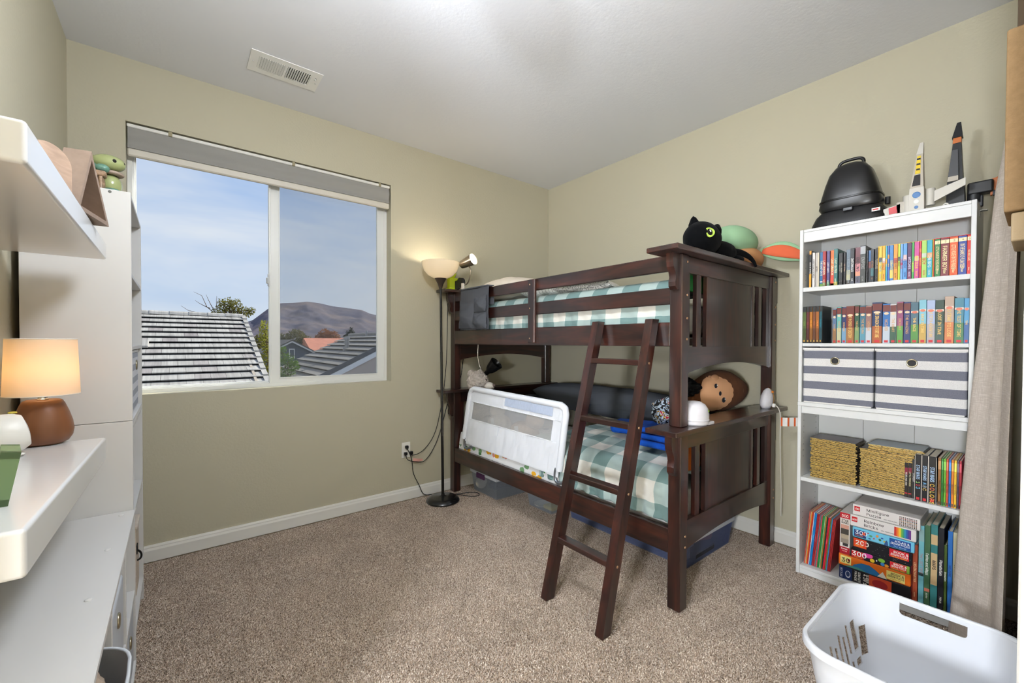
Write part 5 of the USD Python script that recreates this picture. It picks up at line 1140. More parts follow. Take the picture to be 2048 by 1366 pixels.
tt2 = ['THE KEEP', 'THE QUEST', 'KINGDOM', 'THE PHOENIX OF DESTINY', 'THE HUNT', 'THE RETURN', 'VOYAGE', 'THE DRAGON OF FORTUNE', 'WIZARD', 'THE HEART', 'ENCHANT', 'THE AMAZING', 'THE RACE', 'BACK IN TIME', 'THE FIFTH ADVENTURE', 'LOST IN TIME', 'NO TIME TO LOSE', 'THE TEST OF TIME', 'TIME']
for k, (a, b, c, c2, cn) in enumerate(g2):
    old = k < 12
    h = .176 + .004 * ((k * 5) % 3) + (.006 if b - a > 16 else 0) + .001 * k
    bands = ((.0, .42, c2), (.80, .97, (110, 42, 34))) if old else ((.0, .45, c2), (.74, .79, (226, 210, 196)))
    t = book(ypx(a), ypx(b), zs, h, c, '%s hardback lettered %s on the second shelf' % (cn, tt2[k]), tt2[k], (232, 196, 110) if k in (3, 7) or not old else (206, 160, 96), None, xs=-.252 + .003 * (k % 3), depth=.15, blocks=bands, hard=True, logo=(206, 40, 52), ths=.38, tpos=.44)
    w = ypx(a) - ypx(b)
    part(t, 'spine_band', ap(axes((-.0004, 0, h * .755), (0, -1, 0), (0, 0, 1), (-1, 0, 0)), ext(affinity.scale(Point(0, 0).buffer(1, 12), w * .34, .006), .0004)), paint((222, 120, 90) if not old else (230, 206, 170), .4), local=True)
# ---- third shelf: two striped fabric bins
sbm = bin_mat('stripe_bin', (228, 226, 224), (122, 124, 136), .0790, .9085)
for (y0, y1, lab) in ((-2.284, -2.573, 'left of the two grey and white striped fabric bins in the bookcase'), (-2.579, -2.879, 'right of the two grey and white striped fabric bins in the bookcase')):
    t = thing('storage_bin', lab, 'storage bin', at=(-.17, (y0 + y1) / 2, .9135))
    part(t, 'body', sub(rbox((-.304, y1, .914), (-.04, y0, 1.196), .010), bx((-.298, y1 + .006, .93), (-.046, y0 - .006, 1.4))), sbm, smooth=35)
    part(t, 'rim', ap(T(0, 0, 1.190), ext(sbox(-.3055, y1 - .0012, -.039, y0 + .0012).difference(sbox(-.297, y1 + .007, -.047, y0 - .007)), .010)), paint((226, 224, 220), .8))
    part(t, 'base_trim', bx((-.3052, y1 + .006, .9142), (-.3035, y0 - .006, .9205)), paint((226, 224, 220), .8))
    grommet(t, (-.3042, y0 - .138 if y0 > -2.4 else y0 - .128, 1.135), (-1, 0, 0), .0165)
# ---- fourth shelf: two stacks of thin gold-spined books, then standing books
zs = .515
gold_n = {'g': ('geometry', {}), 'n': ('noise_texture', dict(scale=190.0, detail=2.0)), 'r': ('rgb_ramp', dict(interpolate=False, ramp=[(0, lin((90, 72, 40))), (.40, lin((214, 182, 92))), (.55, lin((238, 216, 140))), (.64, lin((150, 120, 60)))])), 'p': ('principled_bsdf', dict(roughness=.35, metallic=.35)),
          'm': ('mapping', dict(scale=(1, .55, 2.2)))}
gold_m = nodes('gold_foil_spine', gold_n, [('g.position', 'm.vector'), ('m.vector', 'n.vector'), ('n.fac', 'r.fac'), ('r.color', 'p.base_color')])
rng = random.Random(5)
def thin_book(M0, w, d, t_, label, col, group):
    t = thing('thin_book', label, 'book', M=M0, group=group)
    part(t, 'cover', cat(bx((.002, -w / 2, 0), (d, w / 2, .0011)), bx((.002, -w / 2, t_ - .0011), (d, w / 2, t_))), paint(col, .4), local=True)
    part(t, 'spine', bx((-.0006, -w / 2, .0010), (.003, w / 2, t_ - .0010)), gold_m, local=True)
    part(t, 'pages', bx((.003, -w / 2 + .002, .0011), (d - .002, w / 2 - .002, t_ - .0011)), PG, local=True)
    return t
def gold_stack(y0, y1, n, x, which):
    w, d, t_ = y0 - y1, .165, .00475
    g = 'thin gold-spined books in the %s stack' % which
    lab = 'thin gold-spined picture book lying in the %s stack on the fourth shelf' % which
    first = None
    for k in range(n):
        top = k >= n - 5 and which == 'right'
        dx, dy = rng.uniform(-.003, .004), rng.uniform(-.004, .004)
        M = T(x + dx + (.012 if top else 0), (y0 + y1) / 2 + dy - (.030 if top else 0), zs + .0006 + k * (t_ + .0002)) @ Rz(rng.uniform(-.012, .012))
        if k == n - 1: thin_book(M, w, d, t_, 'topmost gold-spined book of the %s stack on the fourth shelf' % which, (92, 84, 88) if which == 'left' else (150, 160, 164), None)
        elif first is None: first = thin_book(M, w, d, t_, lab, (74, 60, 44), g)
        else: copy(first, M, lab, 'book', g)
gold_stack(-2.312, -2.505, 42, -.262, 'left')
gold_stack(-2.520, -2.716, 44, -.262, 'right')
r4 = [(1833.4, 1840, .158, (26, 20, 22), 'short black and crimson book left in the row beside the gold stacks', 'VADER AND SON', (226, 220, 210), ((.66, .86, (130, 20, 52)), (.10, .13, (190, 30, 50)))), (1840.4, 1847, .160, (24, 20, 22), 'second short black and crimson book beside the gold stacks', 'LITTLE PRINCESS', (200, 190, 150), ((.72, .86, (130, 20, 52)), (.10, .13, (190, 30, 50)))),
      (1847.4, 1853, .178, (34, 36, 42), 'narrow charcoal book left of the three big board books', 'GOODNIGHT', (200, 200, 200), ())]
for a, b, h, c, lab, ti, tc, bl_ in r4:
    book(ypx(a), ypx(b), zs, h, c, lab, ti, tc, blocks=bl_, xs=-.268, depth=.16, ths=.5, hard=True)
for k, (a, b, wd_, cols) in enumerate(((1853.8, 1865.6, '123', ((150, 200, 110), (190, 40, 60), (110, 190, 226))), (1866.2, 1877.4, 'ABC', ((110, 180, 226), (150, 160, 170), (226, 190, 90))), (1878.2, 1892, 'COLORS', ((230, 190, 70), (230, 120, 70), (226, 206, 90))))):
    t = book(ypx(a), ypx(b), zs, .208, (24, 25, 30), 'thick black board book lettered STAR WARS %s, with pale worn edges' % wd_, None, xs=-.286, depth=.20, hard=False, logo=(206, 38, 44), rough=.3)
    w = ypx(a) - ypx(b)
    S = axes((-.00012, 0, 0), (0, 0, -1), (0, -1, 0), (-1, 0, 0))
    m = text('STAR WARS', w * .52, np.eye(4), .0004, True, .066)
    part(t, 'spine_title', ap(S @ T(-.162, -w * .26, .0002), m), paint((176, 206, 236), .4), local=True)
    xx = -.088
    for q, chx in enumerate(wd_):
        m = text(chx, w * .55, np.eye(4), .0004, True); part(t, 'spine_letter', ap(S @ T(xx, -w * .27, .0002), m), paint(cols[q % 3], .4), local=True); xx += max(m[0][:, 0].max() + .003, .009)
    for s in (-1, 1):
        part(t, 'worn_edge', bx((-.0006, s * w / 2 - .0012, 0), (.001, s * w / 2 + .0004, .2075)), paint((214, 206, 194), .8), local=True)
r4b = [(1894.4, 1900, (150, 100, 50), 'brown'), (1900.3, 1904.1, (46, 130, 46), 'dark green'), (1904.4, 1908.4, (110, 182, 48), 'bright green'), (1908.7, 1912.6, (214, 82, 48), 'orange-red'), (1912.9, 1917, (36, 110, 190), 'blue'), (1917.3, 1921.5, (230, 130, 36), 'orange'), (1921.8, 1926.2, (240, 190, 40), 'yellow'), (1926.5, 1930, (92, 72, 92), 'plum'), (1930.3, 1934.4, (180, 36, 56), 'crimson')]
for k, (a, b, c, cn) in enumerate(r4b):
    book(ypx(a), ypx(b), zs, .206 - .0 * k, c, 'thin %s reading book in the bright row at the right of the fourth shelf' % cn, 'READ IT YOURSELF', tuple(int(x * .35) for x in c), None, xs=-.282, depth=.20, blocks=((.76, .94, tuple(min(255, x + 60) for x in c)),), logo=(40, 40, 44), ths=.5, tpos=.36)
# ---- bottom shelf
zs = .045
cols = [((190, 84, 66), 'terracotta'), ((206, 196, 170), 'cream'), ((226, 132, 44), 'orange'), ((196, 52, 44), 'red'), ((214, 206, 214), 'pale lilac'), ((24, 122, 190), 'bright blue'), ((150, 34, 46), 'wine red'), ((196, 60, 62), 'coral red'), ((104, 124, 132), 'grey blue'), ((196, 84, 92), 'rose'), ((36, 134, 62), 'green'), ((136, 180, 122), 'sage'), ((180, 130, 50), 'mustard'), ((30, 62, 50), 'bottle green'), ((194, 30, 50), 'ruby red'), ((112, 122, 58), 'olive'), ((56, 140, 200), 'sky blue'), ((150, 40, 44), 'brick red'), ((172, 46, 46), 'scarlet'), ((160, 40, 42), 'dark coral')]
px = 1606.5; wid = [3.4, 1.8, 3.2, 3.4, 2.6, 6.2, 5.0, 2.6, 3.0, 3.8, 4.4, 3.4, 2.8, 3.4, 5.6, 3.0, 2.6, 2.8, 3.0, 3.0]
sc_ = 66.5 / sum(wid)
for k, ((c, cn), w_) in enumerate(zip(cols, wid)):
    w_ *= sc_; h = .287 - .0006 * k
    y0_, y1_ = ypx(px + 8.5), ypx(px + w_ + 8.5)
    book(y0_, y1_ + .0003, zs + .0012, h, c, 'thin %s picture book leaning in the row at the left of the bottom shelf' % cn, ('MY FIRST STORY', None, 'ANIMALS')[k % 3] if w_ > 3.4 else None, tuple(min(255, x + 70) for x in c), None, xs=-.272, depth=.20, lean=.085, ths=.45, name='picture_book')
    px += w_ * .985
# puzzle boxes
def puzzle(y0, y1, z0, z1, rgb, label, x=-.290, d=.22, rough=.35):
    t = thing('puzzle_box', label, 'puzzle box', at=(x, (y0 + y1) / 2, z0))
    part(t, 'box', bx((x + .0012, y1 + .0012, z0 + .0006), (x + d - .0012, y0 - .0012, z1 - .003), .001), paint(tuple(int(c * .8) for c in rgb), .6))
    part(t, 'lid', bx((x, y1, z0 + .004), (x + d, y0, z1), .0012), paint(rgb, rough))
    F = axes((x - .0002, y0, z0), (0, -1, 0), (0, 0, 1), (-1, 0, 0))
    def label_(nm, u0, u1, v0, v1, col, lift=.0): part(t, nm, ap(F, bx((u0, v0, lift), (u1, v1, lift + .0003))), paint(col, rough)); return lift + .0004
    def write(nm, s, u, v, h, col, lift=.0004, bold=True, maxw=None): part(t, nm, ap(F @ T(u, v, lift), text(s, h, np.eye(4), .0003, bold, maxw)), paint(col, rough))
    return t, F, label_, write
# navy and black box at the bottom
t, Fm, L_, Wt = puzzle(-2.448, -2.712, .0460, .1110, (22, 24, 30), 'navy and black puzzle box at the bottom of the puzzle stack')
L_('panel', .001, .052, .001, .061, (20, 42, 92)); L_('panel', .118, .200, .001, .061, (200, 74, 44))
S2 = Fm @ axes((.016, .058, 0), (0, -1, 0), (1, 0, 0), (0, 0, 1))
part(t, 'lettering', ap(S2 @ T(.006, -.010, .0004), text('BOTTLES', .008, np.eye(4), .0003, True, .045)), paint((210, 214, 226)))
part(t, 'emblem', ap(Fm @ T(.036, .028, .0004), ext(affinity.scale(Point(0, 0).buffer(.014, 12), .75, 1.25), .0003)), paint((206, 212, 224)))
part(t, 'emblem', ap(Fm @ T(.036, .030, .0008), ext(affinity.scale(Point(0, 0).buffer(.010, 12), .75, 1.25), .0003)), paint((40, 62, 110)))
for u, s in ((.066, 'PARADE'), (.080, 'COMPLETE'), (.100, '4 IN 1'), (.112, 'SUPER')):
    part(t, 'lettering', ap(Fm @ axes((u, .058, .0004), (0, -1, 0), (1, 0, 0), (0, 0, 1)) @ T(0, -.004, 0), text(s, .009 if '4' not in s else .013, np.eye(4), .0003, True, .052)), paint((226, 224, 216)))
part(t, 'picture', ap(Fm @ T(.158, .030, .0004), ext(affinity.scale(Point(0, 0).buffer(.022, 12), 1.3, .9), .0003)), paint((160, 36, 40)))
# orange box: 30
t, Fm, L_, Wt = puzzle(-2.446, -2.713, .1120, .1672, (232, 112, 28), 'orange puzzle box numbered 30, above the navy one in the stack')
part(t, 'picture', ap(Fm @ T(0, 0, .0001), ext(Polygon([(.05, .001), (.06, .020), (.09, .038), (.12, .040), (.145, .026), (.165, .010), (.172, .001)]), .0003)), paint((36, 112, 170)))
part(t, 'picture', ap(Fm @ T(0, 0, .0003), ext(Polygon([(.022, .0012), (.05, .010), (.08, .012), (.11, .0012)]), .0003)), paint((70, 150, 140)))
part(t, 'picture', ap(Fm @ T(0, 0, .0003), ext(Polygon([(.150, .0012), (.170, .030), (.185, .0012)]), .0003)), paint((226, 220, 206)))
L_('panel', .007, .050, .012, .050, (240, 226, 140)); Wt('lettering', '30', .010, .020, .020, (90, 84, 60)); Wt('lettering', 'pieces', .010, .0145, .0035, (150, 120, 60))
part(t, 'emblem', ap(Fm @ T(.041, .034, .0004), ext(affinity.scale(Point(0, 0).buffer(.005, 10), 1, 1.25), .0003)), paint((196, 60, 60)))
L_('panel', .183, .248, .006, .046, (238, 222, 130)); Wt('lettering', 'BOOK &', .198, .031, .009, (110, 96, 60)); Wt('lettering', 'JIGSAW PUZZLE', .187, .019, .009, (110, 96, 60), maxw=.058); Wt('lettering', 'Under the Sea', .196, .0105, .004, (206, 150, 40))
# 300: black and red with monsters
t, Fm, L_, Wt = puzzle(-2.493, -2.711, .1682, .2072, (26, 24, 30), 'black puzzle box numbered 300 with bright monsters, third from the bottom')
L_('panel', .004, .052, .002, .036, (196, 40, 44)); Wt('lettering', '300', .004, .012, .022, (244, 240, 234)); Wt('lettering', 'PIECES', .016, .004, .006, (236, 150, 50))
for (u, v, r, c, sx) in ((.068, .030, .012, (214, 66, 150), 1.5), (.084, .012, .009, (236, 200, 50), 1), (.100, .018, .004, (230, 230, 230), .6), (.118, .026, .009, (120, 176, 60), 1.4), (.122, .010, .008, (60, 130, 200), 1), (.136, .008, .007, (236, 150, 50), 1.2)):
    part(t, 'monster_print', ap(Fm @ T(u, v, .0001), ext(affinity.scale(Point(0, 0).buffer(r, 8), sx, 1).intersection(sbox(-.05, -v + .001, .05, .038 - v)), .0003)), paint(c, .35))
L_('panel', .150, .216, .002, .037, (132, 176, 62)); lf = L_('panel', .148, .206, .004, .0365, (206, 34, 46), .0002)
Wt('lettering', 'BOOK &', .160, .024, .009, (245, 240, 232), .0007); Wt('lettering', 'JIGSAW PUZZLE', .151, .0135, .0085, (245, 240, 232), .0007, maxw=.053); Wt('lettering', 'Periodic Table', .153, .0062, .005, (244, 170, 50), .0007)
# 200: black, space
t, Fm, L_, Wt = puzzle(-2.502, -2.716, .2082, .2692, (22, 22, 28), 'black puzzle box with red label numbered 200, between the light blue and monster ones', x=-.288)
L_('panel', .002, .052, .016, .058, (226, 74, 36)); Wt('lettering', '200', .008, .030, .020, (244, 238, 226)); Wt('lettering', 'PIECES', .008, .021, .006, (240, 170, 60))
part(t, 'emblem', ap(Fm @ T(.046, .040, .0006), ext(affinity.scale(Point(0, 0).buffer(.006, 10), 1, 1.3), .0003)), paint((214, 70, 60)))
rs = random.Random(3)
part(t, 'star_print', ap(Fm, cat(*[bx((u, v, .0), (u + .0012, v + .0012, .0003)) for u, v in [(rs.uniform(.055, .21), rs.uniform(.002, .058)) for _ in range(46)]])), paint((200, 200, 196)), kind='stuff')
L_('panel', .136, .204, .018, .056, (206, 30, 44)); Wt('lettering', 'BOOK &', .150, .040, .010, (245, 240, 232)); Wt('lettering', 'JIGSAW PUZZLE', .139, .028, .009, (245, 240, 232), maxw=.062); Wt('lettering', 'The Solar System', .141, .0205, .005, (240, 190, 60))
# 300: light blue atlas
t, Fm, L_, Wt = puzzle(-2.500, -2.724, .2702, .3205, (112, 192, 222), 'light blue puzzle box numbered 300 with sea animals and an atlas label')
L_('panel', .006, .052, .006, .040, (36, 62, 120)); Wt('lettering', '300', .009, .019, .018, (232, 236, 240)); Wt('lettering', 'PIECES', .011, .010, .006, (196, 120, 60))
part(t, 'emblem', ap(Fm @ T(.044, .027, .0006), ext(affinity.scale(Point(0, 0).buffer(.006, 10), 1, 1.3), .0003)), paint((222, 90, 60)))
for (u, v, r, c, sx) in ((.060, .036, .003, (196, 60, 60), 1), (.070, .026, .005, (90, 160, 120), 1.2), (.082, .018, .004, (206, 90, 90), .8), (.094, .034, .006, (232, 140, 50), .8), (.104, .020, .005, (70, 110, 60), 1), (.112, .030, .003, (50, 80, 150), 1.6), (.120, .018, .004, (200, 180, 80), 1), (.066, .012, .003, (40, 90, 150), 1.8)):
    part(t, 'animal_print', ap(Fm @ T(u, v, .0001), ext(affinity.scale(Point(0, 0).buffer(r, 8), sx, 1), .0003)), paint(c, .35))
part(t, 'animal_print', ap(Fm @ T(.118, .0012, .0001), ext(Polygon([(0, 0), (.006, .020), (.010, .026), (.014, .018), (.016, 0)]), .0003)), paint((52, 88, 140)))
L_('panel', .138, .212, .004, .044, (30, 78, 150)); Wt('lettering', 'ATLAS &', .156, .030, .009, (240, 242, 244)); Wt('lettering', 'JIGSAW PUZZLE', .141, .0185, .009, (240, 242, 244), maxw=.068); Wt('lettering', 'Our World', .153, .0075, .0065, (150, 190, 226))
# two white boxes with a small red brand square
for (y0, y1, z0, z1, a, b_, lab, kind_, x_) in ((-2.490, -2.729, .3215, .3785, 'Rainbow', 'Bricks', 'white puzzle box titled Rainbow Bricks, second from the top of the stack', 0, -.289), (-2.500, -2.742, .3795, .4330, 'Minifigure', 'Puzzle', 'white puzzle box titled Minifigure Puzzle on top of the stack', 1, -.291)):
    t, Fm, L_, Wt = puzzle(y0, y1, z0, z1, (224, 218, 214), lab, x=x_)
    hh = z1 - z0
    L_('logo', .006, .028, hh * .42, hh * .84, (200, 30, 36)); Wt('logo_lettering', 'LEGO', .008, hh * .54, .0085, (248, 244, 236), .0005, maxw=.018)
    Wt('lettering', a, .052, hh * .58, hh * .24, (40, 40, 42), bold=False, maxw=.085); Wt('lettering', b_, .052, hh * .22, hh * .24, (40, 40, 42), bold=False, maxw=.060)
    Wt('lettering', '1000-PIECE PUZZLE', .116, hh * .22, .0038, (70, 70, 70), maxw=.048)
    if kind_:
        for r_ in range(7):
            part(t, 'figure_print', ap(Fm, cat(*[bx((.172 + q * .0062, hh * .10 + r_ * .0062, 0), (.1755 + q * .0062, hh * .10 + r_ * .0062 + .0045, .0003)) for q in range(10)])), paint(((60, 44, 34), (120, 84, 56), (70, 60, 50), (150, 110, 70), (54, 50, 50), (130, 60, 50), (80, 70, 60))[r_]), kind='stuff')
    else:
        for q, c in enumerate(((196, 40, 40), (226, 90, 40), (238, 150, 40), (240, 206, 60), (120, 180, 70), (50, 150, 110), (44, 140, 180), (40, 96, 170), (70, 60, 140), (110, 50, 130))):
            part(t, 'rainbow_print', ap(Fm @ T(.164 + q * .0058, 0, 0), bx((0, .008, 0), (.0058, .050, .0003))), paint(c))
part_cap = None
# upright narrow puzzle box on the orange one
t, Fm, L_, Wt = puzzle(-2.4485, -2.4885, .1682, .3760, (222, 214, 206), 'narrow upright puzzle box lettered 500 STAR WARS at the left of the stack', x=-.287, d=.20)
L_('panel', .0, .040, .180, .2075, (188, 28, 40)); Wt('lettering', '500', .006, .186, .013, (246, 240, 232), maxw=.028)
Wt('lettering', 'STAR', .006, .165, .010, (24, 22, 22), maxw=.028); Wt('lettering', 'WARS', .005, .153, .010, (24, 22, 22), maxw=.030)
L_('picture', .004, .036, .128, .148, (206, 150, 130)); L_('picture', .004, .036, .100, .128, (70, 66, 60)); L_('picture', .004, .036, .078, .100, (176, 160, 136)); L_('picture', .004, .036, .056, .078, (150, 138, 124)); L_('picture', .012, .034, .042, .056, (60, 58, 58))
L_('panel', .0, .040, .002, .036, (170, 24, 40)); Wt('lettering', 'Buffalo', .006, .024, .006, (246, 240, 232), maxw=.026); Wt('lettering', 'Games', .010, .014, .005, (240, 190, 180), maxw=.02)
# tall books at the right of the bottom shelf
r5 = [(1831.5, 1840.6, .292, (26, 26, 26), 'black hardback lettered NATIONAL PARKS OF THE U.S.A. beside the puzzle stack', 'NATIONAL PARKS OF THE U.S.A.', (214, 150, 130), 'KATE SIBER', ()),
      (1841.6, 1851, .262, (122, 34, 38), 'dark red hardback beside the black national parks one', 'HISTORY OF THE WORLD', (196, 130, 130), 'ATLAS', ()),
      (1851.4, 1860.6, .262, (166, 74, 46), 'rust orange hardback lettered LES ENCHANTES', 'LES ENCHANTES', (236, 200, 150), 'contes', ()),
      (1862, 1872.2, .356, (110, 176, 186), 'tall pale aqua hardback with a small black tree on its spine', 'THE LOST TREE', (170, 130, 130), None, ((.36, .40, (40, 60, 60)), (.80, .95, (136, 170, 172)))),
      (1872.6, 1883, .364, (66, 104, 72), 'tall green hardback titled Maps of the World in the bottom shelf', 'Fairies and Maps', (226, 230, 220), 'stories', ((.18, .22, (190, 110, 90)),)),
      (1883.6, 1896, .374, (54, 124, 124), 'tall teal hardback with sand-coloured map shapes on its spine', 'MAPS', (50, 44, 40), None, ((.76, .88, (206, 176, 130)), (.28, .66, (206, 176, 130)))),
      (1896.6, 1907, .366, (26, 26, 32), 'tall black hardback lettered Planetarium', 'Planetarium', (240, 236, 230), 'PRINJA', ()),
      (1913, 1921.4, .362, (44, 110, 186), 'tall bright blue hardback near the curtain on the bottom shelf', 'WELCOME', (30, 60, 120), None, ()),
      (1921.8, 1931, .362, (196, 190, 160), 'tall cream and green hardback at the right end of the bottom shelf', 'BOTANICUM', (90, 110, 60), None, ())]
for a, b, h, c, lab, ti, tc, au, bl_ in r5:
    book(ypx(a), ypx(b), zs, h, c, lab, ti, tc, au, blocks=bl_, xs=-.272, depth=.24, hard=True, ths=.5, tpos=.5)
book(ypx(1907.6), ypx(1912.6), zs, .30, (70, 92, 36), 'green and yellow hardback lettered Dinosaurium, leaning against the blue one', 'Dinosaurium', (236, 236, 226), None, xs=-.282, depth=.24, hard=True, ths=.62, lean=-.0)

# ------------------------------------------------------------------ toys on top of the bookcase (plain stand-ins)
zt = 1.8222
pbk = mat('moulded_black', (24, 24, 26), .32, .5, var=(20, .2))
cs = thing('toy_case', 'large black moulded plastic case with domed top on the left of the bookcase top', 'toy case', at=(-.17, -2.44, zt))
def case_ring(z, hw, hd, e=.55, yc=-2.445, xc=-.165, k=56):
    a = np.arange(k) * 2 * PI / k; c, s = np.cos(a), np.sin(a)
    return np.stack([xc + hd * np.sign(c) * np.abs(c) ** e, yc + hw * np.sign(s) * np.abs(s) ** e, np.full(k, z)], -1)
def loft(rings):
    R = np.array(rings); n, k = R.shape[:2]
    q = np.array([[i * k + s, i * k + (s + 1) % k, (i + 1) * k + (s + 1) % k, (i + 1) * k + s] for i in range(n - 1) for s in range(k)])
    N = n * k
    return np.vstack([R.reshape(-1, 3), R[0].mean(0), R[-1].mean(0)]), np.vstack([q[:, [0, 1, 2]], q[:, [0, 2, 3]], [[N, (s + 1) % k, s] for s in range(k)], [[N + 1, (n - 1) * k + s, (n - 1) * k + (s + 1) % k] for s in range(k)]])
part(cs, 'base', loft([case_ring(zt + .0005, .165, .075), case_ring(zt + .03, .163, .073), case_ring(zt + .07, .145, .066), case_ring(zt + .10, .115, .055)]), pbk, smooth=35)
part(cs, 'body', loft([case_ring(zt + .092, .120, .066), case_ring(zt + .11, .132, .074), case_ring(zt + .17, .120, .076), case_ring(zt + .23, .104, .072), case_ring(zt + .28, .088, .062), case_ring(zt + .315, .062, .045), case_ring(zt + .330, .030, .022)]), pbk, smooth=40)
part(cs, 'handle', tube(spline([(-.165, -2.395, zt + .318), (-.165, -2.400, zt + .343), (-.165, -2.445, zt + .352), (-.165, -2.490, zt + .343), (-.165, -2.495, zt + .318)], 20), .008, 8), pbk, smooth=True)
part(cs, 'seam', loft([case_ring(zt + .139, .128, .0765), case_ring(zt + .141, .130, .0785), case_ring(zt + .147, .130, .0785), case_ring(zt + .149, .128, .0765)]), mat('moulded_black_gloss', (14, 14, 15), .15), smooth=35)
part(cs, 'latch', rbox((-.243, -2.470, zt + .074), (-.228, -2.430, zt + .092), .003), pbk)
hm = part(cs, 'hinge', cyl((-.15, -2.588, zt + .092), (-.15, -2.588, zt + .125), .011, 14), pbk)
tg2 = part(cs, 'sticker', ap(axes((-.2425, -2.545, zt + .045), (0, -1, 0), (0, 0, 1), (-1, 0, 0)), bx((0, 0, 0), (.032, .016, .0008))), paint((226, 224, 220), .5))
part(tg2, 'sticker_print', ap(axes((-.2434, -2.549, zt + .050), (0, -1, 0), (0, 0, 1), (-1, 0, 0)), bx((0, 0, 0), (.022, .006, .0004))), paint((196, 36, 40), .5))

def taper(y0, w0, d0, y1, w1, d1, x0, x1, n=4):
    """A tapering rectangular hull between two heights: (z, half-width along y, half-depth along x)."""
    P = [(x0 + sx * d0, y0[0] + sy * w0, y0[1]) for sx in (-1, 1) for sy in (-1, 1)] + [(x1 + sx * d1, y1[0] + sy * w1, y1[1]) for sx in (-1, 1) for sy in (-1, 1)]
    return mv(trimesh.convex.convex_hull(np.array(P)))
gm = mat('toy_grey', (186, 178, 164), .45, var=(40, .06))
lg = mat('toy_light_grey', (204, 200, 190), .45)
ship = thing('toy_spaceship', 'grey toy spaceship standing nose up on the bookcase between two dark toys', 'toy', at=(-.22, -2.71, zt))
part(ship, 'fuselage', cat(taper((-2.705, zt + .0005), .026, .026, (-2.705, zt + .115), .024, .026, -.222, -.222)), lg)
part(ship, 'cockpit_section', taper((-2.705, zt + .1155), .022, .024, (-2.711, zt + .270), .011, .014, -.222, -.214), gm)
part(ship, 'nose', taper((-2.711, zt + .2705), .0115, .0145, (-2.716, zt + .325), .006, .007, -.214, -.211), lg)
part(ship, 'canopy_opening', taper((-2.703, zt + .125), .014, .003, (-2.706, zt + .175), .010, .003, -.244, -.237), paint((30, 28, 28), .4))
part(ship, 'yellow_panel', taper((-2.7065, zt + .180), .009, .003, (-2.7095, zt + .262), .006, .003, -.2365, -.2285), paint((226, 196, 40), .4))
for k in range(3):
    part(ship, 'stripe', taper((-2.7075 - .0006 * k, zt + .196 + k * .024), .0065, .003, (-2.7078 - .0006 * k, zt + .204 + k * .024), .0062, .003, -.2352 + .0022 * k, -.2345 + .0022 * k), paint((24, 24, 24), .4))
for k, (z, r) in enumerate(((.082, .014), (.052, .010), (.026, .007))):
    part(ship, 'dial', ap(axes((-.2482, -2.705, zt + z), (0, -1, 0), (0, 0, 1), (-1, 0, 0)), lathe([(0, -.001), (r, -.001), (r, .0008), (r * .8, .0014), (0, .0014)], 20)), paint((50, 110, 170) if k != 1 else (226, 226, 220), .35))
part(ship, 'wing', taper((-2.655, zt + .020), .022, .005, (-2.655, zt + .070), .022, .005, -.215, -.215), gm)
part(ship, 'wing', mv(trimesh.convex.convex_hull(np.array([(x, y, z) for x in (-.220, -.212) for y, z in ((-2.645, zt + .018), (-2.645, zt + .062), (-2.585, zt + .014), (-2.585, zt + .050))]))), lg)
part(ship, 'wing_marking', mv(trimesh.convex.convex_hull(np.array([(x, y, z) for x in (-.2208, -.2200) for y, z in ((-2.636, zt + .022), (-2.632, zt + .056), (-2.604, zt + .050), (-2.606, zt + .020))]))), paint((206, 70, 74), .45))
part(ship, 'engine', cyl((-.205, -2.672, zt + .006), (-.205, -2.672, zt + .095), .020, 24), lg, smooth=30)
part(ship, 'engine', cyl((-.215, -2.747, zt + .030), (-.215, -2.747, zt + .105), .016, 24), lg, smooth=30)
part(ship, 'wing', mv(trimesh.convex.convex_hull(np.array([(x, y, z) for x in (-.236, -.226) for y, z in ((-2.762, zt + .040), (-2.762, zt + .088), (-2.858, zt + .088), (-2.858, zt + .120))]))), lg)
part(ship, 'cannon', ap(axes((-.236, -2.800, zt + .012), (0, -1, 0), (0, 0, 1), (-1, 0, 0)), lathe([(.004, 0), (.0095, 0), (.0095, .012), (.004, .012), (.004, 0)], 20)), lg)
dk = mat('toy_black', (30, 31, 34), .45); orr = mat('toy_orange', (196, 110, 52), .45)
s2 = thing('toy_spaceship', 'black and orange toy spaceship standing at the right end of the bookcase top', 'toy', at=(-.15, -2.82, zt))
part(s2, 'fuselage', taper((-2.822, zt + .0005), .030, .030, (-2.822, zt + .120), .026, .030, -.150, -.150), dk)
part(s2, 'cockpit_section', taper((-2.820, zt + .1205), .025, .027, (-2.823, zt + .300), .013, .017, -.150, -.146), dk)
part(s2, 'side_stripe', taper((-2.843, zt + .02), .004, .020, (-2.832, zt + .300), .003, .011, -.150, -.146), orr)
part(s2, 'collar', taper((-2.8225, zt + .3005), .013, .017, (-2.8235, zt + .325), .0125, .0155, -.146, -.145), orr)
part(s2, 'nose', taper((-2.8235, zt + .3255), .0165, .0195, (-2.827, zt + .395), .006, .007, -.145, -.141), dk)
part(s2, 'canopy', taper((-2.815, zt + .150), .016, .005, (-2.818, zt + .270), .009, .004, -.180, -.166), mat('toy_canopy', (78, 80, 84), .12, coat=.6))
part(s2, 'canopy_frame', taper((-2.814, zt + .128), .017, .005, (-2.815, zt + .1495), .0155, .005, -.182, -.180), gm)
part(s2, 'engine', cyl((-.150, -2.878, zt - .0 + .020), (-.150, -2.878, zt + .105), .022, 24), dk, smooth=30)
part(s2, 'engine_housing', rbox((-.175, -2.935, zt + .055), (-.120, -2.858, zt + .108), .008), dk, smooth=35)
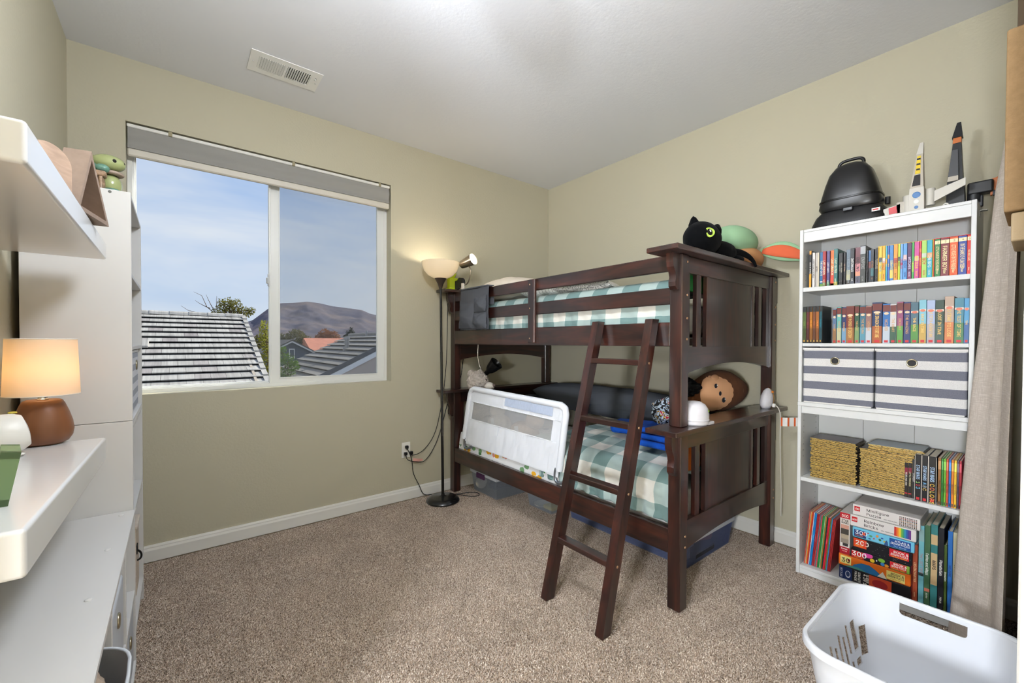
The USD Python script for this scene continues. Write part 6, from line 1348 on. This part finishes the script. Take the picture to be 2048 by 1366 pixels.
part(s2, 'wing', mv(trimesh.convex.convex_hull(np.array([(x, y, z) for x in (-.158, -.140) for y, z in ((-2.925, zt + .040), (-2.925, zt + .110), (-3.045, zt + .092), (-3.045, zt + .140))]))), orr)
for k in range(7):
    y = -2.932 - k * .0150
    part(s2, 'wing_marking', bx((-.1592, y - .007, zt + .040 + k * .0062), (-.1388, y, zt + .060 + k * .0058)), paint((36, 44, 58) if k % 2 == 0 else (190, 200, 210), .4))
part(s2, 'lever', rbox((-.160, -2.905, zt - .0 + .0008), (-.140, -2.885, zt + .05), .004), dk)

# ------------------------------------------------------------------ curtain, hanging organiser, laundry basket
linen = nodes('linen', {'g': ('geometry', {}), 'm1': ('mapping', dict(scale=(1, 1, .06))), 'n1': ('noise_texture', dict(scale=520.0, detail=2.0)), 'm2': ('mapping', dict(scale=(.06, .06, 1))), 'n2': ('noise_texture', dict(scale=520.0, detail=2.0)), 'a': ('math', dict(math_type='add')),
    'r': ('rgb_ramp', dict(ramp=[(.75, lin((204, 192, 180))), (1.0, lin((228, 218, 208))), (1.25, lin((238, 230, 222)))])), 'hf': ('math', dict(math_type='multiply', value2=.8)), 'b': ('bump', dict(strength=.25, distance=.001)),
    'd': ('principled_bsdf', dict(roughness=.9, specular_ior_level=.1)), 't': ('translucent_bsdf', dict(color=lin((206, 186, 160)))), 'mx': ('mix_closure', dict(fac=.12))},
    [('g.position', 'm1.vector'), ('m1.vector', 'n1.vector'), ('g.position', 'm2.vector'), ('m2.vector', 'n2.vector'), ('n1.fac', 'a.value1'), ('n2.fac', 'a.value2'), ('a.value', 'hf.value1'), ('hf.value', 'r.fac'), ('r.color', 'd.base_color'), ('a.value', 'b.height'), ('b.normal', 'd.normal'), ('d.BSDF', 'mx.closure1'), ('t.BSDF', 'mx.closure2')], surface='mx.closure')
def curtain_fn(u, v):
    """u along the cloth from the free edge near the bookcase, v from the hem to the rod."""
    z = .012 + v * 2.08
    out = np.interp(z, [0, .19, 1.0, 1.82, 2.1], [.20, .19, .145, .090, .055])       # how far the folds stand out from the wall
    cx_ = np.array([-.33, -.38, -.45, -.52, -.57, -.61, -.66, -.72, -.77, -.82]); co = np.array([.80, 1.0, .97, .60, .26, .22, .36, .36, .32, .22])
    from scipy.interpolate import PchipInterpolator
    s_ = np.linspace(0, 1, len(cx_))
    x = np.interp(u, s_, cx_); w = PchipInterpolator(s_, co)(u)
    y = YB + .022 + out * w + .010 * fbm(np.stack([x * 9, z * 1.6, u * 3], -1), 3, 4) * w + .004 * np.sin(x * 70 + z * 2) * w
    return np.stack([x, y, z], -1)
ct = thing('curtain', 'beige linen curtain hanging in loose folds right of the bookcase', 'curtain', at=(-.6, YB + .05, 0))
part(ct, 'cloth', grid(curtain_fn, 150, 60, .0015), linen, smooth=True)
part(ct, 'rod', cyl((-1.0, YB + .045, 2.115), (-.12, YB + .045, 2.115), .010, 16), mat('rod_bronze', (66, 54, 44), .4, metal=.7), smooth=30)
for xx in (-.97, -.15):
    part(ct, 'rod_bracket', bx((xx - .008, YB + .0005, 2.100), (xx + .008, YB + .037, 2.130), .002), mat('rod_bronze', (66, 54, 44), .4, metal=.7))
canv = mat('canvas_tan', (150, 122, 88), .85, .1, var=(60, .1), bump=(300, .3))
og2 = thing('hanging_organiser', 'tan canvas hanging organiser at the far right edge, beside the curtain', 'organiser', at=(-.92, YB + .04, 1.6))
OX = -.80
part(og2, 'body', rbox((OX - .24, YB + .004, 1.600), (OX, YB + .066, 2.12), .006), canv, smooth=35)
part(og2, 'pocket', rbox((OX - .23, YB + .006, 1.515), (OX - .01, YB + .052, 1.5985), .006), mat('canvas_sand', (186, 164, 132), .85, .1, bump=(300, .3)), smooth=35)
for k in range(3):
    part(og2, 'stitch', tube([(OX - .0, YB + .012, 1.98 - k * .04), (OX + .0006, YB + .064, 2.01 - k * .04)], .0012, 5), paint((96, 74, 50), .8))
part(og2, 'strap', bx((OX - .14, YB + .008, 2.1205), (OX - .02, YB + .050, 2.60), .002), mat('strap_dark', (88, 72, 54), .8))

bkm = mat('basket_white', (226, 229, 236), .38, .5)
bs_ = thing('laundry_basket', 'white plastic laundry basket with hand hole and slotted side in the right foreground', 'laundry basket', at=(-1.13, -2.88, 0))
bcx, bcy = -1.130, -2.848
def rr(hx, hy, r, k=96):
    p = shapely.geometry.polygon.orient(sbox(-hx + r, -hy + r, hx - r, hy - r).buffer(r, 24), 1.0)
    L = p.exterior; s0 = L.project(Point(hx, 0)); pts = np.array([L.interpolate((s0 + t * L.length) % L.length).coords[0] for t in np.linspace(0, 1, k, endpoint=False)])
    return pts
def bring(z, hx, hy, r, k=192):
    p = rr(hx, hy, r, k); return np.c_[p[:, 0] + bcx, p[:, 1] + bcy, np.full(len(p), z)]
def shell_solid(off):
    prof = [(.0025 + (0.004 if off else 0), .225, .172, .07), (.03, .235, .183, .075), (.16, .258, .210, .085), (.262, .272, .228, .095), (.296, .2775, .2345, .10)]
    if off: prof = prof[:-1] + [(.32, .2785, .2355, .10)]
    return loft([bring(z, hx - off, hy - off, r) for z, hx, hy, r in prof])
bod = sub(shell_solid(0.0), shell_solid(.0030))
def prism_cut(poly, M, d): return ext(poly, d, M)
hand = Polygon(sbox(-.072, -.014, .072, .014).buffer(.012, 8).exterior)
for sx in (1, -1):
    bod = sub(bod, prism_cut(affinity.translate(hand, 0, .272), axes((bcx + sx * .22 - (.05 if sx > 0 else 0.05), bcy, 0), (0, 1, 0), (0, 0, 1)), .12))
# slanted-end slots on the long sides, in stepped groups
def slot(u, v0, v1, w=.0105, s=.008): return Polygon([(u, v0 + s), (u + w, v0), (u + w, v1 - s), (u, v1)])
slots = []
for k in range(8):
    u = .150 - k * .044
    zt_ = .190 if k % 2 == 0 else .168
    for v0, v1 in ((zt_ - .105, zt_), (.035, zt_ - .120)):
        if v1 - v0 < .026: continue
        for sg in (1, -1):
            bod = sub(bod, ext(slot(u - .012, v0, v1, .024, .010), .10, axes((bcx, bcy + sg * (.250 if sg > 0 else .150), 0), (1, 0, 0), (0, 0, 1))))
for q_, (sx, sy) in enumerate(((1, 1), (-1, 1), (1, -1), (-1, -1))):
    for th, zt_ in ((68, .190), (42, .172)):
        a = math.radians(th); nrm = np.array([sx * math.cos(a), sy * math.sin(a), 0]); tv = np.cross([0, 0, 1.0], nrm)
        c0 = np.array([bcx + sx * .168, bcy + sy * .125, 0])
        for v0, v1 in ((zt_ - .105, zt_), (.035, zt_ - .120)):
            if v1 - v0 < .026: continue
            bod = sub(bod, ext(slot(-.012, v0, v1, .024, .010), .10, axes(c0 + nrm * .035, tv, (0, 0, 1), nrm)))
part(bs_, 'body', bod, bkm, smooth=35)
rim = []
R1 = rr(.287, .244, .105, 128); R0 = rr(.2735, .2305, .097, 128)
prof = [(0, .284), (0, .300), (.15, .3055), (.5, .3075), (.85, .3055), (1.0, .300), (1.0, .284), (.86, .284), (.86, .297), (.14, .297), (.14, .284)]
V = np.array([np.c_[R0[:, 0] * (1 - a) + R1[:, 0] * a + bcx, R0[:, 1] * (1 - a) + R1[:, 1] * a + bcy, np.full(128, z)] for a, z in prof]); n, k = V.shape[:2]
q = np.array([[i * k + s, i * k + (s + 1) % k, ((i + 1) % n) * k + (s + 1) % k, ((i + 1) % n) * k + s] for i in range(n) for s in range(k)])
rimm = trimesh.Trimesh(V.reshape(-1, 3), np.vstack([q[:, [0, 1, 2]], q[:, [0, 2, 3]]]), process=False); rimm.fix_normals()
part(bs_, 'rim', rimm, bkm, smooth=40)
# ------------------------------------------------------------------ outside the window
GZ = -3.0
ground_m = mat('dry_ground', (128, 122, 100), .95, .05, var=(.35, .25))
solo('ground', bx((-500, .6, GZ - .3), (2500, 3600, GZ)), ground_m, kind='structure')
rng = np.random.default_rng(8)
tile_mats = [mat('roof_tile_%d' % k, c, .85, .1, var=(5, .20), stretch=(3.6, .16, .16)) for k, c in enumerate(((166, 163, 157), (170, 167, 161), (162, 159, 153), (154, 149, 145), (146, 140, 137)))]
stucco_b = mat('stucco_beige', (170, 160, 146), .9, .1)
def wall_box(t, name, lo, hi, m): part(t, name, bx(lo, hi), m)
# neighbour's roof on the left: every tile its own piece
nb = thing('neighbour_house', 'grey tiled roof of the house next door, filling the lower left of the window', 'house', at=(-3.2, 9, GZ))
SL = .395; ang = math.atan(SL); RZ, RY = 1.955, 11.1
u_dir = np.array([1.0, 0, 0]); d_dir = np.array([0, -math.cos(ang), -math.sin(ang)]); n_dir = np.cross(u_dir, -d_dir); n_dir = np.array([0, -math.sin(ang), math.cos(ang)])
Mr = axes((0, RY, RZ), u_dir, d_dir, n_dir)       # x along the ridge, y down the slope, z out of it (left-handed helper)
part(nb, 'roof_deck', ap(Mr, bx((-5.6, 0, -.14), (-1.40, 6.2, -.045))), mat('roof_deck', (60, 58, 58), .9))
EXPO, TW = .334, .262
for r in range(17):
    y0 = .06 + r * EXPO
    off = (r % 2) * TW * .5
    for k in range(15):
        x1 = -1.435 - k * TW - off + (TW * .5 if r % 2 else 0) - (0 if not (r % 2) else 0)
        x0 = x1 - TW + .004
        if k == 0 and r % 2: x0 = x1 - TW * .5 + .004; 
        m = tile_mats[int(rng.choice(5, p=[.34, .30, .20, .10, .06]))]
        if r % 2 and k > 0: x1 = -1.435 - TW * .5 - (k - 1) * TW; x0 = x1 - TW + .004
        P = np.array([[x, y, z] for x in (x0, x1) for (y, z) in ((y0 - .03, -.040), (y0 - .03, -.014), (y0 + EXPO, .042 + rng.uniform(-.002, .002)), (y0 + EXPO, .022))])
        part(nb, 'roof_tile', ap(Mr, trimesh.convex.convex_hull(P)), m)
for k in range(10):
    x1 = -1.40 - k * .40
    part(nb, 'ridge_tile', ap(T(0, RY, RZ + .02), ext(Polygon([(-.13, -.045), (-.09, .015), (0, .05), (.09, .015), (.13, -.045), (.10, -.05), (0, .02), (-.10, -.05)]), .42, axes((x1 - .42, 0, 0), (0, 1, 0), (0, .03, 1), (1, 0, -.03)))), tile_mats[k % 3])
for k in range(17):
    y0 = -.02 + k * EXPO
    part(nb, 'rake_tile', ap(Mr, mv(trimesh.convex.convex_hull(np.array([(x, y, z) for (x, zz) in ((-1.445, .030), (-1.34, .030), (-1.335, -.09)) for (y, z) in ((y0, zz - .012), (y0 + EXPO + .02, zz + .022))])))), tile_mats[(k * 2) % 3])
part(nb, 'roof_deck', ap(axes((0, RY, RZ), u_dir, np.array([0, math.cos(ang), -math.sin(ang)]), np.array([0, math.sin(ang), math.cos(ang)])), bx((-5.6, 0, -.14), (-1.36, 5.5, .0))), mat('roof_back', (120, 116, 112), .9))
wall_box(nb, 'wall', (-5.4, 6.0, GZ), (-1.62, 16.0, .05), stucco_b)
part(nb, 'gable', ext(Polygon([(6.0, 0.02), (16.0, .02), (11.05, 1.84)]), .05, axes((-1.62, 0, 0), (0, 1, 0), (0, 0, 1))), stucco_b)
vtp = part(nb, 'roof_vent', ap(Mr, bx((-3.75, 2.05, .02), (-3.36, 2.42, .07), .01)), tile_mats[2])

# the house on the right: roof courses falling towards the left
rh = thing('neighbour_house', 'grey house with long flat-tiled roof at the right of the window view', 'house', at=(3, 12, GZ))
S2 = .492; a2 = math.atan(S2); XR, ZR = 2.98, 1.535; Y1, Y2 = 9.95, 15.6
dn = np.array([-math.cos(a2), 0, -math.sin(a2)]); nn = np.array([-math.sin(a2), 0, math.cos(a2)])
M2 = axes((XR, Y1, ZR), dn, (0, 1, 0), nn)
part(rh, 'roof_deck', ap(M2, bx((0, .02, -.13), (4.6, Y2 - Y1 - .02, -.04))), mat('roof_deck', (60, 58, 58), .9))
course_m = [mat('roof_course_%d' % k, c, .85, .1, var=(3.0, .08), stretch=(.4, 2.5, .4)) for k, c in enumerate(((148, 144, 138), (140, 136, 130), (154, 150, 144)))]
for r in range(14):
    x0 = .04 + r * .325
    P = np.array([[x, y, z] for y in (0, Y2 - Y1) for (x, z) in ((x0 - .02, -.045), (x0 - .02, -.014), (x0 + .325, .046), (x0 + .325, .026))])
    part(rh, 'tile_course', ap(M2, trimesh.convex.convex_hull(P)), course_m[r % 3])
part(rh, 'ridge_cap', cyl((XR, Y1, ZR), (XR, Y2, ZR), .07, 10), course_m[0])
part(rh, 'roof_deck', ap(axes((XR, Y1, ZR), (math.cos(a2), 0, -math.sin(a2)), (0, 1, 0), (math.sin(a2), 0, math.cos(a2))), bx((0, .0, -.1), (4.6, Y2 - Y1, 0))), course_m[1])
part(rh, 'rake_edge', ap(M2, bx((-.05, -.03, -.10), (4.62, .01, .035))), mat('rake_dark', (70, 74, 84), .7))
part(rh, 'fascia', ap(M2, bx((-.05, -.02, -.25), (4.62, .012, -.105))), mat('fascia_white', (206, 212, 222), .6))
part(rh, 'gable', ext(Polygon([(-.9, GZ), (6.9, GZ), (6.9, -.55), (XR, ZR - .25), (-.9, -.55)]), .1, axes((0, Y1 + .12, 0), (1, 0, 0), (0, 0, 1))), mat('stucco_grey', (168, 160, 158), .9, .1))
wall_box(rh, 'wall', (-.9, Y1 + .12, GZ), (6.9, Y2 - .2, -.55), mat('stucco_grey', (168, 160, 158), .9, .1))
vpm = mat('vent_galvanised', (150, 152, 156), .4, metal=.7)
for (s, y, h, r) in ((1.25, 2.4, .34, .07), (1.45, 2.15, .14, .03), (3.1, 2.6, .16, .03), (3.55, 2.0, .16, .03), (3.35, 1.5, .12, .03), (.15, 3.2, .2, .04)):
    b_ = (M2 @ np.array([s, y, 0, 1]))[:3]
    v_ = part(rh, 'roof_vent', cyl(b_ - [0, 0, .05], b_ + [0, 0, h], r, 14), vpm)
    if r > .05: part(v_, 'cowl', cat(cyl(b_ + [0, 0, h * .55], b_ + [0, 0, h * .75], r * 1.5, 14), cyl(b_ + [0, 0, h], b_ + [0, 0, h + .09], r * 1.6, 14)), vpm)

# distant houses
bh = thing('far_house', 'slate blue gabled house with one white-framed window beyond the right roof', 'house', at=(5.5, 41, GZ))
bwm = mat('siding_blue', (84, 92, 108), .8)
part(bh, 'wall', ext(Polygon([(3.7, GZ), (7.2, GZ), (7.2, .30), (5.45, 1.28), (3.7, .30)]), 6.0, axes((0, 46, 0), (1, 0, 0), (0, 0, 1))), bwm)
for sg in (-1, 1):
    P = [(5.45, 1.46), (5.45 + sg * 2.25, .22), (5.45 + sg * 2.25, .12), (5.45, 1.34)]
    part(bh, 'roof', ext(Polygon(P), 6.6, axes((0, 46.3, 0), (1, 0, 0), (0, 0, 1))), mat('roof_slate', (92, 88, 86), .9))
    part(bh, 'barge_board', ext(Polygon([(5.45, 1.36), (5.45 + sg * 2.25, .13), (5.45 + sg * 2.25, -.02), (5.45, 1.20)]), .1, axes((0, 39.8, 0), (1, 0, 0), (0, 0, 1))), paint((190, 192, 196), .7))
w_ = part(bh, 'window_frame', bx((5.22, 39.92, -.30), (5.70, 40.0, .62)), paint((206, 208, 210), .6)); part(w_, 'pane', bx((5.30, 39.90, -.12), (5.62, 39.925, .52)), mat('far_glass', (60, 70, 84), .15))
part(bh, 'lower_roof', mv(trimesh.convex.convex_hull(np.array([(x, y, z) for (y, z) in ((39.5, -1.6), (39.5, -1.5), (38.0, -2.1), (38.0, -2.2)) for x in (3.7, 9.5)]))), mat('roof_slate', (92, 88, 86), .9))
ph = thing('far_house', 'house with salmon pink shingle roof below the hill', 'house', at=(15, 62, GZ))
part(ph, 'wall', bx((12.0, 60.5, GZ), (22, 68, .1)), mat('wall_greige', (136, 128, 124), .9))
part(ph, 'roof', mv(trimesh.convex.convex_hull(np.array([(x, y, z) for (y, z) in ((60, .0), (64.3, 1.83), (68.6, .0)) for x in (11.75, 23)]))), mat('roof_salmon', (206, 140, 118), .9, .05, var=(1.5, .12)))

# the hill: a displaced terrain
sil = np.array([(-800, 20), (-300, 40), (100, 60), (250, 90), (365, 135), (459, 219), (514, 248), (600, 256), (674, 268), (751, 262), (830, 247), (964, 237), (1033, 230), (1087, 208), (1141, 199), (1300, 170), (1600, 140), (2300, 60)])
def hill_fn(u, v):
    y = 1500 + 2000 * v; x = (-800 + 3100 * u) * (y / 3000.0)
    top = np.interp(x / (y / 3000.0), sil[:, 0], sil[:, 1]) - GZ
    prof = np.where(v < .75, (np.clip(v / .75, 0, 1)) ** 1.35, 1 - ((v - .75) / .25) ** 2 * .5)
    g = fbm(np.stack([x / 160, y / 340, 0 * x], -1), 5, 3) + .5 * fbm(np.stack([x / 55, y / 160, 0 * x], -1), 4, 8)
    fade = np.clip(v / .12, 0, 1) * np.clip((.75 - v) / .10, 0, 1)
    z = GZ - 1 + top * prof * (y / 3000.0 * 0 + 1) + g * 44 * fade
    return np.stack([x, y, z], -1)
hill_m = nodes('hill_scrub_haze', {'g': ('geometry', {}), 'n': ('noise_texture', dict(scale=.006, detail=6.0, roughness=.6)), 'r': ('rgb_ramp', dict(ramp=[(.35, lin((88, 88, 102))), (.5, lin((104, 100, 108))), (.66, lin((122, 112, 112)))])), 'p': ('principled_bsdf', dict(roughness=1.0, specular_ior_level=.0))},  # scrub colour with bluish distance haze mixed in
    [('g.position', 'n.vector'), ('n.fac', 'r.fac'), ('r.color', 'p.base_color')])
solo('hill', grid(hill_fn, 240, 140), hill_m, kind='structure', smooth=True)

# trees: trunk, twigs and leaves
leafn = {'g': ('geometry', {}), 'd': ('diffuse_bsdf', {}), 't': ('translucent_bsdf', {}), 'm': ('mix_closure', dict(fac=.35))}
def leaf_mat(name, cols):
    n = dict(leafn); n['r'] = ('rgb_ramp', dict(ramp=[(i / (len(cols) - 1), lin(c)) for i, c in enumerate(cols)]))
    return nodes(name, n, [('g.random_per_island', 'r.fac'), ('r.color', 'd.color'), ('r.color', 't.color'), ('d.BSDF', 'm.closure1'), ('t.BSDF', 'm.closure2')], surface='m.closure')
def leaves(centres, size, seed):
    g = np.random.default_rng(seed); n = len(centres)
    a = g.normal(size=(n, 3)); a /= np.linalg.norm(a, axis=1, keepdims=True); b = np.cross(a, g.normal(size=(n, 3))); b /= np.linalg.norm(b, axis=1, keepdims=True)
    s = size * g.uniform(.6, 1.3, (n, 1)); c = np.asarray(centres)
    V = np.stack([c - a * s, c + b * s * .45, c + a * s, c - b * s * .45], 1).reshape(-1, 3)
    i = np.arange(n)[:, None] * 4
    return V, np.vstack([i + [0, 1, 2], i + [0, 2, 3]])
bark = mat('bark', (112, 98, 84), .95, .05)
def arc(pts, n=12):
    P = np.asarray(pts, float); t = np.linspace(0, 1, n)[:, None]
    if len(P) == 3: return (1 - t) ** 2 * P[0] + 2 * t * (1 - t) * P[1] + t ** 2 * P[2]
    d = np.linspace(0, 1, len(P)); return np.stack([np.interp(t[:, 0], d, P[:, k]) for k in range(3)], -1)
def tree(name, label, base, blobs, n, size, lm, seed, trunk_r=.05, twigs=10, bare=()):
    g = np.random.default_rng(seed)
    t = thing(name, label, 'tree' if 'tree' in name else 'shrub', at=base)
    top = np.array([b[:3] for b in blobs], float).mean(0)
    st = [tube(arc([base, (np.array(base) + top) / 2 + g.normal(size=3) * .05, top], 12), np.linspace(trunk_r, trunk_r * .35, 12), 8)]
    part(t, 'trunk', st[0], bark)
    C, tw = [], []
    tot = sum(b[3] ** 2 for b in blobs)
    for b in blobs:
        k = int(n * b[3] ** 2 / tot); d = g.normal(size=(k, 3)); d /= np.linalg.norm(d, axis=1, keepdims=True)
        C.append(np.array(b[:3]) + d * b[3] * (g.uniform(.25, 1.08, (k, 1)) ** .6) * np.array([1, 1, b[4] if len(b) > 4 else 1]))
        tw.append(tube(arc([top * .6 + np.array(base) * .4, (np.array(b[:3]) + top) / 2, b[:3], np.array(b[:3]) + g.normal(size=3) * b[3] * .6], 10), np.linspace(trunk_r * .4, trunk_r * .08, 10), 5))
    part(t, 'branch', cat(*tw), bark, kind='stuff')
    part(t, 'foliage', leaves(np.vstack(C), size, seed), lm, kind='stuff')
    for tp_ in bare:
        part(t, 'bare_twig', tube(arc(tp_, 16), np.linspace(.016, .004, 16), 5), bark)
olive = leaf_mat('leaf_olive', [(120, 116, 60), (160, 150, 90), (200, 188, 134), (136, 128, 74), (222, 212, 172)])
green = leaf_mat('leaf_green', [(100, 132, 50), (142, 172, 70), (176, 196, 98), (116, 148, 60)])
dkgreen = leaf_mat('leaf_dark', [(30, 44, 36), (44, 60, 46), (60, 76, 56)])
rust = leaf_mat('leaf_rust', [(150, 100, 66), (176, 124, 84), (132, 90, 66)])
dull = leaf_mat('leaf_dull', [(110, 106, 70), (140, 134, 92), (96, 96, 66)])
tree('leafy_tree', 'olive-leaved tree rising behind the ridge of the left roof', (-1.2, 16, GZ), [(-1.60, 16, 2.30, .26), (-1.35, 16.1, 2.62, .22, 1.3), (-1.08, 16, 2.58, .22, 1.3), (-1.58, 16, 2.66, .12, 1.4), (-.82, 16, 2.35, .22), (-1.2, 16.2, 2.2, .34), (-.58, 16, 2.42, .13, 1.2), (-1.95, 16, 2.15, .10)], 1700, .045, olive, 3, .09,
     bare=[((-1.7, 16, 2.2), (-2.0, 16, 2.5), (-2.15, 16, 2.9), (-2.38, 16, 3.02)), ((-1.75, 16, 2.3), (-1.95, 16, 2.72), (-2.02, 16, 2.95)), ((-1.8, 16, 2.1), (-2.2, 16, 2.25), (-2.55, 16, 2.35), (-2.75, 16, 2.5)), ((-1.7, 16, 2.4), (-1.72, 16, 2.7), (-1.70, 16, 2.92)), ((-1.9, 16, 2.45), (-2.15, 16, 2.55), (-2.35, 16, 2.72))])
tree('leafy_tree', 'yellow-green poplar tree right of the left roof', (-.35, 14, GZ), [(-.46, 14, 1.70, .20, 1.5), (-.38, 14, 1.2, .26, 1.4), (-.30, 14.1, .7, .30, 1.3), (-.22, 14, .15, .32, 1.2), (-.2, 14.2, 1.0, .2), (-.15, 14, -.5, .5)], 2600, .050, leaf_mat('leaf_yellow', [(150, 150, 70), (190, 182, 92), (214, 198, 128), (120, 136, 62)]), 5, .07)
tree('leafy_shrub', 'bright green shrub at the lower left corner of the right window pane', (.0, 12.2, GZ), [(-.05, 12.2, .62, .24), (.12, 12.1, .45, .18), (-.25, 12.2, .95, .18), (-.1, 12.2, .1, .3), (0, 12.2, -.6, .5)], 1900, .045, green, 7, .05)
tree('leafy_tree', 'grey-green round tree left of the pink-roofed house', (11.2, 66, GZ), [(11.0, 66, 1.6, 1.5), (9.4, 66, 1.3, 1.2), (12.2, 66, 1.1, 1.2)], 1500, .22, dull, 9, .2)
tree('leafy_tree', 'rust-coloured bare crown behind the pink-roofed house', (17.2, 72, GZ), [(16.8, 72, 2.2, 1.2), (17.9, 72, 2.0, 1.2), (16.0, 72, 1.7, .9)], 1300, .2, rust, 11, .2)
tree('evergreen_tree', 'dark pointed evergreen tree above the pink roof', (19.6, 68, GZ), [(19.6, 68, 1.2, 1.5, .6), (19.6, 68, 2.0, 1.1, .6), (19.7, 68, 2.8, .7, .8), (19.75, 68, 3.4, .28, 1.3)], 1600, .18, dkgreen, 13, .2)
tree('evergreen_tree', 'small dark evergreen tree at the top of the right roof line', (26.4, 72, GZ), [(26.4, 72, 1.6, .9, .7), (26.4, 72, 2.4, .5, .9)], 700, .16, dkgreen, 15, .15)
tree('evergreen_tree', 'dark low tree behind the slate blue house', (7.4, 58, GZ), [(7.3, 58, .9, .9), (6.4, 58, .7, .7)], 700, .16, dkgreen, 17, .15)
tree('leafy_tree', 'dull olive tree behind the left slope of the slate blue house', (4.9, 52, GZ), [(4.6, 52, 1.2, .9), (5.6, 52, 1.0, .7)], 900, .14, dull, 19, .15)
g = np.random.default_rng(4)
bt = thing('bare_tree', 'bare grey winter tree in front of the slate blue house', 'tree', at=(4.2, 24, GZ))
part(bt, 'trunk', tube(arc([(4.35, 24, GZ), (4.3, 24, -1.6), (4.2, 24, -.6)], 10), np.linspace(.07, .035, 10), 7), bark)
for k in range(14):
    e = np.array([4.2 + g.uniform(-1.0, .9), 24 + g.uniform(-.3, .3), .15 + g.uniform(-.5, .75)])
    part(bt, 'bare_twig', tube(arc([(4.25, 24, -1.2 + g.uniform(-.3, .6)), (np.array([4.25, 24, -.7]) + e) / 2 + g.normal(size=3) * .08, e], 10), np.linspace(.022, .006, 10), 5), mat('bark_grey', (150, 144, 138), .95, .05))
